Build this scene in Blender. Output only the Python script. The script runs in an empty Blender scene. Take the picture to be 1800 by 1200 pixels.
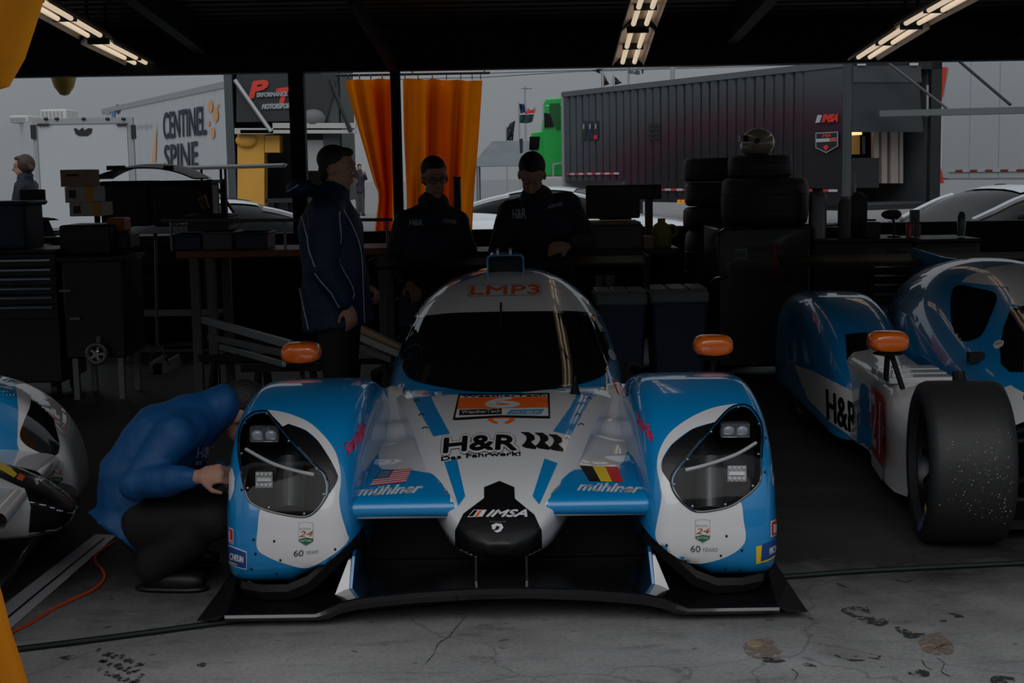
import bpy, bmesh, math, random
import numpy as np
from mathutils import Vector, Matrix, noise
from mathutils.bvhtree import BVHTree
from mathutils.geometry import delaunay_2d_cdt

random.seed(7)
SC = bpy.context.scene
COL = SC.collection
PI = math.pi

# ------------------------------------------------------------------ camera
FPX = 2500.0
CAMZ = 1.56
PITCH = math.radians(6.84)
ROLL = math.radians(1.0)
cam_d = bpy.data.cameras.new('camera'); cam_d.sensor_width = 36.0; cam_d.lens = FPX / 1800.0 * 36.0
cam_d.clip_start = 0.05; cam_d.clip_end = 2000
cam = bpy.data.objects.new('camera', cam_d); COL.objects.link(cam)
CR = Matrix.Rotation(PI / 2 - PITCH, 3, 'X') @ Matrix.Rotation(-ROLL, 3, 'Z')
cam.matrix_world = Matrix.Translation((0, 0, CAMZ)) @ CR.to_4x4()
SC.camera = cam
CAMO = Vector((0, 0, CAMZ))

# ------------------------------------------------------------------ sky, sun, exposure
world = bpy.data.worlds.new('overcast_sky'); SC.world = world; world.use_nodes = True
wn = world.node_tree.nodes; wl = world.node_tree.links; wn.clear()
w_out = wn.new('ShaderNodeOutputWorld'); w_bg = wn.new('ShaderNodeBackground')
w_tc = wn.new('ShaderNodeTexCoord'); w_sep = wn.new('ShaderNodeSeparateXYZ'); w_mr = wn.new('ShaderNodeMapRange')
w_mr.inputs['From Min'].default_value = 0.0; w_mr.inputs['From Max'].default_value = 1.0
w_mr.inputs['To Min'].default_value = 0.90; w_mr.inputs['To Max'].default_value = 2.7
w_ns = wn.new('ShaderNodeTexNoise'); w_ns.inputs['Scale'].default_value = 2.2; w_ns.inputs['Detail'].default_value = 5
w_cr = wn.new('ShaderNodeMapRange'); w_cr.inputs['To Min'].default_value = 0.9; w_cr.inputs['To Max'].default_value = 1.1
w_mul = wn.new('ShaderNodeMath'); w_mul.operation = 'MULTIPLY'
wl.new(w_tc.outputs['Generated'], w_sep.inputs[0]); wl.new(w_sep.outputs['Z'], w_mr.inputs['Value'])
wl.new(w_tc.outputs['Generated'], w_ns.inputs['Vector']); wl.new(w_ns.outputs['Fac'], w_cr.inputs['Value'])
wl.new(w_mr.outputs[0], w_mul.inputs[0]); wl.new(w_cr.outputs[0], w_mul.inputs[1])
w_bg.inputs['Color'].default_value = (0.93, 1.0, 1.06, 1)
wl.new(w_mul.outputs[0], w_bg.inputs['Strength']); wl.new(w_bg.outputs[0], w_out.inputs[0])

sun_d = bpy.data.lights.new('veiled_sun', 'SUN'); sun_d.energy = 3.2; sun_d.angle = math.radians(44); sun_d.color = (1.0, 0.98, 0.95)
sun = bpy.data.objects.new('veiled_sun', sun_d); COL.objects.link(sun)
sun.rotation_euler = (math.radians(52), 0, math.radians(-10))     # high, from behind the photographer

SC.view_settings.view_transform = 'Standard'; SC.view_settings.look = 'None'
SC.view_settings.gamma = 1.0; SC.view_settings.use_curve_mapping = False
SC.view_settings.exposure = -2.2

# ------------------------------------------------------------------ pixel helpers (1800 x 1200 frame) -> points at a real distance
def ray(px, py):
    return (CR @ Vector(((px - 900) / FPX, -(py - 600) / FPX, -1.0))).normalized()
def U(px, py, D):                      # point at distance D along +Y
    d = ray(px, py); return CAMO + d * (D / d.y)
def G(px, py, z=0.0):                  # point on a horizontal plane
    d = ray(px, py); return CAMO + d * ((z - CAMZ) / d.z)
def UX(px, py, X):                     # point on a plane x = X
    d = ray(px, py); return CAMO + d * (X / d.x)
def PPM(D): return FPX / (D * math.cos(PITCH) + 0.6 * math.sin(PITCH))

# ------------------------------------------------------------------ materials
MATS = {}
def mat(name, col, rough=0.5, metal=0.0, coat=0.0, spec=0.5, emit=None, estr=1.0, noise_amt=0.0, noise_scale=20.0, bump=0.0, alpha=1.0, trans=0.0, bscale=None):
    if name in MATS: return MATS[name]
    m = bpy.data.materials.new(name); m.use_nodes = True
    n = m.node_tree.nodes; l = m.node_tree.links; b = n['Principled BSDF']
    b.inputs['Base Color'].default_value = (*col, 1); b.inputs['Roughness'].default_value = rough
    b.inputs['Metallic'].default_value = metal; b.inputs['Coat Weight'].default_value = coat
    b.inputs['Coat Roughness'].default_value = 0.04
    b.inputs['Specular IOR Level'].default_value = spec
    b.inputs['Alpha'].default_value = alpha; b.inputs['Transmission Weight'].default_value = trans
    if emit: b.inputs['Emission Color'].default_value = (*emit, 1); b.inputs['Emission Strength'].default_value = estr
    if noise_amt or bump:
        tc = n.new('ShaderNodeTexCoord'); nz = n.new('ShaderNodeTexNoise')
        nz.inputs['Scale'].default_value = noise_scale; nz.inputs['Detail'].default_value = 6
        l.new(tc.outputs['Object'], nz.inputs['Vector'])
        if noise_amt:
            mx = n.new('ShaderNodeMix'); mx.data_type = 'RGBA'
            mx.inputs['A'].default_value = (*[c * (1 - noise_amt) for c in col], 1)
            mx.inputs['B'].default_value = (*[min(1, c * (1 + noise_amt)) for c in col], 1)
            l.new(nz.outputs['Fac'], mx.inputs['Factor']); l.new(mx.outputs['Result'], b.inputs['Base Color'])
        if bump:
            nb = nz
            if bscale:
                nb = n.new('ShaderNodeTexNoise'); nb.inputs['Scale'].default_value = bscale; nb.inputs['Detail'].default_value = 3
                l.new(tc.outputs['Object'], nb.inputs['Vector'])
            bp = n.new('ShaderNodeBump'); bp.inputs['Strength'].default_value = bump; bp.inputs['Distance'].default_value = 0.01
            l.new(nb.outputs['Fac'], bp.inputs['Height']); l.new(bp.outputs['Normal'], b.inputs['Normal'])
    MATS[name] = m; return m

M = {}
M['blue'] = mat('blue_paint', (0.0, 0.225, 0.55), 0.35, coat=1.0)
M['white'] = mat('white_paint', (0.70, 0.70, 0.72), 0.35, coat=1.0)
M['vwhite'] = mat('white_vinyl', (0.70, 0.70, 0.72), 0.35, coat=0.8)
M['vblue'] = mat('blue_vinyl', (0.0, 0.235, 0.57), 0.35, coat=0.8)
M['vblack'] = mat('black_vinyl', (0.004, 0.004, 0.005), 0.4, coat=0.12, spec=0.3)
M['orange'] = mat('orange_vinyl', (0.85, 0.13, 0.008), 0.4, coat=0.4)
M['orangegloss'] = mat('orange_paint', (0.80, 0.14, 0.006), 0.25, coat=1.0)
M['red'] = mat('red_vinyl', (0.62, 0.02, 0.03), 0.4, coat=0.3)
M['pink'] = mat('pink_red_vinyl', (0.75, 0.03, 0.10), 0.4)
M['navy'] = mat('navy_vinyl', (0.01, 0.02, 0.10), 0.4)
M['yellow'] = mat('yellow_vinyl', (0.80, 0.55, 0.02), 0.45)
M['green'] = mat('green_vinyl', (0.01, 0.13, 0.05), 0.45)
M['teal'] = mat('teal_vinyl', (0.02, 0.22, 0.40), 0.4)
M['michblue'] = mat('deep_blue_vinyl', (0.01, 0.06, 0.28), 0.4, coat=0.3)
M['salmon'] = mat('salmon_vinyl', (0.75, 0.25, 0.12), 0.5)
M['greyvinyl'] = mat('grey_vinyl', (0.20, 0.20, 0.21), 0.5)
M['carbon'] = mat('carbon_fibre', (0.006, 0.006, 0.0065), 0.4, coat=0.25, noise_amt=0.5, noise_scale=180)
M['carbongloss'] = mat('polished_carbon', (0.006, 0.006, 0.007), 0.18, coat=0.7)
M['black'] = mat('matt_black', (0.006, 0.006, 0.007), 0.6, spec=.3)
M['blackgloss'] = mat('gloss_black', (0.006, 0.006, 0.007), 0.12, coat=0.8)
M['glass'] = mat('tinted_glass', (0.006, 0.0065, 0.007), 0.03, spec=0.35)
def clear_mat():
    m = bpy.data.materials.new('clear_lens'); m.use_nodes = True; n = m.node_tree.nodes; l = m.node_tree.links; n.clear()
    o = n.new('ShaderNodeOutputMaterial'); mx = n.new('ShaderNodeMixShader'); t = n.new('ShaderNodeBsdfTransparent'); g = n.new('ShaderNodeBsdfGlossy'); f = n.new('ShaderNodeFresnel')
    t.inputs['Color'].default_value = (0.86, 0.88, 0.89, 1); g.inputs['Roughness'].default_value = 0.05; f.inputs['IOR'].default_value = 1.28
    l.new(f.outputs[0], mx.inputs[0]); l.new(t.outputs[0], mx.inputs[1]); l.new(g.outputs[0], mx.inputs[2]); l.new(mx.outputs[0], o.inputs[0]); return m
M['clear'] = clear_mat()
M['lamp'] = mat('lamp_reflector', (0.55, 0.57, 0.62), 0.15, metal=0.8)
M['led'] = mat('led_strip_diffuser', (0.62, 0.63, 0.64), 0.35)
M['rubber'] = mat('tyre_rubber', (0.018, 0.0185, 0.020), 0.55, noise_amt=0.35, noise_scale=60, bump=0.12)
M['rim'] = mat('dark_wheel_metal', (0.02, 0.02, 0.022), 0.3, metal=0.7)
M['chrome'] = mat('polished_metal', (0.62, 0.63, 0.65), 0.2, metal=1.0)
M['alu'] = mat('brushed_aluminium', (0.48, 0.49, 0.50), 0.4, metal=0.9)
M['steel'] = mat('dull_steel', (0.22, 0.22, 0.23), 0.45, metal=0.8)
M['screw'] = mat('screw_metal', (0.5, 0.5, 0.5), 0.35, metal=1.0)

# ------------------------------------------------------------------ mesh builder
class MB:
    def __init__(s): s.v = []; s.f = []; s.mi = []
    def add(s, vs, fs, mi=0):
        o = len(s.v); s.v.extend([tuple(p) for p in vs]); s.f.extend([tuple(i + o for i in f) for f in fs]); s.mi.extend([mi] * len(fs)); return s
    def boxb(s, x0, x1, y0, y1, z0, z1, mi=0):
        return s.add([(x0,y0,z0),(x1,y0,z0),(x1,y1,z0),(x0,y1,z0),(x0,y0,z1),(x1,y0,z1),(x1,y1,z1),(x0,y1,z1)],
                     [(0,3,2,1),(4,5,6,7),(0,1,5,4),(1,2,6,5),(2,3,7,6),(3,0,4,7)], mi)
    def box(s, c, d, rot=None, mi=0):
        x, y, z = d[0] / 2, d[1] / 2, d[2] / 2
        vs = [Vector(p) for p in [(-x,-y,-z),(x,-y,-z),(x,y,-z),(-x,y,-z),(-x,-y,z),(x,-y,z),(x,y,z),(-x,y,z)]]
        if rot is not None: vs = [rot @ p for p in vs]
        c = Vector(c)
        return s.add([p + c for p in vs], [(0,3,2,1),(4,5,6,7),(0,1,5,4),(1,2,6,5),(2,3,7,6),(3,0,4,7)], mi)
    def hexa(s, p, mi=0):               # 8 points: bottom loop 4, top loop 4
        return s.add(p, [(0,3,2,1),(4,5,6,7),(0,1,5,4),(1,2,6,5),(2,3,7,6),(3,0,4,7)], mi)
    def bar(s, a, b, w, h=None, mi=0, up=(0,0,1)):   # rectangular bar from a to b
        a, b = Vector(a), Vector(b); h = h or w; d = b - a; L = d.length; d.normalize()
        u = Vector(up)
        if abs(d.dot(u)) > 0.98: u = Vector((0, 1, 0))
        x = d.cross(u).normalized(); z = x.cross(d).normalized()
        r = Matrix((x, d, z)).transposed()
        return s.box((a + b) / 2, (w, L, h), r, mi)
    def tube(s, pts, rad, seg=10, cap=True, mi=0, closed=False, up=None):
        pts = [Vector(p) for p in pts]; n = len(pts)
        if not isinstance(rad, (list, tuple)): rad = [rad] * n
        rings = []; t0 = None; u = None
        for i, p in enumerate(pts):
            t = (pts[(i + 1) % n] - pts[i - 1]) if (closed or 0 < i < n - 1) else (pts[1] - pts[0] if i == 0 else pts[-1] - pts[-2])
            t.normalize()
            if u is None:
                ref = Vector(up) if up else (Vector((0, 0, 1)) if abs(t.z) < 0.9 else Vector((1, 0, 0)))
                u = (ref - t * ref.dot(t)).normalized()
            else:
                q = t0.rotation_difference(t); u = q @ u; u = (u - t * u.dot(t)).normalized()
            t0 = t; w = t.cross(u)
            r = rad[i]; ra, rb = (r if isinstance(r, (list, tuple)) else (r, r))
            rings.append([p + u * (math.cos(2 * PI * k / seg) * ra) + w * (math.sin(2 * PI * k / seg) * rb) for k in range(seg)])
        vs = [q for r in rings for q in r]; fs = []
        m = n if closed else n - 1
        for i in range(m):
            j = (i + 1) % n
            for k in range(seg): fs.append((i*seg+k, i*seg+(k+1)%seg, j*seg+(k+1)%seg, j*seg+k))
        if cap and not closed:
            fs.append(tuple(range(seg))[::-1]); fs.append(tuple((n-1)*seg + k for k in range(seg)))
        return s.add(vs, fs, mi)
    def cyl(s, a, b, r0, r1=None, seg=14, mi=0): return s.tube([a, b], [r0, r0 if r1 is None else r1], seg, True, mi)
    def lathe(s, prof, c, ax=(0, 0, 1), seg=24, mi=0, caps=True):
        a = Vector(ax).normalized(); ref = Vector((0, 0, 1)) if abs(a.z) < 0.9 else Vector((1, 0, 0))
        u = (ref - a * ref.dot(a)).normalized(); w = a.cross(u); c = Vector(c)
        vs = []; fs = []; n = len(prof)
        for (r, h) in prof:
            for k in range(seg):
                t = 2 * PI * k / seg; vs.append(c + a * h + (u * math.cos(t) + w * math.sin(t)) * r)
        for i in range(n - 1):
            for k in range(seg): fs.append((i*seg+k, i*seg+(k+1)%seg, (i+1)*seg+(k+1)%seg, (i+1)*seg+k))
        if caps: fs.append(tuple(range(seg))[::-1]); fs.append(tuple((n-1)*seg+k for k in range(seg)))
        return s.add(vs, fs, mi)
    def ell(s, c, r, seg=16, rings=10, rot=None, mi=0, p=1.0):      # (super)ellipsoid
        c = Vector(c); vs = []; fs = []
        sg = lambda v: math.copysign(abs(v) ** p, v)
        for i in range(1, rings):
            th = PI * i / rings
            for k in range(seg):
                ph = 2 * PI * k / seg
                q = Vector((r[0] * sg(math.sin(th)) * sg(math.cos(ph)), r[1] * sg(math.sin(th)) * sg(math.sin(ph)), r[2] * sg(math.cos(th))))
                vs.append(c + (rot @ q if rot is not None else q))
        top = Vector((0, 0, r[2])); bot = -top
        if rot is not None: top = rot @ top; bot = rot @ bot
        vs += [c + top, c + bot]; T = len(vs) - 2; B = T + 1
        for k in range(seg):
            fs.append((T, k, (k+1)%seg)); fs.append((B, (rings-2)*seg+(k+1)%seg, (rings-2)*seg+k))
            for i in range(rings - 2): fs.append((i*seg+k, (i+1)*seg+k, (i+1)*seg+(k+1)%seg, i*seg+(k+1)%seg))
        return s.add(vs, fs, mi)
    def grid(s, P, mi=0, cu=False, cv=False):
        n = len(P); m = len(P[0]); fs = []
        for i in range(n if cu else n - 1):
            for j in range(m if cv else m - 1): fs.append((i*m+j, ((i+1)%n)*m+j, ((i+1)%n)*m+(j+1)%m, i*m+(j+1)%m))
        return s.add([p for r in P for p in r], fs, mi)
    def slab(s, poly, vec, mi=0):       # 3D polygon extruded by vec
        n = len(poly); v = Vector(vec); a = [Vector(p) for p in poly]
        fs = [tuple(range(n))[::-1], tuple(range(n, 2*n))] + [(i, (i+1)%n, n+(i+1)%n, n+i) for i in range(n)]
        return s.add(a + [p + v for p in a], fs, mi)
    def torus(s, c, R, r, ax=(0,0,1), seg=20, sec=8, mi=0):
        a = Vector(ax).normalized(); ref = Vector((0, 0, 1)) if abs(a.z) < 0.9 else Vector((1, 0, 0))
        u = (ref - a * ref.dot(a)).normalized(); w = a.cross(u); c = Vector(c)
        return s.tube([c + (u * math.cos(2*PI*k/seg) + w * math.sin(2*PI*k/seg)) * R for k in range(seg)], r, sec, False, mi, True)

ROOTM = {}
def to_mesh(name, mb, mats, smooth=True, ang=35, inv=None, fixn=True):
    me = bpy.data.meshes.new(name)
    vs = mb.v if inv is None else [inv @ Vector(p) for p in mb.v]
    me.from_pydata([tuple(p) for p in vs], [], mb.f)
    for m in (mats if isinstance(mats, (list, tuple)) else [mats]): me.materials.append(m)
    me.polygons.foreach_set('material_index', mb.mi)
    if fixn:
        bm = bmesh.new(); bm.from_mesh(me); bmesh.ops.recalc_face_normals(bm, faces=bm.faces); bm.to_mesh(me); bm.free()
    if smooth:
        me.polygons.foreach_set('use_smooth', [True] * len(me.polygons))
        try: me.set_sharp_from_angle(angle=math.radians(ang))
        except Exception: pass
    me.update(); return me

def link(name, data): o = bpy.data.objects.new(name, data); COL.objects.link(o); return o
def tag(o, label=None, cat=None, group=None, kind=None):
    if label: o['label'] = label
    if cat: o['category'] = cat
    if group: o['group'] = group
    if kind: o['kind'] = kind
    return o
def obj(name, mb, m, parent=None, bevel=0.0, smooth=True, ang=35, local=False, label=None, fixn=True):
    """one mesh object; vertices are in world space unless local (then in the space of the thing's root)"""
    if parent is not None:
        R = ROOTM[parent.name]; inv = None if local else R.inverted()
        o = link(name, to_mesh(name, mb, m, smooth, ang, inv, fixn)); o.parent = parent; ROOTM[o.name] = R
    else:
        a = np.array([tuple(p) for p in mb.v]); lo = a.min(0); hi = a.max(0)
        loc = Vector(((lo[0]+hi[0])/2, (lo[1]+hi[1])/2, lo[2])); R = Matrix.Translation(loc)
        o = link(name, to_mesh(name, mb, m, smooth, ang, R.inverted(), fixn)); o.location = loc; ROOTM[o.name] = R
    if bevel:
        b = o.modifiers.new('bevel', 'BEVEL'); b.width = bevel; b.segments = 2; b.limit_method = 'ANGLE'; b.angle_limit = math.radians(40)
    if label: o['label'] = label
    return o
def thing(name, label, cat, loc=(0,0,0), rz=0.0, group=None):
    o = link(name, None); o.empty_display_size = 0.1; o.location = loc; o.rotation_euler = (0, 0, rz)
    ROOTM[o.name] = Matrix.Translation(loc) @ Matrix.Rotation(rz, 4, 'Z')
    return tag(o, label, cat, group)
def struct(name, mb, m, parent=None, **k):
    o = obj(name, mb, m, parent, **k)
    if parent is None: o['kind'] = 'structure'
    return o
def kids(o): return [c for c in bpy.data.objects if c.parent == o]
CH = {}
def dup(root, loc, rz=0.0, label=None, group=None, rot=None):
    def cp(o, par):
        c = o.copy(); COL.objects.link(c)
        if par is not None: c.parent = par
        for ch in kids_of[o.name]: cp(ch, c)
        return c
    kids_of = {o.name: [] for o in bpy.data.objects}
    for o in list(bpy.data.objects):
        if o.parent: kids_of[o.parent.name].append(o)
    r = cp(root, None); r.location = loc; r.rotation_euler = rot if rot else (0, 0, rz)
    if label: r['label'] = label
    if group: r['group'] = group
    return r

# ------------------------------------------------------------------ decals: flat print laid on the surface it belongs to
def cspline(P, n=6, closed=True):
    P = [Vector((p[0], p[1])) for p in P]; out = []; N = len(P)
    for i in range(N if closed else N - 1):
        a = P[(i-1) % N] if (closed or i > 0) else P[0]; b = P[i]; c = P[(i+1) % N]; d = P[(i+2) % N] if (closed or i < N-2) else P[-1]
        for k in range(n):
            t = k / n
            q = 0.5 * ((2*b) + (c-a)*t + (2*a-5*b+4*c-d)*t*t + (3*b-a-3*c+d)*t**3); out.append((q.x, q.y))
    if not closed: out.append((P[-1].x, P[-1].y))
    return out
def resample(P, step, closed=True):
    out = []; N = len(P)
    for i in range(N if closed else N - 1):
        a = P[i]; b = P[(i+1) % N]; L = math.hypot(b[0]-a[0], b[1]-a[1]); k = max(1, int(math.ceil(L / step)))
        for j in range(k): out.append((a[0] + (b[0]-a[0]) * j / k, a[1] + (b[1]-a[1]) * j / k))
    return out
def inside(P, x, y):
    c = False; N = len(P); j = N - 1
    for i in range(N):
        if (P[i][1] > y) != (P[j][1] > y) and x < (P[j][0]-P[i][0]) * (y-P[i][1]) / (P[j][1]-P[i][1]) + P[i][0]: c = not c
        j = i
    return c
def tri_poly(P, step=6.0, smooth=False, ns=5):
    if smooth: P = cspline(P, ns)
    B = resample(P, step)
    n = len(B); pts = [Vector(p) for p in B]; ed = [(i, (i+1) % n) for i in range(n)]
    xs = [p[0] for p in B]; ys = [p[1] for p in B]
    x = min(xs) + step * 0.5
    while x < max(xs):
        y = min(ys) + step * 0.5
        while y < max(ys):
            if inside(B, x, y): pts.append(Vector((x, y)))
            y += step
        x += step
    r = delaunay_2d_cdt(pts, ed, [], 1, 1e-4)
    return [tuple(v) for v in r[0]], [tuple(f) for f in r[2]]
class Surf:
    """the painted surfaces that a decal can lie on (world space)"""
    def __init__(s, objs):
        vs = []; fs = []
        for o in objs:
            R = ROOTM[o.name]; k = len(vs)
            vs += [R @ v.co for v in o.data.vertices]; fs += [tuple(i + k for i in p.vertices) for p in o.data.polygons]
        s.b = BVHTree.FromPolygons(vs, fs)
    def hit(s, px, py, off, near=False):
        d = ray(px, py); h = s.b.ray_cast(CAMO, d)
        if h[0] is None:
            if not near: return None
            best = None                       # the ray just misses the edge: use the nearest point of the surface
            for k in range(40):
                p = CAMO + d * (3.5 + 0.15 * k); q = s.b.find_nearest(p)
                if best is None or q[3] < best[3]: best = q
            return best[0].copy()
        n = h[1]
        if n.dot(d) > 0: n = -n
        return h[0] + n * off
def lay(name, V, F, m, parent, surf, off=0.0015, maxlen=0.09, smooth=True, near=False):
    P = [surf.hit(x, y, off, near) for x, y in V]; fs = []
    for f in F:
        if any(P[i] is None for i in f): continue
        if max((P[f[i]] - P[f[i-1]]).length for i in range(len(f))) > maxlen: continue
        fs.append(f)
    if not fs: print('EMPTY DECAL', name); return None
    used = sorted({i for f in fs for i in f}); ix = {u: k for k, u in enumerate(used)}
    mb = MB(); mb.add([P[i] for i in used], [tuple(ix[i] for i in f) for f in fs])
    return obj(name, mb, m, parent, smooth=smooth, ang=180, fixn=True)
def decal(name, P, m, parent, surf, off=0.0015, step=6.0, smooth=False, maxlen=0.09, near=False):
    V, F = tri_poly(P, step, smooth); return lay(name, V, F, m, parent, surf, off, maxlen, near=near)
def stroke(P, w, closed=False):      # polyline -> ribbon polygon
    P = [Vector((p[0], p[1])) for p in P]; L = []; R_ = []; n = len(P)
    for i, p in enumerate(P):
        a = P[i-1] if (closed or i > 0) else p; b = P[(i+1) % n] if (closed or i < n-1) else p
        t = (b - a).normalized(); q = Vector((-t.y, t.x)) * (w / 2); L.append(p + q); R_.append(p - q)
    V = [tuple(x) for x in L + R_]; F = [(i, (i+1) % n, n + (i+1) % n, n + i) for i in range(n if closed else n - 1)]
    return V, F
TXT = {}
def text_geom(s, shear=0.0, res=3):
    k = (s, shear)
    if k in TXT: return TXT[k]
    c = bpy.data.curves.new('txt', 'FONT'); c.body = s; c.size = 1; c.shear = shear; c.resolution_u = res; c.fill_mode = 'FRONT'
    o = bpy.data.objects.new('txt', c); COL.objects.link(o)
    dg = bpy.context.evaluated_depsgraph_get(); me = o.evaluated_get(dg).to_mesh()
    V = [(v.co.x, v.co.y) for v in me.vertices]; F = [tuple(p.vertices) for p in me.polygons]
    bpy.data.objects.remove(o); bpy.data.curves.remove(c)
    x0 = min(v[0] for v in V); x1 = max(v[0] for v in V); y0 = min(v[1] for v in V); y1 = max(v[1] for v in V)
    V = [((x-x0)/(x1-x0), (y-y0)/(y1-y0)) for x, y in V]
    TXT[k] = (V, F); return TXT[k]
def embolden(V, F, r, n=8):
    """thicker strokes: the same outline repeated on a small circle"""
    if not r: return V, F
    VV = []; FF = []
    for k in range(n):
        dx, dy = r * math.cos(2*PI*k/n), r * math.sin(2*PI*k/n); o = len(VV)
        VV += [(x + dx, y + dy) for x, y in V]; FF += [tuple(i + o for i in f) for f in F]
    return VV, FF
def quad_map(bl, br, tr, tl):
    def f(u, v):
        return (bl[0]*(1-u)*(1-v) + br[0]*u*(1-v) + tr[0]*u*v + tl[0]*(1-u)*v, bl[1]*(1-u)*(1-v) + br[1]*u*(1-v) + tr[1]*u*v + tl[1]*(1-u)*v)
    return f
def decal_text(name, s, q, m, parent, surf, off=0.0022, bold=0.0, shear=0.0):
    V, F = text_geom(s, shear); f = q if callable(q) else quad_map(*q)
    V, F = embolden([f(u, v) for u, v in V], F, bold)
    return lay(name, V, F, m, parent, surf, off, 0.2)
def plane_text(name, s, o, ux, uy, m, parent, bold=0.0, shear=0.0, label=None):
    """flat lettering on a plane: o = lower-left corner, ux / uy = width and height vectors; bold in metres"""
    V, F = text_geom(s, shear); o = Vector(o); ux = Vector(ux); uy = Vector(uy); lx, ly = ux.length, uy.length; ux.normalize(); uy.normalize()
    V, F = embolden([(u * lx, v * ly) for u, v in V], F, bold)
    nv = len(TXT[(s, shear)][0]); nn = ux.cross(uy); st = 0.0015 if lx > 0.5 else 0.0001
    mb = MB(); mb.add([o + ux*u + uy*v + nn * (st * (i // nv)) for i, (u, v) in enumerate(V)], F)
    return obj(name, mb, m, parent, smooth=False, label=label, fixn=False)
def plane_poly(name, P, o, ux, uy, m, parent, smooth=False):
    if smooth: P = cspline(P, 5)
    o = Vector(o); ux = Vector(ux); uy = Vector(uy)
    V, F = tri_poly(P, 1e9); mb = MB(); mb.add([o + ux*u + uy*v for u, v in V], F)
    return obj(name, mb, m, parent, smooth=False)
# ------------------------------------------------------------------ structure
def floor_material():
    m = bpy.data.materials.new('worn_concrete'); m.use_nodes = True; n = m.node_tree.nodes; l = m.node_tree.links; b = n['Principled BSDF']
    tc = n.new('ShaderNodeTexCoord')
    def nz(scale, det, rough=0.6, sx=1.0):
        mp = n.new('ShaderNodeMapping'); mp.inputs['Scale'].default_value = (sx, 1, 1); l.new(tc.outputs['Object'], mp.inputs['Vector'])
        t = n.new('ShaderNodeTexNoise'); t.inputs['Scale'].default_value = scale; t.inputs['Detail'].default_value = det; t.inputs['Roughness'].default_value = rough
        l.new(mp.outputs[0], t.inputs['Vector']); return t.outputs['Fac']
    def ramp(src, stops):
        r = n.new('ShaderNodeValToRGB'); e = r.color_ramp.elements
        e[0].position, e[0].color = stops[0][0], (*stops[0][1], 1); e[1].position, e[1].color = stops[-1][0], (*stops[-1][1], 1)
        for p, c in stops[1:-1]: q = e.new(p); q.color = (*c, 1)
        l.new(src, r.inputs[0]); return r.outputs[0]
    def mixn(a, bb, mode, fac=1.0):
        x = n.new('ShaderNodeMix'); x.data_type = 'RGBA'; x.blend_type = mode; x.inputs['Factor'].default_value = fac
        l.new(a, x.inputs['A']); l.new(bb, x.inputs['B']); return x.outputs['Result']
    base = ramp(nz(1.3, 8), [(0.3, (0.25, 0.246, 0.246)), (0.5, (0.345, 0.34, 0.338)), (0.72, (0.43, 0.424, 0.42))])
    grain = ramp(nz(60, 6, 0.7), [(0.3, (0.72, 0.72, 0.72)), (0.7, (1.1, 1.1, 1.1))])
    streak = ramp(nz(9, 6, 0.65, 0.35), [(0.30, (0.55, 0.55, 0.55)), (0.45, (1, 1, 1)), (0.7, (1.05, 1.04, 1.03))])
    spots = ramp(nz(24, 3, 0.5, 0.6), [(0.27, (0.25, 0.25, 0.26)), (0.33, (1, 1, 1)), (1.0, (1, 1, 1))])
    vo = n.new('ShaderNodeTexVoronoi'); vo.feature = 'DISTANCE_TO_EDGE'; vo.inputs['Scale'].default_value = 0.9
    w = n.new('ShaderNodeTexNoise'); w.inputs['Scale'].default_value = 3.0; w.inputs['Detail'].default_value = 5
    mx = n.new('ShaderNodeMix'); mx.data_type = 'RGBA'; mx.blend_type = 'ADD'; mx.inputs['Factor'].default_value = 0.35
    l.new(tc.outputs['Object'], w.inputs['Vector']); l.new(tc.outputs['Object'], mx.inputs['A']); l.new(w.outputs['Color'], mx.inputs['B']); l.new(mx.outputs['Result'], vo.inputs['Vector'])
    crack = ramp(vo.outputs['Distance'], [(0.0, (0.35, 0.35, 0.35)), (0.006, (1, 1, 1)), (1.0, (1, 1, 1))])
    # floor colour: pale before the garage mouth, much darker inside, noise-edged blend between
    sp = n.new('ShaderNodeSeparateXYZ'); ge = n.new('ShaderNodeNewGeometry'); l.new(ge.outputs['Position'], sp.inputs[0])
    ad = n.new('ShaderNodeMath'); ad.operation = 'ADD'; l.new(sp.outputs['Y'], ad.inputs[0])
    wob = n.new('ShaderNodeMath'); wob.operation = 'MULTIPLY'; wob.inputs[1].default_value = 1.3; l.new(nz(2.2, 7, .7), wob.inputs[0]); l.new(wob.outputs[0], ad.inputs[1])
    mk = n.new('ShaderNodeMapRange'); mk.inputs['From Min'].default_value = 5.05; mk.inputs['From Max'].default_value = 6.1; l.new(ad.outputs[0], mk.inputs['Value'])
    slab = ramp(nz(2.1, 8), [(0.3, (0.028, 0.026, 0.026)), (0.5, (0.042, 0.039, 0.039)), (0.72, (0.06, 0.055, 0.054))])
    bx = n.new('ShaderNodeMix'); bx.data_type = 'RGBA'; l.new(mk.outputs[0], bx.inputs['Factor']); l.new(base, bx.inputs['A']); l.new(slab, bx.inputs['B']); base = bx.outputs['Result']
    c = mixn(base, grain, 'MULTIPLY'); c = mixn(c, streak, 'MULTIPLY', 0.8); c = mixn(c, spots, 'MULTIPLY', 0.8); c = mixn(c, crack, 'MULTIPLY', 0.6)
    l.new(c, b.inputs['Base Color']); b.inputs['Roughness'].default_value = 0.62; b.inputs['Specular IOR Level'].default_value = 0.35
    bp = n.new('ShaderNodeBump'); bp.inputs['Strength'].default_value = 0.25; bp.inputs['Distance'].default_value = 0.01
    l.new(nz(90, 5, 0.7), bp.inputs['Height']); l.new(bp.outputs['Normal'], b.inputs['Normal'])
    return m
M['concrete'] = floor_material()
M['asphalt'] = mat('pale_asphalt', (0.22, 0.22, 0.225), 0.85, noise_amt=0.25, noise_scale=3)
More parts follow.
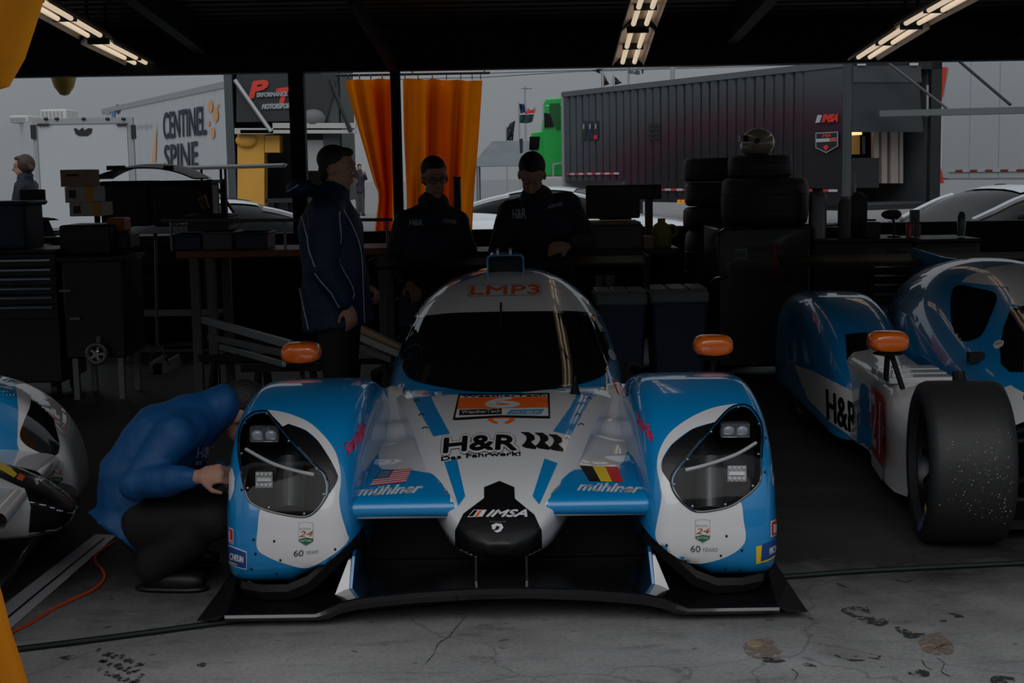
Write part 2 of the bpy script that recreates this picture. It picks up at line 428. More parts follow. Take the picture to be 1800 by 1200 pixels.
M['roof'] = mat('dark_roof_steel', (0.008, 0.008, 0.009), 0.6)
M['beam'] = mat('black_beam_paint', (0.005, 0.005, 0.0055), 0.7, spec=.3)
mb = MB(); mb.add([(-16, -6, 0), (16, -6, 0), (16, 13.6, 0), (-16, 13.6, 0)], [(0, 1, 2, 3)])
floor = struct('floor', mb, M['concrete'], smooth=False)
mb = MB(); mb.add([(-120, 13.6, -0.012), (120, 13.6, -0.012), (120, 260, -0.012), (-120, 260, -0.012)], [(0, 1, 2, 3)])
mb.add([(-120, -60, -0.012), (120, -60, -0.012), (120, -6, -0.012), (-120, -6, -0.012)], [(0, 1, 2, 3)])
struct('floor_outside', mb, M['asphalt'], smooth=False)
# sloping ribbed roof: near edge over the garage mouth, far edge on the header
RY0, RZ0, RY1, RZ1 = 4.3, 3.55, 13.2, 2.86
def roof_z(y): return RZ0 + (RZ1 - RZ0) * (y - RY0) / (RY1 - RY0)
mb = MB(); prof = []; y = RY0; k = 0
while y < RY1:
    for dy, dz in ((0, 0), (0.10, 0), (0.125, 0.04), (0.175, 0.04)): prof.append((y + dy, roof_z(y + dy) + dz))
    y += 0.2
mb.grid([[(-16, a, z) for a, z in prof], [(16, a, z) for a, z in prof]])
mb.grid([[(-16, a, z + 0.08) for a, z in prof], [(16, a, z + 0.08) for a, z in prof]])
ceiling = struct('ceiling', mb, M['roof'], smooth=False)
mb = MB(); mb.boxb(-16, 16, 13.0, 13.2, 2.475, 2.86); struct('trim_1', mb, M['beam'], bevel=0.01)['label'] = 'black header beam over the far opening'
mb = MB(); mb.boxb(-16, 16, 4.25, 4.60, 2.48, 3.58); struct('trim_2', mb, M['beam'])['label'] = 'deep black header over the garage mouth, dropped low to cut the light inside'  # out of view; made this deep to keep sky light out of the garage
mb = MB(); mb.boxb(-16, 16, 13.32, 13.42, 0, 1.02); struct('wall_back', mb, M['beam'], bevel=.01)['label'] = 'low black wall closing the back of the garage'
mb = MB(); mb.boxb(-40, 40, -16, -15, 0, 4.6); struct('wall_sky_blocker', mb, mat('sky_blocker_grey', (0.16, 0.16, 0.165), 0.8, noise_amt=.2, noise_scale=2), smooth=False)['label'] = 'unseen grey wall added behind the camera to block low sky light'  # added out of view to shut off low front sky and darken the interior
i = 3
for X in (-6.2, -2.72, 2.0, 4.6, 7.4):
    mb = MB(); mb.hexa([(X-.05, 4.4, roof_z(4.4)-.24), (X+.05, 4.4, roof_z(4.4)-.24), (X+.05, 13.0, roof_z(13.0)-.24), (X-.05, 13.0, roof_z(13.0)-.24),
                        (X-.05, 4.4, roof_z(4.4)), (X+.05, 4.4, roof_z(4.4)), (X+.05, 13.0, roof_z(13.0)), (X-.05, 13.0, roof_z(13.0))])
    struct('trim_%d' % i, mb, M['beam']); i += 1
def post(px, w, name, label, D=13.1, round_=False):
    p = U(px, 300, D); mb = MB()
    if round_: mb.cyl((p.x, D, 0), (p.x, D, 2.52), w / 2, seg=16)
    else: mb.boxb(p.x - w/2, p.x + w/2, D - w/2, D + w/2, 0, 2.52)
    o = obj(name, mb, M['beam'], label=label); o['kind'] = 'structure'; return o
post(527, 0.135, 'trim_8', 'square black steel post behind the standing man')
post(699, 0.095, 'trim_9', 'round black pole in front of the orange curtains', round_=True)
mb = MB(); mb.bar(U(692, 118, 12.9), U(618, -6, 10.9), 0.06, 0.12); struct('trim_10', mb, M['beam'])['label'] = 'diagonal roof brace above the round pole'

# ------------------------------------------------------------------ race car body, in the car's own frame (x across, y back from nose, z up)
def interp(tab, y):
    """smooth (Catmull-Rom) interpolation in a table of rows (y, a, b, ...)"""
    if y <= tab[0][0]: return tab[0][1:]
    if y >= tab[-1][0]: return tab[-1][1:]
    for i in range(len(tab) - 1):
        p1, p2 = tab[i], tab[i + 1]
        if y <= p2[0]:
            p0 = tab[i - 1] if i > 0 else p1; p3 = tab[i + 2] if i + 2 < len(tab) else p2
            h = p2[0] - p1[0]; t = (y - p1[0]) / h; out = []
            for k in range(1, len(p1)):
                m1 = (p2[k] - p0[k]) / (p2[0] - p0[0]); m2 = (p3[k] - p1[k]) / (p3[0] - p1[0])
                out.append((2*t**3-3*t*t+1)*p1[k] + (t**3-2*t*t+t)*h*m1 + (-2*t**3+3*t*t)*p2[k] + (t**3-t*t)*h*m2)
            return tuple(out)
FPROF = [(0.20, 0.10), (0.115, 0.14), (0.085, 0.22), (0.09, 0.33), (0.125, 0.45), (0.20, 0.56), (0.32, 0.65), (0.48, 0.705), (0.68, 0.735), (0.88, 0.735), (1.10, 0.712), (1.34, 0.655), (1.55, 0.56), (1.68, 0.43), (1.73, 0.28), (1.74, 0.12)]
def fender_mb(side, prof=FPROF, xc=0.748, hw=0.252, C=(0.90, 0.24), nexp=7.5, inner_cut=True, nu=40):
    pr = cspline(prof, 4, False)
    bot = [(pr[-1][0] + (pr[0][0]-pr[-1][0]) * k / 8, pr[-1][1] + (pr[0][1]-pr[-1][1]) * k / 8) for k in range(1, 8)]
    loop = pr + bot; mb = MB(); rows = []
    for i in range(1, nu):
        a = PI * i / nu; ca, sa = math.cos(a), math.sin(a)
        x = xc + hw * math.copysign(abs(ca) ** (2 / nexp), -ca); s = sa ** (2 / nexp)
        row = []
        for (py, pz) in loop:
            Y = C[0] + (py - C[0]) * s; Z = C[1] + (pz - C[1]) * s; X = x
            if py < C[0]:            # front corner of the fender turns in a little towards the ground
                X = x - 0.0 * (1 - s)
            if inner_cut and Y < 0.6:
                zm = 0.115 + max(0.0, (0.71 - X)) * 0.85; Z = max(Z, zm)
            row.append((side * X, Y, Z))
        rows.append(row)
    mb.grid(rows, cv=True)
    n = len(loop)
    mb.f.append(tuple(range(n))); mb.mi.append(0)
    mb.f.append(tuple((nu - 2) * n + k for k in range(n))); mb.mi.append(0)
    return mb
NTAB = [(0.0, 0.045, 0.280, 0.235), (0.03, 0.105, 0.312, 0.215), (0.08, 0.145, 0.355, 0.205), (0.16, 0.192, 0.400, 0.20), (0.28, 0.236, 0.445, 0.20), (0.55, 0.302, 0.505, 0.20), (0.9, 0.365, 0.557, 0.20), (1.2, 0.43, 0.59, 0.2), (1.45, 0.48, 0.605, 0.2), (1.8, 0.50, 0.60, 0.2)]
def nose_mb():
    mb = MB(); rows = []
    ys = [0.0, .008, .018, .03, .05, .08, .12, .16, .22, .28, .36, .45, .55, .67, .78, .9, 1.05, 1.2, 1.32, 1.45, 1.6, 1.8]
    for y in ys:
        hw, zt, zb = interp(NTAB, y); row = []; N = 28
        for k in range(N + 1):
            t = -1 + 2 * k / N; drop = 0.040 * (abs(t) ** 2.6) * min(1, hw / 0.2)
            row.append((hw * math.sin(t * PI / 2) ** 1 if False else hw * (t * (1.25 - 0.25 * t * t)), y, zt - drop))
        zs = row[-1][2]
        for fz, fx in ((0.25, 1.0), (0.55, 0.97), (0.85, 0.86), (1.0, 0.6)): row.append((hw * fx, y + 0.02 * fz, zs + (zb - zs) * fz))
        for fz, fx in ((1.0, -0.6), (0.85, -0.86), (0.55, -0.97), (0.25, -1.0)): row.append((hw * fx, y + 0.02 * fz, zs + (zb - zs) * fz))
        rows.append(row)
    mb.grid(rows, cv=True); n = len(rows[0])
    mb.f.append(tuple(range(n))); mb.mi.append(0); mb.f.append(tuple((len(rows)-1)*n + k for k in range(n))); mb.mi.append(0)
    return mb
CTAB = [(1.22, 0.34, 0.575), (1.32, 0.40, 0.592), (1.45, 0.465, 0.622), (1.7, 0.535, 0.695), (2.0, 0.57, 0.785), (2.3, 0.585, 0.875), (2.6, 0.588, 0.965), (2.8, 0.585, 1.01), (3.0, 0.575, 1.03), (3.3, 0.545, 1.02), (3.7, 0.47, 0.97), (4.1, 0.36, 0.88), (4.35, 0.28, 0.80)]
def canopy_mb():
    mb = MB(); rows = []; N = 44
    for i in range(48):
        y = 1.22 + (4.35 - 1.22) * i / 47; w, zt = interp(CTAB, y); zb = 0.47; row = []
        for k in range(N + 1):
            a = PI * k / N; ca, sa = math.cos(a), math.sin(a); e = 2 / 2.25
            row.append((-w * math.copysign(abs(ca) ** e, ca), y, zb + (zt - zb) * sa ** e))
        row = [(-w, y, 0.16)] + row + [(w, y, 0.16)]
        rows.append(row)
    mb.grid(rows, cv=True); n = len(rows[0])
    mb.f.append(tuple(range(n))); mb.mi.append(0); mb.f.append(tuple((len(rows)-1)*n + k for k in range(n))); mb.mi.append(0)
    return mb
BTAB = [(0.165, 0.335), (0.15, 0.362), (0.155, 0.385), (0.18, 0.402), (0.24, 0.414), (0.35, 0.435), (0.5, 0.455), (0.65, 0.47), (0.8, 0.48), (0.92, 0.486), (1.0, 0.486), (1.03, 0.472), (1.06, 0.468), (1.12, 0.475), (1.2, 0.50), (1.28, 0.50), (1.36, 0.525), (1.5, 0.57), (1.62, 0.585), (1.75, 0.565), (1.9, 0.54), (2.1, 0.53)]
def bridge_mb(side):
    mb = MB(); rows = []; N = 20
    tt = cspline(BTAB, 3, False)
    for y, z in tt:
        hw = interp(NTAB, y)[0]; x0 = hw - 0.03; x1 = 0.535 + 0.10 * min(1, max(0, (y - 0.16) / 0.25)); row = []
        for k in range(N + 1):
            u = k / N; dz = 0
            if y > 0.3: dz = -0.03 * math.sin(PI * u) * min(1, (y - 0.3) / 0.4)
            if y > 1.1: dz += 0.035 * math.exp(-((u - 0.35) / 0.25) ** 2) * min(1, (y - 1.1) / 0.25)
            row.append((side * (x0 + (x1 - x0) * u), y, z + dz))
        rows.append(row)
    und = [(p[0], p[1] + 0.35, 0.30) for p in rows[0]]
    mb.grid([und] + rows); return mb
def splitter_mb():
    mb = MB(); xs = [-0.96, -0.93, -0.80, -0.645, -0.60, -0.56, -0.50, -0.42, -0.30, -0.1, 0.1, 0.30, 0.42, 0.50, 0.56, 0.60, 0.645, 0.80, 0.93, 0.96]
    rows = []
    for x in xs:
        a = abs(x); z = 0.052 if a > 0.64 else (0.052 + (0.64 - a) / 0.10 * 0.045 if a > 0.54 else 0.097 + (1 - (a / 0.54) ** 2) * 0.036)
        th = 0.028 if a > 0.62 else 0.042
        yf = -0.03 + 0.0 * a
        rows.append([(x, yf + 0.012, z - th), (x, yf, z - th * .5), (x, yf + 0.004, z - 0.004), (x, yf + 0.01, z), (x, yf + 0.20, z + 0.004), (x, 0.60, 0.06), (x, 0.60, 0.03)])
    mb.grid(rows, cv=True)
    n = 7; mb.f.append(tuple(range(n))); mb.mi.append(0); mb.f.append(tuple((len(xs)-1)*n + k for k in range(n))); mb.mi.append(0)
    return mb

def wheel_parts(root, c, side, R=0.335, W=0.31, face=None, name='wheel'):
    """tyre + rim; c = centre in the root's frame, outer face towards side * x"""
    c = Vector(c); ax = (side, 0, 0); h = W / 2
    prof = [(R*.70, -h*.80), (R*.76, -h*.98), (R*.88, -h), (R*.96, -h*.93), (R*.995, -h*.78), (R, -h*.5), (R, 0), (R, h*.5), (R*.995, h*.78), (R*.96, h*.93), (R*.88, h), (R*.76, h*.98), (R*.70, h*.80)]
    ty = MB().lathe(prof, c, ax, 56, caps=False); w = obj('tyre', ty, M['rubber'], root, local=True, ang=50)
    rm = MB(); rm.lathe([(R*.72, -h*.8), (R*.66, -h*.6), (R*.66, h*.55), (R*.70, h*.78), (R*.725, h*.8)], c, ax, 40, caps=False)
    rm.lathe([(0.03, h*.28), (R*.66, h*.05)], c, ax, 30, caps=True)
    r = obj('wheel_rim', rm, M['rim'], root, local=True)
    sp = MB()
    for k in range(10):
        a = 2*PI*k/10; d = Vector((0, math.cos(a), math.sin(a)))
        sp.bar(c + Vector((side*h*.42, 0, 0)) + d*0.04, c + Vector((side*h*.62, 0, 0)) + d*R*.67, 0.028, 0.02, up=(1, 0, 0))
    obj('spoke_set', sp, M['rim'], r, local=True)
    nb = MB(); nb.lathe([(0.045, h*.3), (0.045, h*.5), (0.03, h*.58), (0.0, h*.58)], c, ax, 12)
    obj('centre_nut', nb, M['steel'], r, local=True)
    return w, r
# ------------------------------------------------------------------ race car 6
CAR6 = thing('race_car', 'blue and white prototype race car number 6 facing the camera in the garage mouth', 'race car', (-0.052, 4.80, 0), math.radians(-0.5))
R6 = ROOTM[CAR6.name]
def L6(x, y, z): return R6 @ Vector((x, y, z))
nose = obj('nose', nose_mb(), M['white'], CAR6, local=True, ang=50)
canopy = obj('canopy', canopy_mb(), M['blue'], CAR6, local=True, ang=50)
bridgeL = obj('front_bridge', bridge_mb(-1), M['white'], CAR6, local=True, ang=60)
bridgeR = obj('front_bridge', bridge_mb(1), M['white'], CAR6, local=True, ang=60)
fenL = obj('front_fender', fender_mb(-1), M['blue'], CAR6, local=True, ang=40)
fenR = obj('front_fender', fender_mb(1), M['blue'], CAR6, local=True, ang=40)
S6 = Surf([nose, canopy, bridgeL, bridgeR, fenL, fenR])
SN = Surf([nose]); SCN = Surf([canopy]); SBL = Surf([bridgeL]); SBR = Surf([bridgeR]); SFL = Surf([fenL]); SFR = Surf([fenR])

# headlights: bucket cut into the fender, lamps inside, clear cover over it
HL = [(468,722),(447,724),(429,737),(420,761),(419,791),(423,825),(429,855),(436,876),(449,888),(481,900),(530,908),(552,900),(571,877),(577,855),(571,832),(556,818),(507,767),(477,731)]
HR = [(1299,711),(1318,714),(1334,734),(1341,757),(1339,797),(1338,836),(1330,855),(1307,875),(1279,891),(1232,899),(1209,891),(1189,871),(1179,848),(1185,828),(1205,804),(1248,754),(1279,720)]
def headlight(fen, surf, out, upper, lower, strip, side):
    B = resample(cspline(out, 4), 5)
    P = [surf.hit(x, y, 0.0, True) for x, y in B]
    ok = [(b, p) for b, p in zip(B, P) if p is not None]
    B = [b for b, p in ok]; P = [p for b, p in ok]
    cen = sum(P, Vector()) / len(P); Fv = [Vector((p.x, cen.y - 0.30, p.z + 0.02)) for p in P]; Bk = [Vector((p.x + (cen.x - p.x) * 0.06, p.y + 0.10, p.z - 0.012)) for p in P]
    n = len(P); cf = sum(Fv, Vector()) / n; cb = sum(Bk, Vector()) / n + Vector((0, 0.04, 0))
    cut = MB(); cut.add(Fv + Bk + [cf, cb], [(i, (i+1) % n, n+(i+1) % n, n+i) for i in range(n)] + [((i+1) % n, i, 2*n) for i in range(n)] + [(n+i, n+(i+1) % n, 2*n+1) for i in range(n)])
    inv = R6.inverted()
    cm = to_mesh('cut', cut, M['vblack'], False, inv=inv); co = link('cut', cm); co.parent = fen.parent
    fen.data.materials.append(M['vblack'])
    md = fen.modifiers.new('b', 'BOOLEAN'); md.object = co; md.operation = 'DIFFERENCE'; md.solver = 'EXACT'; md.material_mode = 'TRANSFER'
    dg = bpy.context.evaluated_depsgraph_get(); nm = bpy.data.meshes.new_from_object(fen.evaluated_get(dg))
    fen.modifiers.clear(); fen.data = nm; bpy.data.objects.remove(co)
    nm.polygons.foreach_set('use_smooth', [True] * len(nm.polygons)); nm.set_sharp_from_angle(angle=math.radians(40))
    hl = obj('headlight_cover', (lambda VF: MB().add([surf.hit(x, y, 0.004) or P[0] for x, y in VF[0]], VF[1]))(tri_poly(B, 9)), M['clear'], CAR6, ang=180)
    rim = MB(); rim.tube([p - ray(*b) * 0.004 for b, p in ok], 0.0035, 6, False, 0, True); obj('cover_edge', rim, M['blackgloss'], hl)
    sc = MB()
    for k in range(9):
        i = int(k * n / 9); q = P[i] + (sum(P, Vector()) / n - P[i]).normalized() * 0.012; sc.ell(q - ray(*B[i]) * 0.006, (0.006, 0.005, 0.006), 8, 6)
    obj('screw_set', sc, M['screw'], hl)['kind'] = 'stuff'
    def deep(px, py, d):
        h = surf.hit(px, py, 0.0, True); return h + ray(px, py) * d
    # upper twin lamp
    x0, y0, x1, y1 = upper; up = MB(); hs = MB()
    a, b, c, d = [deep(x, y, 0.05) for x, y in ((x0, y1), (x1, y1), (x1, y0), (x0, y0))]
    hs.slab([a, b, c, d], (0, 0.05, 0)); L = obj('upper_lamp', hs, M['lamp'], hl, bevel=0.004)
    for t in (0.27, 0.73):
        q = deep(x0 + (x1-x0)*t, (y0+y1)/2, 0.045); up.ell(q, (0.021, 0.008, 0.017), 16, 10)
    obj('lamp_lens', up, mat('pale_lens', (0.42, 0.46, 0.52), 0.08, coat=1.0), hl)
    # lower LED block
    x0, y0, x1, y1 = lower; bk = MB(); dots = MB()
    a, b, c, d = [deep(x, y, 0.05) for x, y in ((x0, y1), (x1, y1), (x1, y0), (x0, y0))]
    bk.slab([a, b, c, d], (0, 0.03, 0)); obj('led_block', bk, M['steel'], hl)
    for i in range(4):
        for j in range(3):
            if j == 1: continue
            q = deep(x0 + (x1-x0)*(i+.5)/4, y0 + (y1-y0)*(j+.5)/3, 0.046); dots.ell(q, (0.0065, 0.005, 0.0075), 10, 6)
    dots.slab([deep(x, y, 0.045) for x, y in ((x0+3, (y0+y1)/2+3), (x1-3, (y0+y1)/2+3), (x1-3, (y0+y1)/2-3), (x0+3, (y0+y1)/2-3))], (0, 0.01, 0))
    obj('led_set', dots, mat('white_led_lens', (0.72, 0.72, 0.74), 0.2), hl)['kind'] = 'stuff'
    st = MB(); st.tube([deep(x, y, 0.03) for x, y in cspline(strip, 6, False)], 0.0065, 8); obj('light_strip', st, M['led'], hl)
    # carbon duct behind the lamps
    xm = (max(p[0] for p in out) + min(p[0] for p in out)) / 2 + (12 if side < 0 else -12)
    dm = MB(); q0 = deep(xm, 898, 0.055); q1 = deep(xm, 812, 0.085)
    dm.tube([q0, q0.lerp(q1, .6), q1, q1 + Vector((0, 0.03, 0.01))], [0.052, 0.052, 0.048, 0.02], 24); obj('duct', dm, mat('grey_carbon_duct', (0.03, 0.031, 0.034), 0.35, coat=0.5, noise_amt=0.4, noise_scale=150), hl)
    return hl
headlight(fenL, SFL, HL, (438,751,490,777), (449,829,479,857), [(432,789),(474,812),(511,825),(552,834)], -1)
headlight(fenR, SFR, HR, (1267,744,1319,769), (1279,818,1312,846), [(1205,826),(1248,815),(1295,798),(1329,778)], 1)

# livery ---------------------------------------------------------------
decal('white_sweep', [(470,721),(504,726),(541,741),(567,763),(588,791),(597,821),(599,847),(596,874),(599,900),(609,935),(612,949),(590,971),(543,997),(504,991),(470,978),(452,963),(453,930),(459,893),(481,902),(530,910),(554,902),(573,878),(590,851),(594,836),(582,810),(560,776),(537,756),(507,746),(497,752),(478,730)], M['vwhite'], fenL, SFL, 0.0012, 6, True, 0.25, True)
decal('black_wedge', [(479,731),(497,750),(507,745),(537,756),(560,776),(582,810),(594,836),(590,851),(578,868),(577,855),(571,832),(556,818),(507,767)], M['vblack'], fenL, SFL, 0.0016, 6, False, 0.25, True)
decal('white_sweep', [(1297,710),(1256,716),(1217,732),(1181,757),(1162,785),(1155,816),(1160,851),(1163,875),(1156,914),(1153,945),(1174,969),(1219,990),(1275,979),(1309,953),(1307,914),(1301,881),(1279,893),(1232,901),(1207,892),(1181,853),(1164,828),(1164,808),(1181,781),(1217,754),(1256,742),(1264,738),(1280,718)], M['vwhite'], fenR, SFR, 0.0012, 6, True, 0.25, True)
decal('black_wedge', [(1278,721),(1262,739),(1256,742),(1217,754),(1181,781),(1164,808),(1164,828),(1181,853),(1179,848),(1185,828),(1205,804),(1248,754)], M['vblack'], fenR, SFR, 0.0016, 6, False, 0.25, True)
# white side blobs at the outer edges
decal('white_edge_patch', [(403,826),(409,822),(413,840),(412,860),(405,880),(403,878)], M['vwhite'], fenL, SFL, 0.0012, 4, False, 0.25, True)
decal('white_edge_patch', [(1364,798),(1358,802),(1354,822),(1357,848),(1364,866)], M['vwhite'], fenR, SFR, 0.0012, 4, False, 0.25, True)
# nose
decal('blue_stripe', [(725,700),(757,695),(764,712),(791,762),(762,767)], M['vblue'], nose, SN, 0.0012, 6)
decal('blue_stripe', [(1044,690),(1014,693),(1003,715),(972,758),(1003,765)], M['vblue'], nose, SN, 0.0012, 6)
decal('blue_stripe', [(781,812),(803,807),(818,872),(806,889)], M['vblue'], nose, SN, 0.0012, 6)
decal('blue_stripe', [(957,806),(980,814),(948,887),(936,872)], M['vblue'], nose, SN, 0.0012, 6)
decal('blue_scuttle', [(700,655),(1085,640),(1046,697),(1018,695),(1008,690),(985,686),(967,684),(900,692),(800,693),(760,696),(730,703)], M['vblue'], nose, SN, 0.0010, 6)
decal('black_nose_tip', [(878,846),(904,857),(905,877),(939,905),(951,932),(952,965),(930,992),(878,997),(826,992),(801,965),(801,932),(815,903),(851,876),(851,857)], M['vblack'], nose, SN, 0.0030, 4, False, .2, True)
# bridges: blue fronts
decal('blue_front', [(596,925),(596,800),(640,760),(664,778),(666,820),(672,825),(722,826),(757,832),(800,852),(800,910)], M['vblue'], bridgeL, SBL, 0.0012, 6, False, .25, True)
decal('blue_front', [(1172,925),(1172,790),(1120,750),(1095,812),(1088,820),(1060,822),(1010,826),(960,850),(960,910)], M['vblue'], bridgeR, SBR, 0.0012, 6, False, .25, True)
# roof and windshield
decal('white_roof', [(722,558),(745,530),(790,502),(850,488),(925,486),(985,494),(1030,524),(1052,556),(1010,549),(960,549),(880,550),(800,552),(755,556)], M['vwhite'], canopy, SCN, 0.0015, 7, False, 0.4, True)
decal('white_roof_top', [(800,499),(850,482),(862,476),(922,474),(950,480),(990,492),(925,488),(850,490)], M['vwhite'], canopy, SCN, 0.0012, 7, False, 0.4, True)
ws = decal('windshield', [(724,559),(755,557),(800,553),(880,551),(960,550),(1010,550),(1044,557),(1062,590),(1069,622),(1066,648),(1050,664),(1000,678),(940,686),(880,689),(820,686),(760,676),(722,664),(709,640),(708,610),(713,582)], M['glass'], canopy, SCN, 0.004, 7, False, 0.4, True)
ws.name = 'windshield'
lay('windshield_edge', *stroke(resample(cspline([(724,559),(755,557),(800,553),(880,551),(960,550),(1010,550),(1044,557),(1062,590),(1069,622),(1066,648),(1050,664),(1000,678),(940,686),(880,689),(820,686),(760,676),(722,664),(709,640),(708,610),(713,582)], 4), 6), 4, True), M['blackgloss'], ws, SCN, 0.005)
# LMP3 badge on the roof
decal('badge_panel', [(822,503),(826,501),(946,499),(951,502),(952,516),(948,519),(826,522),(822,519)], M['greyvinyl'], canopy, SCN, 0.0022, 6)
decal('badge_field', [(823.5,503.5),(827,502),(946,500),(950,503),(951,515),(947,518),(827,521),(823.5,518)], M['vwhite'], canopy, SCN, 0.0027, 6)
decal_text('badge_lettering', 'LMP3', [(827,519),(948,516.5),(948,501.5),(829,504)], M['orange'], canopy, SCN, 0.0034, bold=0.8)
# number board
decal('board_black', [(806,693),(966,691),(967,735),(966,736),(880,734),(799,739),(796,737)], M['vblack'], nose, S6, 0.0024, 6)
decal('board_white', [(809,696),(962,694),(964,732),(880,730.5),(801,735),(800.5,733)], M['vwhite'], nose, S6, 0.0030, 6)
decal('board_orange', [(807,700),(962,698),(963.5,717),(804,720)], M['orange'], nose, S6, 0.0036, 6)
decal_text('number_six', '6', [(851,717.5),(914,716.5),(912,699.5),(858,700)], M['vwhite'], nose, S6, 0.0044, bold=1.2)
decal_text('board_lettering', 'WeatherTech', [(812,699.5),(959,697.5),(958,694.5),(813,696)], M['vblack'], nose, S6, 0.0044, bold=0.25)
decal('sponsor_black', [(808,721.5),(882,719),(882,729),(807,731)], M['vblack'], nose, S6, 0.0036, 6)
decal_text('sponsor_lettering', 'WeatherTech', [(811,728.5),(879,726.5),(879,720.5),(812,723)], M['vwhite'], nose, S6, 0.0044, bold=0.25)
decal('sponsor_blue', [(890,729.5),(950,729),(957,720),(898,721.5)], M['teal'], nose, S6, 0.0036, 6)
decal_text('sponsor_lettering', 'MICHELIN', [(897,728.5),(949,728),(952,723),(902,724)], M['vwhite'], nose, S6, 0.0044, bold=0.25)
# spanner badge below the board
arc = [(881 + 25*math.cos(t) , 733 + 13*math.sin(t)) for t in [math.radians(a) for a in range(-2, 76, 6)]]
arc2 = [(881 + 15*math.cos(t) , 735 + 8*math.sin(t)) for t in [math.radians(a) for a in range(70, -1, -6)]]
decal('spanner_badge', arc + arc2, M['orange'], nose, S6, 0.0022, 3)
decal('spanner_badge', [(1762 - x, y) for x, y in arc + arc2], M['orange'], nose, S6, 0.0022, 3)
decal('spanner_badge', [(857,732),(906,731.5),(905,735),(858,736)], M['orange'], nose, S6, 0.0022, 3)
# H&R lettering
def arcmap(x0, x1, yb, yt, sag, dyl=0.0):
    def f(u, v):
        x = x0 + (x1 - x0) * u; y = yb + (yt - yb) * v + sag * 4 * (u - 0.5) ** 2 + dyl * (1 - u); return (x + (v - .5) * 2, y)
    return f
decal_text('sponsor_outline', 'H&R', arcmap(781, 910, 789, 764, 3, 5), M['vblack'], nose, SN, 0.0016, bold=6.2)
decal_text('sponsor_field', 'H&R', arcmap(781, 910, 789, 764, 3, 5), M['vwhite'], nose, SN, 0.0022, bold=5.2)
decal_text('sponsor_lettering', 'H&R', arcmap(781, 908, 788.5, 764, 3, 5), M['vblack'], nose, SN, 0.0030, bold=1.6)
def wave(x):
    return [(x,760),(x+15,760.5),(x+24,766),(x+25,772),(x+18,777),(x+21,780),(x+27,784),(x+27,789),(x+8,787.5),(x+2,784),(x+8,778),(x+11,772),(x+9,766)]
for x, dy in ((915, 0), (939, 1), (963, 4)):
    decal('spring_mark', [(a, b + dy + (0 if a < x + 22 else (a - x - 22) * .25)) for a, b in wave(x)], M['vblack'], nose, SN, 0.0030, 4)
decal_text('slogan_lettering', 'Das Fahrwerk!', (lambda u, v: (776 + 139*u, 801.5 - 7.0*v + (9 * (1-u)**2.2))), M['vblack'], nose, SN, 0.0022, bold=0.35)
decal_text('registered_mark', '(R)', [(993,773),(1000,773.5),(999,769),(993,768.5)], M['vblack'], nose, SN, 0.0022)
lay('bonnet_seam', *stroke([(744 - 12, 742), (736,756),(745,780),(757,808),(776,852)], 1.6), M['vblack'], nose, S6, 0.0020)
lay('bonnet_seam', *stroke([(1046, 742), (1038,760),(1028,782),(1014,808),(985,852)], 1.6), M['vblack'], nose, S6, 0.0020)
for x, y in ((741,729),(747,752),(1015,729),(1021,746),(1035,700),(733,704)):
    lay('bonnet_clip', *stroke([(x-5, y+2), (x-2, y-1), (x+3, y-1), (x+5, y+2)], 1.6), M['vblack'], nose, S6, 0.0022)
# series lettering on the nose tip
decal_text('series_lettering', 'IMSA', [(855,909),(926,909),(929,897),(861,898)], M['vwhite'], nose, SN, 0.0050, bold=0.8, shear=0.25)
decal('series_flag', [(822,910),(848,909),(856,897),(833,897)], M['vwhite'], nose, SN, 0.0042, 4)
decal('series_flag', [(824,909),(832,908.6),(840,898),(834,898)], M['vblack'], nose, SN, 0.0050, 4)
decal('series_flag', [(835,909),(840,908.8),(848,898),(843,898)], M['orange'], nose, SN, 0.0050, 4)
decal_text('maker_lettering', 'DUQUEINE', [(861,919.5),(889,919.5),(889,917),(861,917)], M['greyvinyl'], nose, SN, 0.0050)
decal('maker_emblem', [(864,924),(872,920.5),(882,922),(885,928),(880,935),(874,937),(868,934),(876,932),(879,927),(873,925),(870,931),(866,932)], M['vwhite'], nose, SN, 0.0050, 3)
# flags and team lettering on the bridges
us = quad_map((649,855),(713,848),(724,824),(668,829))
for k in range(13):
    a, b = k / 13, (k + 1) / 13
    decal('us_flag_stripe', [us(0, a), us(1, a), us(1, b), us(0, b)], M['red'] if k % 2 == 0 else M['vwhite'], bridgeL, SBL, 0.0024, 8)
decal('us_flag_canton', [us(0, 6/13), us(.42, 6/13), us(.42, 1), us(0, 1)], M['navy'], bridgeL, SBL, 0.0030, 6)
st = MB()
for r in range(5):
    for c in range(6):
        h = SBL.hit(*us(.03 + .40 * (c + .5) / 6.6, 6.5/13 + 6/13 * (r + .5) / 5), 0.0036)
        if h: st.ell(h, (0.0022, 0.0022, 0.001), 6, 4)
so = obj('us_flag_stars', st, M['vwhite'], bridgeL); so['kind'] = 'stuff'
be = quad_map((1036,846),(1096,848),(1086,821),(1019,819))
for (a, b), m in (((0, 1/3), 'vblack'), ((1/3, 2/3), 'yellow'), ((2/3, 1), 'red')):
    decal('belgian_flag_band', [be(a, 0), be(b, 0), be(b, 1), be(a, 1)], M[m], bridgeR, SBR, 0.0024, 6)
decal_text('team_lettering', 'mühlner', [(629,872),(739,866),(746,850),(634,857)], M['vwhite'], bridgeL, SBL, 0.0024, bold=0.9, shear=0.3)
decal_text('team_lettering', 'mühlner', [(1015,862),(1126,867),(1130,853),(1018,848)], M['vwhite'], bridgeR, SBR, 0.0024, bold=0.9, shear=0.3)
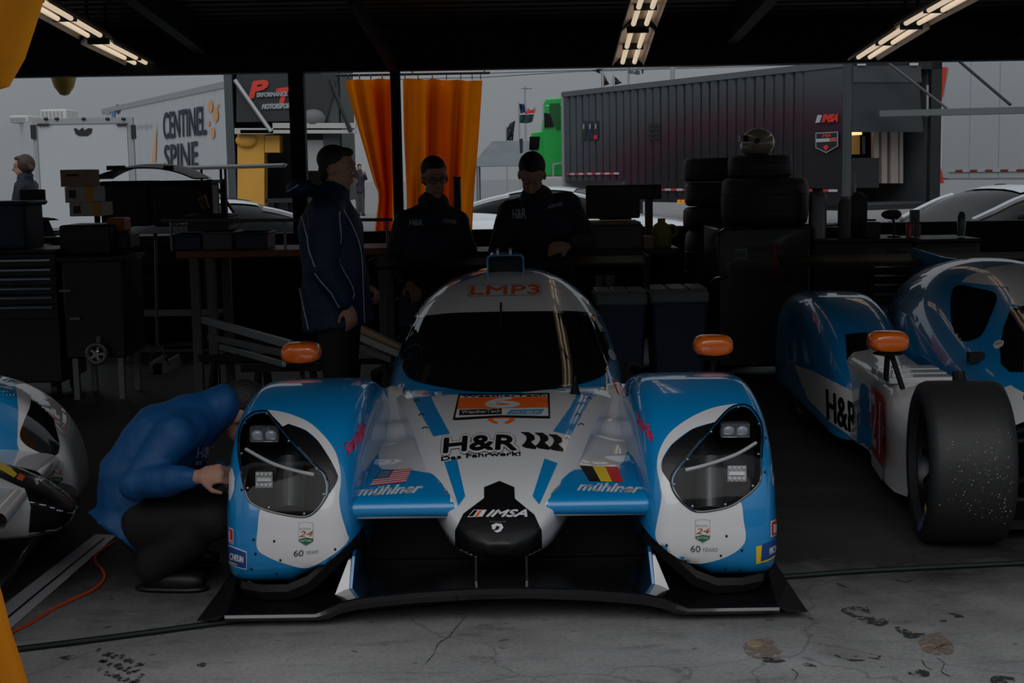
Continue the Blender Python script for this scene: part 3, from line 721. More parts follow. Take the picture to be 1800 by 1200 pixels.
# event shields and 60 YEARS
def shield(fen, surf, x, y, rot=0.0, q=1):
    P = lambda pts: [(x + a * q + rot * b, y + b - rot * a * 0.3) for a, b in pts]
    decal('event_shield', P([(-13,-20),(0,-22),(13,-20),(13,12),(0,21),(-13,12)]), M['greyvinyl'], fen, surf, 0.0020, 6)
    decal('event_shield', P([(-12.3,-19.3),(0,-21.3),(12.3,-19.3),(12.3,11.5),(0,20.3),(-12.3,11.5)]), M['vwhite'], fen, surf, 0.0026, 6)
    decal('event_shield_base', P([(-12.3,8),(0,5),(12.3,7),(12.3,12),(0,19),(-12.3,12)]), M['green'], fen, surf, 0.0032, 6)
    t = P([(-11,-8),(9,-8),(9,-12),(-11,-12)]); decal_text('event_lettering', 'ROLEX', t, M['greyvinyl'], fen, surf, 0.0034)
    t = P([(-12,4),(12,3),(12,-6),(-11,-6)]); decal_text('event_number', '24', t, M['salmon'], fen, surf, 0.0036, bold=0.35, shear=0.2)
    t = P([(-10,13),(10,12.5),(10,8.5),(-10,9)]); decal_text('event_lettering', 'DAYTONA', t, M['vwhite'], fen, surf, 0.0040)
shield(fenL, SFL, 538, 939, 0.0); shield(fenR, SFR, 1235, 934, 0.0)
decal_text('anniversary_number', '60', [(516,977.5),(533,977),(534,966),(517,966.5)], M['greyvinyl'], fenL, SFL, 0.0026, bold=0.25)
decal_text('anniversary_lettering', 'YEARS', [(537,974),(559,972),(561,966),(538,968)], M['greyvinyl'], fenL, SFL, 0.0026, shear=0.2)
decal_text('anniversary_number', '60', [(1214,969.5),(1231,970),(1231,958.5),(1214,958)], M['greyvinyl'], fenR, SFR, 0.0026, bold=0.25)
decal_text('anniversary_lettering', 'YEARS', [(1234,969),(1261,969),(1262,962),(1235,962)], M['greyvinyl'], fenR, SFR, 0.0026, shear=0.2)
# tyre maker panels on the outer corners
decal('tyre_maker_panel', [(403,957),(418,963),(434,969),(434,1001),(415,996),(403,990)], M['vwhite'], fenL, SFL, 0.0018, 4, False, 0.25, True)
decal('tyre_maker_panel', [(403,959),(418,965),(433,971),(433,999),(415,994.5),(403,988)], M['michblue'], fenL, SFL, 0.0023, 4, False, 0.25, True)
decal_text('tyre_maker_lettering', 'CHELIN', [(405,982),(428,988),(428,978),(405,971)], M['vwhite'], fenL, SFL, 0.0030, bold=0.5, shear=0.1)
decal('tyre_maker_line', [(404,985),(418,991),(418,993),(404,987)], M['yellow'], fenL, SFL, 0.0030, 4, False, 0.25, True)
decal('red_box', [(403,926),(411,930),(411,957),(403,953)], M['vwhite'], fenL, SFL, 0.0018, 3, False, 0.25, True)
decal('red_box', [(403,928),(410,931.5),(410,955),(403,951)], M['red'], fenL, SFL, 0.0024, 3, False, 0.25, True)
decal_text('red_box_lettering', 'L', [(404,950),(409,952),(409,934),(404,932)], M['vwhite'], fenL, SFL, 0.0030, bold=0.35)
decal('tyre_maker_panel', [(1329,960),(1347,955),(1364,946),(1364,977),(1348,986),(1329,991)], M['yellow'], fenR, SFR, 0.0018, 4, False, 0.25, True)
decal('tyre_maker_panel', [(1339,957),(1352,952),(1364,946),(1364,974),(1352,982),(1337,986)], M['michblue'], fenR, SFR, 0.0023, 4, False, 0.25, True)
decal_text('tyre_maker_lettering', 'MICH', [(1352,974),(1364,968),(1364,957),(1352,963)], M['vwhite'], fenR, SFR, 0.0030, bold=0.5)
decal('tyre_maker_line', [(1338,986),(1352,981),(1364,973),(1364,975.5),(1352,983.5),(1338,988)], M['yellow'], fenR, SFR, 0.0030, 4, False, 0.25, True)
decal('red_box', [(1354,916),(1364,912),(1364,940),(1354,944)], M['vwhite'], fenR, SFR, 0.0018, 3, False, 0.25, True)
decal('red_box', [(1355.5,918),(1364,914),(1364,938),(1355.5,941.5)], M['red'], fenR, SFR, 0.0024, 3, False, 0.25, True)
decal('red_box', [(1358.5,922),(1364,920),(1364,934),(1358.5,937)], M['vwhite'], fenR, SFR, 0.0030, 3, False, 0.25, True)
# script lettering on the inner fender shoulders
decal_text('script_lettering', 'Smartline', [(610,802),(640,768),(644,726),(604,780)], M['pink'], fenL, S6, 0.0024, bold=0.35)
decal_text('script_lettering', 'Smartline', [(1120,742),(1146,779),(1151,757),(1123,724)], M['pink'], fenR, S6, 0.0024, bold=0.35)
# rivets along the lower fender edge
for surf, fen, pts in ((SFL, fenL, [(482,951),(589,965),(493,984),(446,948),(449,973),(442,1000),(486,1008),(425,861),(424,800)]), (SFR, fenR, [(1172,958),(1277,942),(1267,976),(1275,998),(1304,967),(1300,1001),(1344,830),(1345,770)])):
    rv = MB()
    for x, y in pts:
        h = surf.hit(x, y, 0.001)
        if h: rv.ell(h, (0.0045, 0.003, 0.0055), 8, 6)
    obj('fastener_set', rv, M['black'], fen)['kind'] = 'stuff'
# small stickers at the edge of the screen
decal('corner_sticker', [(1041,557),(1046,556),(1061,582),(1054,584)], M['vwhite'], canopy, SCN, 0.006, 4)
decal('corner_sticker', [(1038,557),(1043,556),(1046,564),(1042,567)], M['orange'], canopy, SCN, 0.0068, 4)
decal('oval_sticker', [(1068,622),(1070,614),(1076,618),(1081,628),(1080,633),(1074,633)], M['vwhite'], canopy, SCN, 0.006, 3, True)
# crest on the right shoulder
decal('shoulder_crest', [(1077,670),(1084,665),(1101,690),(1097,702),(1088,698)], M['red'], bridgeR, S6, 0.0022, 4)
decal('shoulder_crest', [(1080,671),(1084,668),(1098,690),(1095,699),(1089,695)], M['vwhite'], bridgeR, S6, 0.0028, 4)
decal('shoulder_crest', [(1096,680),(1101,676),(1107,690),(1101,698)], M['navy'], bridgeR, S6, 0.0030, 4)

# other parts ----------------------------------------------------------
spl = obj('splitter', splitter_mb(), M['carbongloss'], CAR6, local=True, ang=30)
for s in (-1, 1):
    mb = MB(); mb.add([(s*.955, -.02, .05), (s*.955, .36, .19), (s*.955, .36, .03), (s*1.06, -.02, .028), (s*1.055, .34, .032), (s*.99, -.02, .028)], [(0, 1, 4, 3), (0, 3, 5), (1, 2, 4), (0, 5, 2, 1), (5, 3, 4, 2)])
    obj('splitter_fin', mb, M['black'], CAR6, local=True, smooth=False)
for s, name in ((-1, 'under_lip'), (1, 'under_lip')):
    pts = [(.97, .24, .11), (.93, .135, .105), (.85, .10, .10), (.76, .10, .10), (.69, .115, .125), (.62, .14, .185), (.56, .16, .24), (.52, .24, .26)]
    lm = MB(); rows = []
    for (x, y, z) in pts: rows.append([(s*x, y - .004, z + .02), (s*x*1.0, y - .012, z - .005), (s*(x - .01), y + .01, z - .04), (s*(x - .02), y + .10, z - .055), (s*(x - .02), y + .22, z - .05)])
    lm.grid(rows); obj(name, lm, M['black'], CAR6, local=True)
    vn = MB(); vn.hexa([(s*.535, .10, .06), (s*.545, .10, .06), (s*.555, .55, .06), (s*.545, .55, .06), (s*.525, .16, .20), (s*.535, .16, .20), (s*.545, .55, .26), (s*.535, .55, .26)])
    v_ = obj('splitter_vane', vn, M['blue'], CAR6, local=True)
    vw = MB(); vw.hexa([(s*.546, .105, .065), (s*.60, .105, .06), (s*.60, .12, .06), (s*.556, .12, .065), (s*.538, .15, .19), (s*.548, .15, .19), (s*.548, .17, .19), (s*.538, .17, .19)]); obj('vane_foot', vw, M['white'], v_, local=True)
    pl = MB(); pl.hexa([(s*.085, .05, .12), (s*.093, .05, .12), (s*.093, .25, .12), (s*.085, .25, .12), (s*.085, .08, .25), (s*.093, .08, .25), (s*.093, .3, .25), (s*.085, .3, .25)]); obj('nose_pylon', pl, M['carbongloss'], CAR6, local=True)
# dark throat behind the splitter
mb = MB(); mb.boxb(-.58, .58, .58, .62, .05, .44); mb.boxb(-.60, .60, .30, 1.2, .455, .46) if False else None
obj('radiator_screen', mb, M['black'], CAR6, local=True)
mb = MB(); mb.boxb(-.80, .80, .55, 4.3, .04, .075); mb.boxb(-.48, .48, 1.25, 3.3, .075, .42); obj('floor_tub', mb, M['black'], CAR6, local=True)
# snorkel
mb = MB(); rows = []
def rr(cx, cz, w, h, r, n=5):
    out = []
    for (sx, sz, a0) in ((1, 1, 0), (-1, 1, 90), (-1, -1, 180), (1, -1, 270)):
        for k in range(n + 1):
            a = math.radians(a0 + 90 * k / n); out.append((cx + sx * (w - r) + r * math.cos(a), cz + sz * (h - r) + r * math.sin(a)))
    return out
for y, w, h, cz in ((2.80, .098, .060, 1.055), (2.78, .100, .062, 1.055), (2.785, .092, .054, 1.055), (2.90, .085, .05, 1.05)): rows.append([(x, y, z) for x, z in rr(0, cz, w, h, .022)])
outer = [[(x, y, z) for x, z in rr(0, cz, w, h, .022)] for y, w, h, cz in ((4.0, .03, .02, .93), (3.6, .075, .05, 1.0), (3.2, .095, .062, 1.045), (2.80, .098, .060, 1.055))]
mb.grid(outer + rows[1:], cv=True); sn = obj('snorkel', mb, M['blue'], CAR6, local=True)
mb = MB(); P = [(x, 2.87, z) for x, z in rr(0, 1.052, .09, .052, .02)]; mb.add(P, [tuple(range(len(P)))]); obj('snorkel_mouth', mb, M['black'], sn, local=True)
mb = MB()
for x in (-.045, .025): mb.cyl((x, 3.0, 1.10), (x, 3.0, 1.135), .008); mb.ell((x, 3.0, 1.135), (.011, .011, .008), 10, 6)
obj('antenna_base', mb, M['alu'], CAR6, local=True)
mb = MB(); mb.cyl((.235, 1.40, .60), (.235, 1.40, .655), .03, .012); mb.cyl((.235, 1.40, .655), (.235, 1.41, .70), .005)
mb = MB(); w0 = SCN.hit(1011, 690, 0.0) or L6(.235, 1.4, .6); w0 = S6.hit(1011, 693, 0.0); mb.cyl(w0, w0 + Vector((0, .03, .05)), .024, .010); mb.cyl(w0 + Vector((0, .03, .05)), w0 + Vector((0.004, .04, .075)), .006)
obj('camera_pod', mb, M['black'], CAR6)
mb = MB(); w1 = [SCN.hit(880 + .2 * k, 581 - 8 * k, 0.016 + .002 * k) for k in range(6)]; mb.tube([p for p in w1 if p], .006, 6); obj('wiper', mb, M['black'], CAR6)
# mirrors
def mirror(root, c, tilt=0.0):
    c = Vector(c); mm = MB(); rot = Matrix.Rotation(tilt, 3, 'Y')
    rows = []; N = 24
    for (y, s) in ((-0.055, .62), (-0.05, .80), (-0.035, .93), (-0.01, .99), (0.03, 1.0), (0.06, .98), (0.065, .93)):
        row = []
        for k in range(N):
            a = 2 * PI * k / N; ca, sa = math.cos(a), math.sin(a)
            x = .088 * math.copysign(abs(ca) ** .50, ca) * s; z = (.062 if sa > 0 else .032) * math.copysign(abs(sa) ** .65, sa) * s
            row.append(c + rot @ Vector((x, y, z + (0 if sa > 0 else .010 * abs(ca)))))
        rows.append(row)
    mm.grid(rows, cv=True); n = N
    mm.f.append(tuple(range(n))); mm.mi.append(0); mm.f.append(tuple(6*n+k for k in range(n))); mm.mi.append(0)
    o = obj('mirror', mm, M['orangegloss'], root, local=True, ang=60)
    gm = MB(); gm.box(c + Vector((0, .067, 0)), (.14, .004, .055)); obj('mirror_glass', gm, M['chrome'], o, local=True, bevel=.002)
    sm = MB(); sm.bar(c + Vector((0, .01, -.02)), c + Vector((0, .04, -.16)), .014, .045, up=(0, 1, 0)); sm.ell(c + Vector((0, .005, -.038)), (.07, .055, .010), 16, 6); obj('mirror_stalk', sm, M['black'], o, local=True)
    return o
def at6(px, py, D): return R6.inverted() @ U(px, py, D)
mirror(CAR6, at6(529, 626, 6.22)); mirror(CAR6, at6(1254, 613, 6.22))
for s in (-1, 1): wheel_parts(CAR6, (s*.80, .95, .335), s, W=.29)
# white side deck behind the right fender, rear bulkhead, engine bay with the cover off, rear wing
mb = MB(); mb.hexa([(.52, 1.45, .44), (.95, 1.52, .44), (.95, 1.66, .44), (.52, 1.62, .44), (.52, 1.45, .585), (.94, 1.52, .565), (.94, 1.66, .575), (.52, 1.62, .59)]); obj('side_deck', mb, M['white'], CAR6, local=True, bevel=.012)
mb = MB(); mb.hexa([(-.70, 1.45, .44), (-.52, 1.45, .44), (-.52, 1.62, .44), (-.70, 1.66, .44), (-.70, 1.47, .57), (-.52, 1.45, .585), (-.52, 1.62, .59), (-.70, 1.66, .575)]); obj('side_deck', mb, M['blue'], CAR6, local=True, bevel=.012)
mb = MB(); mb.boxb(-.28, .28, 3.4, 4.1, .10, .52); mb.boxb(-.16, .16, 4.1, 4.55, .14, .46)
for k in range(4):
    for s in (-1, 1): mb.tube([(s*.2, 3.45+.16*k, .5), (s*.36, 3.45+.16*k, .46), (s*.44, 3.6+.16*k, .32)], .025, 8)
obj('engine', mb, M['black'], CAR6, local=True, bevel=.02)
for s in (-1, 1):
    mb = MB(); mb.cyl((s*.50, 2.35, .50), (s*.62, 2.9, .52), .02); mb.cyl((s*.62, 2.9, .52), (s*.45, 3.4, .40), .02); mb.tube([(s*.55, 2.2, .46), (s*.62, 2.5, .55), (s*.70, 2.7, .50), (s*.72, 3.0, .3)], .03, 8)
    mb.boxb(min(s*.45, s*.78), max(s*.45, s*.78), 2.6, 3.2, .12, .42)
    obj('side_cooler', mb, M['black'], CAR6, local=True, bevel=.015)
mb = MB(); rows = []
for x in (-.90, 0, .90): rows.append([(x, 4.42, .935), (x, 4.44, .95), (x, 4.55, .955), (x, 4.72, .985), (x, 4.55, .935)])
mb.grid(rows, cv=True); mb.f += [tuple(range(5)), tuple(10 + k for k in range(5))]; mb.mi += [0, 0]
rw = obj('rear_wing', mb, M['black'], CAR6, local=True)
for s in (-1, 1):
    mb = MB(); mb.boxb(min(s*.90, s*.91), max(s*.90, s*.91), 4.35, 4.75, .78, 1.0); obj('wing_end_plate', mb, M['black'], rw, local=True)
    mb = MB(); mb.slab([(s*.2, 4.35, .46), (s*.2, 4.55, .46), (s*.2, 4.62, .96), (s*.2, 4.48, .96)], (.012, 0, 0)); obj('wing_pylon', mb, M['black'], rw, local=True)
    mb = MB(); p = Vector((s*.45, 3.9, 0))
    for dx, dy in ((-.1, -.1), (.1, -.1), (-.1, .1), (.1, .1)): mb.bar(p + Vector((dx, dy, 0)), p + Vector((dx*.2, dy*.2, .3)), .02)
    mb.cyl(p + Vector((0, 0, .2)), p + Vector((0, 0, .34)), .025); mb.boxb(min(0, s*.5), max(0, s*.5), 3.86, 3.94, .30, .345)
    obj('axle_stand', mb, M['steel'], CAR6, local=True)
# ------------------------------------------------------------------ ceiling lights
M['tube'] = mat('fluorescent_tube', (0.9, 0.85, 0.75), 0.4, emit=(1.0, 0.80, 0.58), estr=2.6)
M['reflector'] = mat('warm_white_reflector', (0.42, 0.33, 0.26), 0.35)
def make_fixture():
    t = thing('ceiling_light', 'fluorescent ceiling fixture', 'light', (0, 0, 0), 0, 'fluorescent fixtures under the roof')
    L = 1.5; mb = MB()
    pr = [(-.13, -.02), (-.12, .0), (-.07, .045), (.07, .045), (.12, .0), (.13, -.02), (.135, 0), (.075, .06), (-.075, .06), (-.135, 0)]
    mb.grid([[(x, -L/2, z) for x, z in pr], [(x, L/2, z) for x, z in pr]], cv=True)
    mb.f += [tuple(range(10)), tuple(10 + k for k in range(10))]; mb.mi += [0, 0]
    obj('housing', mb, M['reflector'], t, local=True, smooth=False)
    for x in (-.05, .05):
        for y0, y1 in ((-L/2 + .04, -.02), (.02, L/2 - .04)):
            mb = MB(); mb.cyl((x, y0, .005), (x, y1, .005), .019, seg=10); obj('tube', mb, M['tube'], t, local=True)
    for y in (-L/2 + .03, 0, L/2 - .03):
        mb = MB(); mb.box((0, y, .012), (.17, .03, .05)); obj('socket_bar', mb, M['black'], t, local=True)
    return t
fx0 = make_fixture(); first = True
ROWS = [(-3.3, [((50, -2), (170, 66)), ((168, 72), (283, 130))], 'left'), (1.02, [((1146, -20), (1124, 46)), ((1122, 52), (1104, 113))], 'middle'), (3.12, [((1694, -8), (1600, 44)), ((1606, 46), (1515, 104))], 'right')]
for X, seg, nm in ROWS:
    ends = [(UX(a[0], a[1], X), UX(b[0], b[1], X)) for a, b in seg]; d0 = (ends[1][1] - ends[0][0]) / 2
    ends = [(ends[0][0] - d0 * 1.03, ends[0][0] - d0 * .05)] + ends
    for k, (pa, pb) in enumerate(ends):
        c = (pa + pb) / 2; d = pb - pa
        lab = 'fluorescent fixture in the %s row under the roof, %s of its three' % (nm, ('nearest', 'middle', 'farthest')[k])
        tilt = math.atan2(d.z, d.y)
        if first: fx0.location = c; fx0.rotation_euler = (tilt, 0, 0); fx0['label'] = lab; o = fx0; first = False
        else: o = dup(fx0, c, 0, lab, rot=(tilt, 0, 0))
        o.scale = (1, d.length / 1.56, 1)
        hb = MB()
        for yy in (-.5, .5):
            q = Vector((X, c.y + d.y * yy * .7, c.z + d.z * yy * .7)); hb.bar(q + Vector((0, 0, .05)), (q.x, q.y, max(roof_z(q.y) + .0, q.z + .06)), .02)
        R = Matrix.Translation(c) @ Matrix.Rotation(tilt, 4, 'X') @ Matrix.Diagonal((1, d.length / 1.56, 1, 1)); ROOTM[o.name] = R
        obj('hanger', hb, M['black'], o)['kind'] = 'stuff'

# ------------------------------------------------------------------ curtains
def cloth(name, col, tr):
    m = bpy.data.materials.new(name); m.use_nodes = True; n = m.node_tree.nodes; l = m.node_tree.links; n.clear()
    o = n.new('ShaderNodeOutputMaterial'); mx = n.new('ShaderNodeMixShader'); d = n.new('ShaderNodeBsdfDiffuse'); t = n.new('ShaderNodeBsdfTranslucent')
    tc = n.new('ShaderNodeTexCoord'); nz = n.new('ShaderNodeTexNoise'); nz.inputs['Scale'].default_value = 3; nz.inputs['Detail'].default_value = 5; l.new(tc.outputs['Object'], nz.inputs['Vector'])
    mc = n.new('ShaderNodeMix'); mc.data_type = 'RGBA'; mc.inputs['A'].default_value = (*[c * .8 for c in col], 1); mc.inputs['B'].default_value = (*[min(1, c * 1.15) for c in col], 1); l.new(nz.outputs['Fac'], mc.inputs['Factor'])
    l.new(mc.outputs['Result'], d.inputs['Color']); l.new(mc.outputs['Result'], t.inputs['Color'])
    mx.inputs[0].default_value = tr; l.new(d.outputs[0], mx.inputs[1]); l.new(t.outputs[0], mx.inputs[2]); l.new(mx.outputs[0], o.inputs[0]); return m
M['curtain'] = cloth('orange_curtain_cloth', (1.0, 0.235, 0.003), 0.88)
M['curtain_near'] = cloth('yellow_orange_curtain_cloth', (0.78, 0.30, 0.02), 0.35)
def curtain(name, label, D, left, right, nf, amp, m, rows=40, cols=90, seed=1):
    """left / right: lists of px edge points from top to bottom"""
    rnd = random.Random(seed); ph = [rnd.uniform(0, 6) for _ in range(4)]
    def edge(P, t):
        f = t * (len(P) - 1); i = min(int(f), len(P) - 2); f -= i
        return (P[i][0] + (P[i+1][0] - P[i][0]) * f, P[i][1] + (P[i+1][1] - P[i][1]) * f)
    left = cspline(left, 6, False); right = cspline(right, 6, False); G_ = []
    for r in range(rows + 1):
        t = r / rows; a = edge(left, t); b = edge(right, t); row = []
        for c in range(cols + 1):
            u = c / cols; p = U(a[0] + (b[0]-a[0])*u, a[1] + (b[1]-a[1])*u, D)
            w = math.sin(u * nf * 2 * PI + ph[0] + .6 * math.sin(t * 3 + ph[1])) + .4 * math.sin(u * nf * 1.7 * 2 * PI + ph[2] + t * 2)
            p.y += amp * w * (0.55 + .45 * t); row.append(p)
        G_.append(row)
    mb = MB(); mb.grid(G_); return mb
t = thing('curtain', 'orange curtain gathered to its left hem beside the round pole', 'curtain', (U(650, 300, 13.45).x, 13.45, 0), 0, 'orange curtains at the far opening')
obj('cloth', curtain('', '', 13.45, [(606,141),(622,200),(640,262),(656,318),(664,345),(658,400),(652,470)], [(690,138),(690,200),(690,262),(690,318),(690,350),(690,400),(692,470)], 2.4, .09, M['curtain']), M['curtain'], t, ang=180)
t2 = thing('curtain', 'wide orange curtain hanging in pleats right of the round pole', 'curtain', (U(770, 300, 13.45).x, 13.45, 0), 0, 'orange curtains at the far opening')
obj('cloth', curtain('', '', 13.45, [(707,138),(709,230),(712,300),(714,350),(715,470)], [(848,142),(843,220),(838,285),(833,350),(828,470)], 3.6, .11, M['curtain'], seed=4), M['curtain'], t2, ang=180)
obj('inner_fold', curtain('', '', 13.53, [(650,141),(658,240),(668,330),(670,470)], [(692,139),(692,240),(692,330),(692,470)], 1.5, .03, M['curtain'], seed=7), M['curtain'], t, ang=180)
obj('inner_fold', curtain('', '', 13.60, [(752,141),(757,240),(762,330),(764,470)], [(792,141),(797,240),(801,330),(802,470)], 1.5, .03, M['curtain'], seed=8), M['curtain'], t2, ang=180)
obj('inner_fold', curtain('', '', 13.66, [(766,141),(770,240),(774,330),(776,470)], [(788,141),(793,240),(797,330),(798,470)], 1.2, .02, M['curtain'], seed=9), M['curtain'], t2, ang=180)
for tt, xs in ((t, (612, 632, 652, 672, 688)), (t2, (712, 735, 760, 785, 810, 830, 845))):
    for x in xs:
        mb = MB(); p = U(x, 139, 13.45); mb.torus(p + Vector((0, 0, .02)), .022, .004, (1, 0, 0), 12, 5); obj('curtain_ring', mb, M['steel'], tt)
mb = MB(); a = U(600, 138, 13.45); b = U(852, 138, 13.45); z = (a.z + b.z) / 2 + .04; mb.cyl((a.x - .05, 13.45, z), (b.x + .05, 13.45, z), .012, seg=8)
for x in (a.x, (a.x + b.x) / 2, b.x): mb.bar((x, 13.45, z), (x, 13.15, z + .06), .012)
tag(obj('curtain_rail', mb, M['steel']), 'thin steel rail carrying the orange curtains', 'rail')
# near curtain at the left edge, tied back outside the frame
def near_curtain():
    zs = [3.2, 2.9, 2.6, 2.3, 2.0, 1.7, 1.4, 1.1, .8, .55, .35, .2, .05]; D = 3.6; G_ = []
    edge = {z: None for z in zs}
    pts = [(U(86, -120, D).z, U(86, -120, D).x), (U(62, 0, D).z, U(62, 0, D).x), (U(48, 45, D).z, U(48, 45, D).x), (U(30, 100, D).z, U(30, 100, D).x), (U(2, 150, D).z, U(2, 150, D).x), (1.75, -1.42), (1.2, -1.55), (.75, -1.42), (U(-4, 1050, D).z, U(-4, 1050, D).x), (U(12, 1110, D).z, U(12, 1110, D).x), (U(34, 1170, D).z, U(34, 1170, D).x), (U(48, 1215, D).z, U(48, 1215, D).x)]
    pts = sorted(pts, key=lambda q: -q[0]); pts = [(3.3, pts[0][1] + .04)] + pts + [(0.03, pts[-1][1] + .03)]
    E = [(pts[i][0] + (pts[i+1][0]-pts[i][0])*k/5, pts[i][1] + (pts[i+1][1]-pts[i][1])*k/5) for i in range(len(pts)-1) for k in range(5)] + [pts[-1]]
    for z, x in E:
        row = []; wid = 0.55 + .25 * abs(z - 1.2)
        for c in range(50):
            u = c / 49; row.append(Vector((x - wid * u, D + .05 * math.sin(u * 26 + z * .8) * (.4 + .6 * min(1, abs(z - 1.2))) + .03 * math.sin(u * 9 + 1.3 * z), z)))
        G_.append(row)
    mb = MB(); mb.grid(G_); return mb
nc = thing('curtain', 'yellow-orange curtain hanging at the near left corner of the garage mouth', 'curtain', (-1.6, 3.6, 0)); obj('cloth', near_curtain(), M['curtain_near'], nc, ang=180)
mb = MB(); mb.cyl((-3, 3.6, 3.32), (-.6, 3.6, 3.32), .02, seg=8); mb.bar((-.8, 3.6, 3.32), (-.8, 4.35, 3.4), .025); mb.bar((-2.6, 3.6, 3.32), (-2.6, 4.35, 3.4), .025); tag(obj('curtain_rail', mb, M['steel']), 'steel rail over the near left yellow-orange curtain', 'rail')

# ------------------------------------------------------------------ the paddock behind
class Face:
    """vertical plane through two ground points seen at pixels"""
    def __init__(s, a, b):
        s.a = Vector((a[0], a[1], 0)); s.b = Vector((b[0], b[1], 0)); s.u = (s.b - s.a).normalized(); s.n = Vector((-s.u.y, s.u.x, 0)); s.L = (s.b - s.a).length
        if s.n.y < 0: s.n = -s.n        # away from the camera
    def at(s, px, py, off=0.0):         # off > 0: towards the camera
        d = ray(px, py); t = (s.a - CAMO).dot(s.n) / d.dot(s.n); return CAMO + d * t - s.n * off
    def p(s, l, z, off=0.0): return s.a + s.u * l + Vector((0, 0, z)) - s.n * off
    def box(s, mb, l0, l1, z0, z1, d0, d1, mi=0):    # d: depth away from camera
        q = lambda l, z, d: s.a + s.u * l + Vector((0, 0, z)) + s.n * d
        return mb.hexa([q(l0,z0,d0), q(l1,z0,d0), q(l1,z0,d1), q(l0,z0,d1), q(l0,z1,d0), q(l1,z1,d0), q(l1,z1,d1), q(l0,z1,d1)], mi)
    def text(s, name, body, bl, br, tl, m, parent, off=0.03, bold=0.0, shear=0.0):
        o = s.at(*bl, off); return plane_text(name, body, o, s.at(*br, off) - o, s.at(*tl, off) - o, m, parent, bold, shear)
    def poly(s, name, P, m, parent, off=0.025, smooth=False):
        if smooth: P = cspline(P, 5)
        V, F = tri_poly(P, 1e9); mb = MB(); mb.add([s.at(x, y, off) for x, y in V], F); return obj(name, mb, m, parent, smooth=False)
M['tw'] = mat('white_trailer_skin', (0.52, 0.545, 0.57), 0.35, coat=0.3)
M['tgrey'] = mat('grey_trailer_skin', (0.055, 0.068, 0.078), 0.5, coat=0.1)
M['alud'] = mat('grey_aluminium', (0.38, 0.39, 0.40), 0.4, metal=0.3)
M['dark'] = mat('near_black_panel', (0.014, 0.017, 0.020), 0.45)
M['navyink'] = mat('navy_lettering', (0.008, 0.014, 0.045), 0.5)
M['greyink'] = mat('pale_grey_lettering', (0.35, 0.38, 0.42), 0.5)
M['peach'] = mat('peach_print', (0.75, 0.38, 0.16), 0.5)
M['redink'] = mat('red_lettering', (0.75, 0.05, 0.03), 0.45)
M['orangeink'] = mat('orange_red_print', (0.75, 0.06, 0.015), 0.45)
M['cream'] = mat('warm_panel', (0.55, 0.42, 0.24), 0.6)
M['greenpaint'] = mat('bright_green_paint', (0.01, 0.42, 0.07), 0.35, coat=0.5)
M['tarp'] = mat('grey_canvas', (0.17, 0.19, 0.21), 0.8, noise_amt=0.2, noise_scale=1.5)

def wheels_row(root, face, ls, d, R=0.5, name='wheel'):
    for l in ls:
        mb = MB(); c = face.a + face.u * l + face.n * d + Vector((0, 0, R - .012)); mb.lathe([(R*.55, -.14), (R*.9, -.15), (R, -.1), (R, .1), (R*.9, .15), (R*.55, .14)], c, face.n, 24); obj(name, mb, M['rubber'], root)

# 1 long white semi-trailer
a = U(185, 300, 53.5); b = U(404, 300, 39.0); F1 = Face((a.x, a.y), (b.x, b.y))
T1 = thing('semi_trailer', 'long white semi trailer with two lines of big navy lettering', 'trailer', (a + b) / 2 * 1.0 - Vector((0, 0, ((a + b) / 2).z)))
mb = MB(); F1.box(mb, 0, F1.L, .95, 4.05, .03, 2.55); obj('body', mb, M['tw'], T1)
N = 14
for k in range(N):
    mb = MB(); F1.box(mb, F1.L*k/N + .012, F1.L*(k+1)/N - .012, 1.0, 3.93, 0, .04); obj('side_panel', mb, M['tw'], T1, smooth=False)
mb = MB(); F1.box(mb, -.02, F1.L + .02, 3.93, 4.10, -.03, 2.58); obj('roof_rail', mb, M['alud'], T1)
mb = MB(); F1.box(mb, F1.L - .02, F1.L + .10, .9, 4.1, -.04, 2.6); obj('rear_frame', mb, M['dark'], T1)
mb = MB(); F1.box(mb, -.15, 0.0, 2.9, 3.7, .2, 1.2); obj('cooling_unit', mb, M['black'], T1)
wheels_row(T1, F1, (F1.L - 2.0, F1.L - 3.3), .2); wheels_row(T1, F1, (F1.L - 2.0, F1.L - 3.3), 2.3)
mb = MB(); F1.box(mb, 3.0, 3.15, 0, 1.0, .3, .45); F1.box(mb, 3.0, 3.15, 0, 1.0, 2.0, 2.15); obj('landing_leg', mb, M['steel'], T1)['kind'] = 'stuff'
F1.text('lettering', 'CENTINEL', (289,244), (364,236), (288,199), M['navyink'], T1, bold=.022)
F1.text('lettering', 'SPINE', (291,297), (349,293), (290,256), M['navyink'], T1, bold=.022)
F1.text('web_address', '.com/spine', (240,230), (268,228), (240,217), M['greyink'], T1)
for cx, cy, rx, ry in ((371,187,4.5,11),(380,202,5,13),(375,234,4,10),(368,217,2.5,5),(384,186,2,4)): F1.poly('logo_dot', [(cx + rx*math.cos(q), cy + ry*math.sin(q)) for q in [2*PI*i/14 for i in range(14)]], M['peach'], T1)
F1.poly('orange_sliver', [(268,284),(275,284),(277,215)], M['peach'], T1)
F1.poly('crest_sticker', [(205,184),(212,184),(212,196),(208,201),(205,197)], M['navyink'], T1); F1.poly('crest_sticker', [(197,196),(203,195),(203,206),(197,206)], M['teal'], T1); F1.poly('crest_sticker', [(186,194),(194,193),(194,200),(186,201)], M['greyink'], T1)

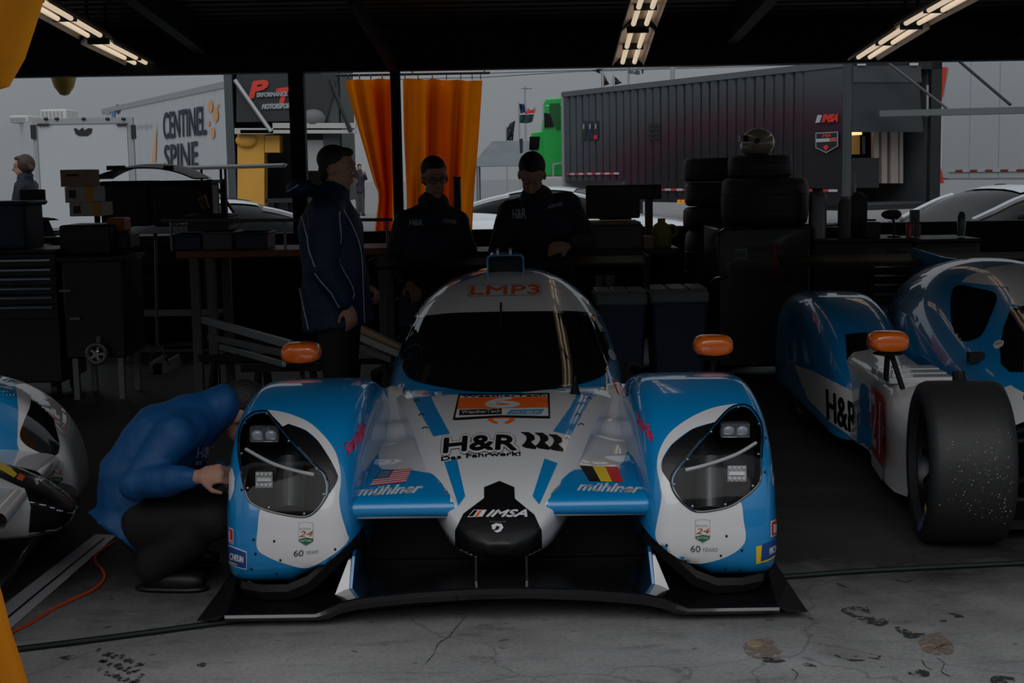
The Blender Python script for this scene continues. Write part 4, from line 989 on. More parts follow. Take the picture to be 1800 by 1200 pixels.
# 2 small enclosed cargo trailer
D2 = 31.0; a = U(62, 300, D2); b = U(238, 300, D2); F2 = Face((a.x, a.y), (b.x, b.y)); zt = U(150, 209, D2).z
T2 = thing('cargo_trailer', 'small white enclosed cargo trailer with its ramp door closed', 'trailer', (F2.p(F2.L/2, 0)))
mb = MB(); q0 = F2.p(0, .45); q1 = F2.p(F2.L, .45); back = Vector((-2.6, 5.0, 0)); h = Vector((0, 0, zt - .45))
mb.hexa([q0, q1, q1 + back, q0 + back, q0 + h, q1 + h, q1 + back + h, q0 + back + h]); obj('body', mb, M['tw'], T2)
mb = MB(); F2.box(mb, 0, F2.L, zt - .10, zt + .02, -.03, .06); F2.box(mb, 0, .09, .4, zt - .1, -.03, .06); F2.box(mb, F2.L - .09, F2.L, .4, zt - .1, -.03, .06); obj('rear_frame', mb, M['alud'], T2)
mb = MB(); F2.box(mb, .13, F2.L - .13, .5, zt - .16, -.045, .0); obj('ramp_door', mb, M['tw'], T2)
for x in (86, 207):
    mb = MB(); p = F2.at(x, 219, .08); mb.cyl(p + Vector((-.22 if x < 150 else 0, 0, 0)), p + Vector((0.02 if x < 150 else .22, 0, 0)), .03, seg=8); obj('door_latch', mb, M['dark'], T2)
for x in (82, 101, 148, 190, 218):
    mb = MB(); mb.ell(F2.at(x, 209, .05), (.05, .03, .035), 8, 6); obj('marker_lamp', mb, M['dark'], T2)
F2.poly('badge', [(131,226),(135,225),(140,229),(147,224),(150,229),(157,225),(164,226),(162,234),(155,239),(140,239),(134,235)], M['dark'], T2, .06)
for x in (60, 236):
    mb = MB(); p = F2.at(x, 232, .06); mb.box(p, (.10, .05, .30)); obj('tail_lamp', mb, M['dark'], T2)
for x0, x1, y0, y1, nm in ((22, 54, 203, 212, 'a'), (76, 121, 192, 208, 'b')):
    mb = MB(); p = U(x0, y1, D2 + 1.2); q = U(x1, y0, D2 + 1.2); mb.boxb(p.x, q.x, D2 + 1.0, D2 + 1.9, zt - .02, q.z); v = obj('roof_vent', mb, mat('vent_white', (.6, .6, .58), .5), T2, bevel=.03)
    for k in range(6):
        mb = MB(); xx = p.x + (q.x - p.x) * (k + .7) / 7; mb.boxb(xx - .02, xx + .02, D2 + .98, D2 + 1.0, zt + .03, q.z - .05); obj('vent_slot', mb, M['alud'], v)
wheels_row(T2, F2, (.35, F2.L - .35), .5, .34)
mb = MB(); F2.box(mb, F2.L/2 - .05, F2.L/2 + .05, 0, .47, .2, .3); obj('jack_foot', mb, M['steel'], T2)

# 3 race transporter rear with open gate
D3 = 34.0; a = U(402, 300, D3); b = U(600, 300, D3); F3 = Face((a.x, a.y), (b.x, b.y)); L3 = F3.L
T3 = thing('transporter', 'open rear of a dark transporter with red script P and motorsports lettering', 'trailer', F3.p(L3/2, 0))
zt = 4.3; mb = MB(); F3.box(mb, 0, L3, 1.0, zt, 3.0, 3.1); F3.box(mb, -.02, .02, .9, zt, .1, 3.0); F3.box(mb, L3 - .02, L3 + .02, .9, zt, .1, 3.0); F3.box(mb, 0, L3, .9, 1.0, .1, 3.0); F3.box(mb, 0, L3, zt - .05, zt, .1, 3.0); obj('body', mb, M['dark'], T3)
mb = MB(); F3.box(mb, -.02, .17, .0, zt, -.05, .15); obj('door_post', mb, mat('slate_post', (.06, .075, .085), .5), T3)
mb = MB(); F3.box(mb, L3 - .40, L3 - .02, .0, zt, -.05, .15); obj('door_post', mb, mat('slate_post', (.06, .075, .085), .5), T3)
sp = [F3.at(417, 130, .1), F3.at(596, 130, .1), F3.at(575, 212, .12), F3.at(417, 215, .12)]
mb = MB(); mb.slab(sp, F3.n * .08); obj('lifted_gate', mb, mat('dark_gate', (.02, .025, .03), .4), T3)
F3.text('lettering', 'P', (441,172), (474,167), (438,147), M['redink'], T3, .16, .03, .25); F3.text('lettering', 'T', (489,183), (516,180), (489,158), M['redink'], T3, .16, .03, .2)
F3.text('lettering', 'ERFORMANCE', (454,171), (507,169), (454,164), M['greyink'], T3, .17, .008); F3.text('lettering', 'MOTORSPORTS', (463,192), (520,190), (463,184), M['greyink'], T3, .17, .012, .2)
for y0, y1, x0, x1 in ((217, 226, 484, 628), (229, 235, 428, 628), (226, 236, 418, 485)):
    mb = MB(); mb.slab([F3.at(x0, y1, .4), F3.at(x1, y1, .4), F3.at(x1, y0, .4), F3.at(x0, y0, .4)], F3.n * .25); obj('lift_beam', mb, mat('pale_beam', (.5, .5, .48), .5), T3)
mb = MB(); mb.cyl(F3.at(417, 142, .3), F3.at(482, 232, .45), .05, seg=8); obj('gate_strut', mb, M['alud'], T3)
mb = MB(); mb.cyl(F3.at(583, 142, .3), F3.at(620, 232, .45), .05, seg=8); obj('gate_strut', mb, M['dark'], T3)
for x0, x1, y0, y1, m in ((418, 465, 236, 372, 'yellowcab'), (466, 492, 238, 268, 'yellowcab')):
    MATS.get(m) or mat(m, (.70, .36, .05), .5, noise_amt=.2, noise_scale=2)
    mb = MB(); mb.slab([F3.at(x0, y1, .05), F3.at(x1, y1, .05), F3.at(x1, y0, .05), F3.at(x0, y0, .05)], F3.n * .5); obj('yellow_locker', mb, MATS[m], T3)
mb = MB(); mb.ell(F3.at(434, 247, .12), (.25, .08, .16), 14, 8); obj('yellow_helmet', mb, MATS['yellowcab'], T3)
mb = MB(); mb.slab([F3.at(524, 300, .02), F3.at(575, 300, .02), F3.at(570, 246, .02), F3.at(524, 246, .02)], F3.n * .2); obj('silver_locker', mb, mat('silver_locker', (.35, .36, .36), .5), T3)
mb = MB(); mb.ell(F3.at(553, 209, .25), (.30, .2, .22), 14, 8); obj('spare_cover', mb, mat('grey_cover', (.16, .17, .17), .7), T3)
mb = MB(); F3.box(mb, .2, .3, 0, .95, 1, 1.1); F3.box(mb, L3 - .3, L3 - .2, 0, .95, 1, 1.1); obj('support_leg', mb, M['steel'], T3)['kind'] = 'stuff'

# 4 long grey semi-trailer with open back
a = U(991, 300, 44.5); b = U(1488, 300, 33.0); F4 = Face((a.x, a.y), (b.x, b.y)); L4 = F4.L
T4 = thing('semi_trailer', 'long dark grey ribbed semi trailer with a purple glow print', 'trailer', F4.p(L4/2, 0))
def t4z(px, py): return F4.at(px, py).z
zt = (t4z(1000, 158) + t4z(1488, 113)) / 2; zlow = 1.22; zlow2 = .62; lm = 0
for k in range(200):
    if F4.p(k / 200 * L4, 0): pass
l_step = (F4.at(1090, 300) - F4.a).dot(F4.u)
mb = MB(); Lb = L4 - 3.2; F4.box(mb, 0, Lb, zlow, zt - .02, .05, 2.5); F4.box(mb, l_step, Lb, zlow2, zlow, .05, 2.5); F4.box(mb, Lb, L4, zlow2, zt - .02, .05, .1); F4.box(mb, Lb, L4, zlow2, zt - .02, 2.44, 2.5); F4.box(mb, Lb, L4, zlow2, zlow2 + .05, .1, 2.44); F4.box(mb, Lb, L4, zt - .08, zt - .02, .1, 2.44); obj('body', mb, M['tgrey'], T4)
def print_material():
    m = bpy.data.materials.new('ribbed_skin_print'); m.use_nodes = True; n = m.node_tree.nodes; l = m.node_tree.links; bs = n['Principled BSDF']
    ge = n.new('ShaderNodeNewGeometry'); vm = n.new('ShaderNodeVectorMath'); vm.operation = 'DISTANCE'; c = F4.at(1330, 335)
    mp = n.new('ShaderNodeVectorMath'); mp.operation = 'MULTIPLY'; mp.inputs[1].default_value = (.55, .35, 1.5); l.new(ge.outputs['Position'], mp.inputs[0])
    vm.inputs[1].default_value = (c.x * .55, c.y * .35, c.z * 1.5); l.new(mp.outputs[0], vm.inputs[0])
    r = n.new('ShaderNodeValToRGB'); e = r.color_ramp.elements; e[0].position = .0; e[0].color = (.016, .016, .019, 1); e[1].position = 1.0; e[1].color = (.080, .096, .108, 1)
    q = e.new(.42); q.color = (.018, .015, .019, 1); q = e.new(.62); q.color = (.058, .018, .036, 1); q = e.new(.8); q.color = (.060, .056, .066, 1)
    dv = n.new('ShaderNodeMath'); dv.operation = 'DIVIDE'; dv.inputs[1].default_value = 4.3; l.new(vm.outputs['Value'], dv.inputs[0]); l.new(dv.outputs[0], r.inputs[0])
    l.new(r.outputs[0], bs.inputs['Base Color']); bs.inputs['Roughness'].default_value = .5; bs.inputs['Specular IOR Level'].default_value = .25; return m
M['print'] = print_material()
N = 34
for k in range(N):
    l0 = L4*k/N; l1 = L4*(k+1)/N; zz = zlow if l0 < l_step - .05 else zlow2; mb = MB()
    if k < N - 4:
        q = lambda l, z, d: F4.a + F4.u * l + Vector((0, 0, z)) + F4.n * d; w = l1 - l0
        mb.grid([[q(l0 + .005, z_, .05), q(l0 + w*.18, z_, 0), q(l0 + w*.62, z_, 0), q(l0 + w*.78, z_, .05), q(l1 - .005, z_, .05)] for z_ in (zz, zt - .12)])
    else: F4.box(mb, l0, l1, zz, zt - .12, 0.0, .05)
    obj('side_panel', mb, M['print'], T4, smooth=False)
mb = MB(); F4.box(mb, -.02, L4, zt - .12, zt + .03, -.03, 2.52); obj('roof_rail', mb, mat('slate_rail', (.11, .125, .135), .5), T4)
mb = MB(); F4.box(mb, -.06, .06, .95, zt, -.03, 2.5); obj('front_post', mb, M['alud'], T4)
mb = MB(); F4.box(mb, L4 - .10, L4 + .04, .6, zt, -.04, .10); obj('rear_post', mb, mat('slate_post2', (.05, .06, .068), .5), T4)
def tape(face, root, l0, l1, z, n, ms, off=.03, h=.06):
    mb = MB()
    for k in range(n): face.box(mb, l0 + (l1-l0)*k/n, l0 + (l1-l0)*(k+1)/n, z, z + h, -off, 0, k % 2)
    o = obj('reflective_tape', mb, ms, root, smooth=False); o['kind'] = 'stuff'
tape(F4, T4, .2, l_step - .05, zlow + .18, 12, [M['red'], M['tw']])
l_a = (F4.at(1160, 300) - F4.a).dot(F4.u); tape(F4, T4, l_a, L4 - .3, zlow2 + .32, 26, [M['red'], M['tw']])
for px in (1196, 1203):
    mb = MB(); mb.box(F4.at(px, 354, .05), (.09, .05, .10)); obj('side_marker', mb, mat('amber_lens', (.8, .25, .02), .3, emit=(1, .3, .05), estr=.8), T4)
wheels_row(T4, F4, (L4 - 2.2, L4 - 3.5), .2); wheels_row(T4, F4, (1.2, 2.4), .5)
mb = MB(); F4.box(mb, l_step + .2, l_step + .35, -.01, .7, .4, .55); obj('landing_leg', mb, M['steel'], T4)
for k, (x, m) in enumerate(((1025, 'dark'), (1036, 'navyink'), (1046, 'dark'))):
    F4.poly('window_badge', [(x, 214), (x + 8, 212), (x + 8, 245), (x, 247)], M[m], T4, .04); F4.poly('window_badge', [(x+2, 218), (x + 5, 217), (x + 5, 226), (x+2, 227)], M['alud'], T4, .05)
F4.poly('window_badge', [(1046, 238), (1053, 237), (1053, 244), (1046, 245)], M['red'], T4, .05)
for i in range(4):
    for j in range(3): F4.poly('chevron', [(1140 + 6*j, 222 + 8*i), (1144 + 6*j, 222 + 8*i), (1150 + 6*j, 216 + 8*i), (1146 + 6*j, 216 + 8*i)], M['dark'], T4, .04)
F4.text('lettering', 'IMSA', (1448,214), (1475,213), (1450,202), M['redink'], T4, .05, .02, .2); F4.poly('flag_mark', [(1436,216),(1444,215),(1448,202),(1440,202)], M['tw'], T4, .05)
F4.poly('shield', [(1436,233),(1476,231),(1476,257),(1455,269),(1436,260)], M['alud'], T4, .045); F4.poly('shield', [(1438,235),(1474,233),(1474,256),(1455,266.5),(1438,258.5)], M['dark'], T4, .052)
F4.poly('shield_band', [(1438,244),(1474,242),(1474,248),(1438,250)], M['tw'], T4, .06); F4.poly('shield_band', [(1462,243),(1474,242.5),(1474,247),(1462,248)], M['redink'], T4, .066); F4.text('lettering', 'IMSA', (1449,241), (1464,240), (1450,236), M['redink'], T4, .06, .006); F4.poly('shield_spot', [(1450,258),(1456,254),(1460,258),(1455,265)], M['redink'], T4, .06)
# its open back: frame, lit bay, tail lift
a5 = F4.p(L4, 0); b5 = U(1652, 300, 34.2); F5 = Face((a5.x + .02, a5.y), (b5.x, b5.y)); L5 = F5.L
mb = MB(); F5.box(mb, 0, .10, .5, zt + .05, -.02, .3); F5.box(mb, L5 - .32, L5, .5, zt + .05, -.02, .3); F5.box(mb, 0, L5, zt - .15, zt + .05, -.02, .3); obj('back_frame', mb, M['dark'], T4)
bay = [(F5.at(1497, 330, -1.2)), (F5.at(1628, 330, -1.2)), (F5.at(1628, 232, -1.2)), (F5.at(1497, 232, -1.2))]
mb = MB(); F5.box(mb, .1, L5 - .3, .5, .62, 0, 3); F5.box(mb, .1, L5 - .3, .5, zt, 3.0, 3.1); obj('bay', mb, M['dark'], T4)
mb = MB(); mb.slab([F5.at(1497, 232, .02), F5.at(1622, 232, .02), F5.at(1612, 112, .02), F5.at(1497, 112, .02)], F5.n * .1); obj('upper_door', mb, mat('slate_door', (.035, .045, .050), .45), T4)
mb = MB(); mb.slab([F5.at(1497, 145, .05), F5.at(1618, 145, .05), F5.at(1616, 116, .05), F5.at(1497, 116, .05)], F5.n * .04); obj('upper_door_band', mb, mat('slate_band', (.06, .07, .075), .4), T4)
M['litwall'] = mat('lamp_lit_wall', (.60, .38, .12), .6)
mb = MB(); mb.slab([F5.at(1498, 270, -.9), F5.at(1556, 270, -.9), F5.at(1556, 226, -.9), F5.at(1498, 226, -.9)], F5.n * .1); obj('lit_wall', mb, M['litwall'], T4)
mb = MB(); mb.slab([F5.at(1500, 238, -.3), F5.at(1530, 236, -.3), F5.at(1530, 231, -.3), F5.at(1500, 232, -.3)], F5.n * .05); obj('bay_lamp', mb, mat('warm_strip_lamp', (.9, .7, .4), .4, emit=(1, .62, .25), estr=6), T4)
ld = bpy.data.lights.new('bay_lamp_light', 'POINT'); ld.energy = 22; ld.color = (1, .7, .4); ld.shadow_soft_size = .2; lo = link('bay_lamp_light', ld); lo.location = F5.at(1515, 240, -.45)
for x0, x1, m in ((1566, 1575, 'cream2'), (1580, 1590, 'cream2'), (1596, 1609, 'cream2'), (1612, 1618, 'cream2')):
    MATS.get(m) or mat(m, (.42, .36, .33), .6)
    mb = MB(); mb.slab([F5.at(x0, 322, -.6), F5.at(x1, 322, -.6), F5.at(x1, 226, -.6), F5.at(x0, 226, -.6)], F5.n * .1); obj('bay_locker', mb, MATS[m], T4)
mb = MB(); mb.slab([F5.at(1532, 325, -.5), F5.at(1560, 325, -.5), F5.at(1560, 285, -.5), F5.at(1532, 285, -.5)], F5.n * .3); obj('bay_cabinet', mb, mat('grey_cabinet', (.12, .12, .12), .5), T4)
mb = MB(); mb.slab([F5.at(1498, 330, -.4), F5.at(1565, 330, -.4), F5.at(1565, 277, -.4), F5.at(1498, 277, -.4)], F5.n * .2); obj('bay_counter', mb, M['dark'], T4)
for x in (1505, 1517, 1543): mb = MB(); mb.bar(F5.at(x, 238, -.5), F5.at(x + (14 if x == 1505 else 0), 270, -.5), .06); obj('bay_brace', mb, M['dark'], T4)
for x in (1510, 1602): mb = MB(); mb.box(F5.at(x, 113, .08), (.20, .06, .07)); obj('marker_lamp', mb, M['tw'], T4)
mb = MB(); p0 = F5.at(1538, 201, .3); p1 = U(1830, 193, 31.0); mb.bar(p0, p1, .5, .14); obj('tail_lift', mb, mat('lift_steel', (.16, .18, .19), .4, metal=.3), T4)
mb = MB(); mb.cyl(F5.at(1540, 108, .3), F5.at(1638, 192, .5), .035, seg=8); obj('lift_cable', mb, M['steel'], T4)
mb = MB(); mb.cyl(U(1682, 104, 32.6), U(1776, 184, 31.2), .035, seg=8); obj('lift_cable', mb, M['dark'], T4)
mb = MB(); mb.cyl(F5.at(1624, 150, .12), F5.at(1624, 205, .12), .03, seg=8); obj('lift_strut', mb, M['alud'], T4)

# 5 white trailer at the right edge
a = U(1654, 300, 40.0); b = U(1990, 300, 34.0); F6 = Face((a.x, a.y), (b.x, b.y)); T6 = thing('semi_trailer', 'white semi trailer with orange-red corner at the right edge', 'trailer', F6.p(F6.L/2, 0))
mb = MB(); F6.box(mb, 0, F6.L, 1.1, 4.6, .04, 2.5); obj('body', mb, M['tw'], T6)
for k in range(6):
    mb = MB(); F6.box(mb, F6.L*k/6 + .015, F6.L*(k+1)/6 - .015, 1.15, 4.55, 0, .05); obj('side_panel', mb, M['tw'], T6, smooth=False)
F6.poly('orange_corner', [(1654,118),(1667,118),(1654,195)], M['orangeink'], T6, .03); F6.poly('orange_corner', [(1652,282),(1661,322),(1652,322)], M['orangeink'], T6, .03)
l0 = (F6.at(1668, 300) - F6.a).dot(F6.u); tape(F6, T6, l0, F6.L, F6.at(1730, 302).z, 22, [M['tw'], mat('dark_red_tape', (.25, .03, .03), .5)])
mb = MB(); F6.box(mb, l0, F6.L, F6.at(1730, 316).z, F6.at(1730, 313).z, -.03, .02); obj('lower_rail', mb, M['alud'], T6)
wheels_row(T6, F6, (2.0, 3.2), .3); wheels_row(T6, F6, (F6.L - 1.0,), .3)

# 6 green tractor unit in front of the grey trailer
DG = 46.0; TG = thing('truck', 'bright green truck cab coupled to the grey trailer', 'truck', (U(950, 300, DG).x, DG, 0))
def gslab(name, P, m, d0=0.0, d1=2.3, bev=.05): mb = MB(); mb.slab([U(x, y, DG + d0) for x, y in P], (0, d1, 0)); return obj(name, mb, m, TG, bevel=bev, smooth=False)
gslab('cab', [(930,310),(990,310),(990,225),(958,228),(935,232),(934,262)], M['greenpaint']); gslab('sleeper', [(955,310),(990,310),(990,182),(957,184),(957,205),(953,226)], M['greenpaint'], -.05)
gslab('roof_fairing', [(957,206),(990,205),(990,170),(960,173),(956,180)], M['greenpaint'], -.02); gslab('fairing_window', [(956,198),(966,200),(974,222),(957,224)], M['glass'], -.12, .1, .0)
gslab('dark_panel', [(966,182),(985,181),(985,226),(978,226),(966,200)], mat('deep_green', (.004, .10, .02), .4), -.13, .1, 0)
gslab('side_window', [(931,240),(949,240),(947,262),(930,264)], M['glass'], -.06, .1, 0); gslab('bonnet', [(912,310),(936,310),(936,264),(916,272)], M['greenpaint'], .2, 1.8)
gslab('mirror', [(913,244),(919,243),(919,268),(914,270)], M['dark'], -.5, .12, .01); gslab('grab_rail', [(971,310),(974,310),(974,290),(990,287),(990,284),(971,287)], M['alud'], -.3, .06, 0)
for x in (935, 975):
    mb = MB(); c = U(x, 300, DG + .25); mb.lathe([(.3, -.14), (.46, -.15), (.5, -.1), (.5, .1), (.46, .15), (.3, .14)], (c.x, DG + .25, .488), (0, 1, 0), 20); obj('wheel', mb, M['rubber'], TG)

# 7 grey canvas tent, flags, poles and wires against the sky
DT = 58.0; mb = MB(); z0 = U(870, 292, DT).z; z1 = U(870, 262, DT).z; z2 = U(870, 246, DT).z; x0 = U(838, 270, DT).x; x1 = U(960, 270, DT).x
mb.add([(x0-.3, DT, z0), (x1, DT, z0), (x1, DT+5, z0), (x0-.3, DT+5, z0), (x0+.6, DT+2.4, z2), (x1-.6, DT+2.4, z2)], [(0, 1, 5, 4), (1, 2, 5), (2, 3, 4, 5), (3, 0, 4)])
TT = thing('tent', 'low grey canvas tent beyond the orange curtain', 'tent', ((x0+x1)/2, DT, 0)); obj('canopy_sheet', mb, M['tarp'], TT, smooth=False)
for x in (x0, x1 - .3):
    for y in (DT + .1, DT + 4.9): mb = MB(); mb.bar((x, y, -.01), (x, y, z0 + .05), .08); obj('leg', mb, M['steel'], TT)
def pole(name, label, px, ytop, D, r, parts, cat='flag'):
    p = U(px, 300, D); t = thing(name, label, cat, (p.x, D, 0)); mb = MB(); mb.cyl((p.x, D, -.012), (p.x, D, U(px, ytop, D).z), r, seg=8); obj('pole', mb, M['alud'], t)
    for nm, P, m in parts:
        V, F = tri_poly(resample(P, 6), 6); V3 = []
        for x, y in V: q = U(x, y, D); q.y += .12 * math.sin((x - px) * .5 + y * .2) - .06; V3.append(q)
        mb = MB(); mb.add(V3, F); mb2 = MB(); mb2.add([v + Vector((0, .02, 0)) for v in V3], [f[::-1] for f in F]); mb.add(mb2.v, mb2.f); obj(nm, mb, m, t)
    return t
pole('flag', 'blue white and red flag flying over a dark banner', 914, 180, 90, .05, [('blue_field', [(913,183),(922,182),(924,197),(915,200)], M['navy']), ('white_field', [(921,191),(942,188),(941,193),(923,196)], M['tw']), ('red_field', [(923,193),(942,191),(940,199),(924,200)], M['redink']), ('banner', [(913,202),(939,201),(936,214),(926,217),(914,216)], mat('dark_teal_cloth', (.02, .06, .07), .8))])
pole('feather_flag', 'black feather banner standing beyond the tent', 891, 222, 80, .04, [('banner', [(891,247),(891,226),(896,217),(906,212),(904,225),(902,247)], M['dark'])])
pole('flag', 'torn dark flag high above the trailer, leftmost of three', 1062, 120, 70, .03, [('banner', [(1042,124),(1052,121),(1060,121),(1054,126),(1056,130)], M['dark'])])
pole('flag', 'black flag with red corner above the grey trailer', 1059, 126, 72, .03, [('banner', [(1060,128),(1071,148),(1062,151),(1059,148)], M['dark']), ('red_corner', [(1064,144),(1071,148),(1063,151)], M['redink'])])
pole('flag', 'small black triangular flag right of the red cornered one', 1079, 132, 72, .03, [('banner', [(1080,134),(1093,146),(1080,150)], M['dark'])])
pole('sign_board', 'small grey sign on a pole above the grey trailer', 1106, 118, 75, .06, [('board', [(1104,120),(1125,121),(1125,132),(1104,129)], M['greyvinyl']), ('lamp', [(1127,123),(1131,123),(1131,129),(1128,130)], M['dark'])], 'sign')
pole('light_mast', 'distant light mast with a crossbar above the blue flag', 925, 152, 140, .09, [('crossbar', [(916,155),(935,155),(935,156.5),(916,156.5)], M['steel'])], 'mast')
pole('utility_pole', 'timber utility pole rising behind the grey trailer', 1183, 112, 100, .16, [('crossarm', [(1179,118),(1188,118),(1188,120),(1179,120)], M['cream'])], 'pole')
mb = MB(); mb.tube([U(600, 131, 95), U(850, 129, 95), U(1183, 119, 101), U(1500, 108, 95), U(1850, 90, 95)], .025, 5); tag(obj('overhead_wire', mb, M['dark']), 'upper overhead wire strung across the sky', 'wire')
mb = MB(); mb.tube([U(600, 142, 98), U(850, 136, 98), U(1010, 126, 98), U(1183, 121, 101.5), U(1850, 100, 95)], .025, 5); tag(obj('overhead_wire', mb, M['dark']), 'lower overhead wire strung across the sky', 'wire')
mb = MB(); p = U(112, 140, 13.6); mb.lathe([(.0, -.28), (.04, -.27), (.09, -.2), (.12, -.1), (.12, .0), (.05, .04), (.0, .05)], (p.x, 13.6, p.z + .13), (0, 0, 1), 20); t = thing('hanging_lamp', 'yellow hanging lantern under the far header', 'lantern', (p.x, 13.6, p.z)); obj('shade', mb, mat('yellow_plastic', (.55, .38, .08), .5), t)
mb = MB(); mb.cyl((p.x, 13.6, p.z + .15), (p.x, 13.15, 2.52), .006, seg=6); obj('cord', mb, M['dark'], t)
# ------------------------------------------------------------------ people
M['skin'] = mat('skin', (0.42, 0.22, 0.15), 0.55, noise_amt=.1, noise_scale=40)
M['hair'] = mat('dark_hair', (0.012, 0.009, 0.008), 0.6, bump=.6, bscale=120)
M['hairbrown'] = mat('brown_hair', (0.05, 0.025, 0.015), 0.6, bump=.6, bscale=60)
M['jacket'] = mat('navy_jacket_cloth', (0.002, 0.022, 0.065), 0.65, bump=.35, noise_scale=9, noise_amt=.15)
M['jacket_dark'] = mat('dark_navy_jacket_cloth', (0.003, 0.008, 0.020), 0.7, bump=.3, noise_scale=9, noise_amt=.15)
M['jacket_blue'] = mat('royal_blue_jacket_cloth', (0.001, 0.075, 0.235), 0.6, bump=.45, noise_scale=8, noise_amt=.12)
M['trouser'] = mat('black_trouser_cloth', (0.005, 0.005, 0.006), 0.8, bump=.3, noise_scale=12)
M['shoe'] = mat('black_shoe_leather', (0.007, 0.007, 0.008), 0.5)
M['piping'] = mat('silver_piping', (0.42, 0.48, 0.60), 0.4)
M['eyewhite'] = mat('eye', (0.5, 0.5, 0.48), 0.2)
def remesh(name, mb, m, parent, voxel, smooth=4, factor=.5):
    me = to_mesh('tmp', mb, m, True); o = link('tmp', me)
    r = o.modifiers.new('r', 'REMESH'); r.mode = 'VOXEL'; r.voxel_size = voxel; r.use_smooth_shade = True
    if smooth: s_ = o.modifiers.new('s', 'SMOOTH'); s_.iterations = smooth; s_.factor = factor
    dg = bpy.context.evaluated_depsgraph_get(); nm = bpy.data.meshes.new_from_object(o.evaluated_get(dg)); bpy.data.objects.remove(o)
    nm.name = name
    if parent is not None: nm.transform(ROOTM[parent.name].inverted())
    nm.materials.clear(); nm.materials.append(m)
    nm.polygons.foreach_set('use_smooth', [True] * len(nm.polygons))
    q = link(name, nm)
    if parent is not None: q.parent = parent; ROOTM[q.name] = ROOTM[parent.name]
    return q
def limb(mb, pts, rad, up=None, seg=14):
    """tapered limb with rounded ends"""
    mb.tube(pts, rad, seg, True, up=up)
    for p, r in ((pts[0], rad[0]), (pts[-1], rad[-1])):
        ra = r if not isinstance(r, (list, tuple)) else min(r); mb.ell(p, (ra, ra, ra), 12, 8)
    for p, r in zip(pts[1:-1], rad[1:-1]):
        ra = r if not isinstance(r, (list, tuple)) else min(r); mb.ell(p, (ra, ra, ra), 12, 8)
def frame(f, u):
    f = Vector(f).normalized(); u = Vector(u); u = (u - f * u.dot(f)).normalized(); s = f.cross(u); return Matrix((s, f, u)).transposed(), s, f, u
def add_hand(mb, w, d, nrm, side, curl=.5, sc=1.0):
    """w wrist, d direction of the fingers, nrm back-of-hand normal; thumb leaves the side of the palm"""
    d = Vector(d).normalized(); nrm = Vector(nrm); nrm = (nrm - d * nrm.dot(d)).normalized(); a = d.cross(nrm).normalized() * side
    R = Matrix((a, d, nrm)).transposed()
    mb.ell(w + d * .05 * sc, (.040 * sc, .055 * sc, .017 * sc), 14, 10, R)
    for k, (off, L) in enumerate(((.030, .070), (.010, .080), (-.011, .074), (-.030, .058))):
        p = w + d * .085 * sc + a * off * sc; pts = [p - d * .03 * sc]; ang = 0.15; cur = p; pts.append(cur.copy())
        for seg_ in (.45, .32, .23):
            ang += curl * (1 + .12 * k); cur = cur + (d * math.cos(ang) - nrm * math.sin(ang)) * L * seg_ * sc; pts.append(cur.copy())
        limb(mb, pts, [.0095 * sc, .0095 * sc, .009 * sc, .0085 * sc, .0075 * sc], seg=8)
    p = w + d * .03 * sc + a * .032 * sc; t1 = p + (a * .7 + d * .6 - nrm * .3).normalized() * .035 * sc; t2 = t1 + (a * .25 + d * .85 - nrm * .4).normalized() * .032 * sc
    limb(mb, [p - a * .012 * sc, p, t1, t2], [.012 * sc, .012 * sc, .0105 * sc, .009 * sc], seg=8)
def add_head(mb, c, f, u, neck, sc=1.0):
    R, s, f, u = frame(f, u); c = Vector(c); k = sc
    mb.ell(c + (u*.022 - f*.008)*k, (.074*k, .094*k, .092*k), 20, 14, R)
    mb.ell(c + (-u*.045 + f*.022)*k, (.057*k, .066*k, .074*k), 18, 12, R)
    mb.ell(c + (-u*.100 + f*.055)*k, (.028*k, .027*k, .022*k), 12, 8, R)
    limb(mb, [c + (f*.088 + u*.02)*k, c + (f*.104 - u*.012)*k, c + (f*.112 - u*.03)*k], [.009*k, .012*k, .016*k], seg=8)
    mb.ell(c + (f*.078 + u*.034)*k, (.055*k, .020*k, .012*k), 14, 8, R)
    mb.ell(c + (f*.083 - u*.062)*k, (.025*k, .013*k, .011*k), 12, 8, R)
    for q in (-1, 1): mb.ell(c + (s*q*.075 - f*.012 - u*.008)*k, (.011*k, .021*k, .032*k), 10, 8, R)
    limb(mb, [c + (-u*.06 - f*.015)*k, neck], [.054*k, .060*k])
    return R, s, f, u
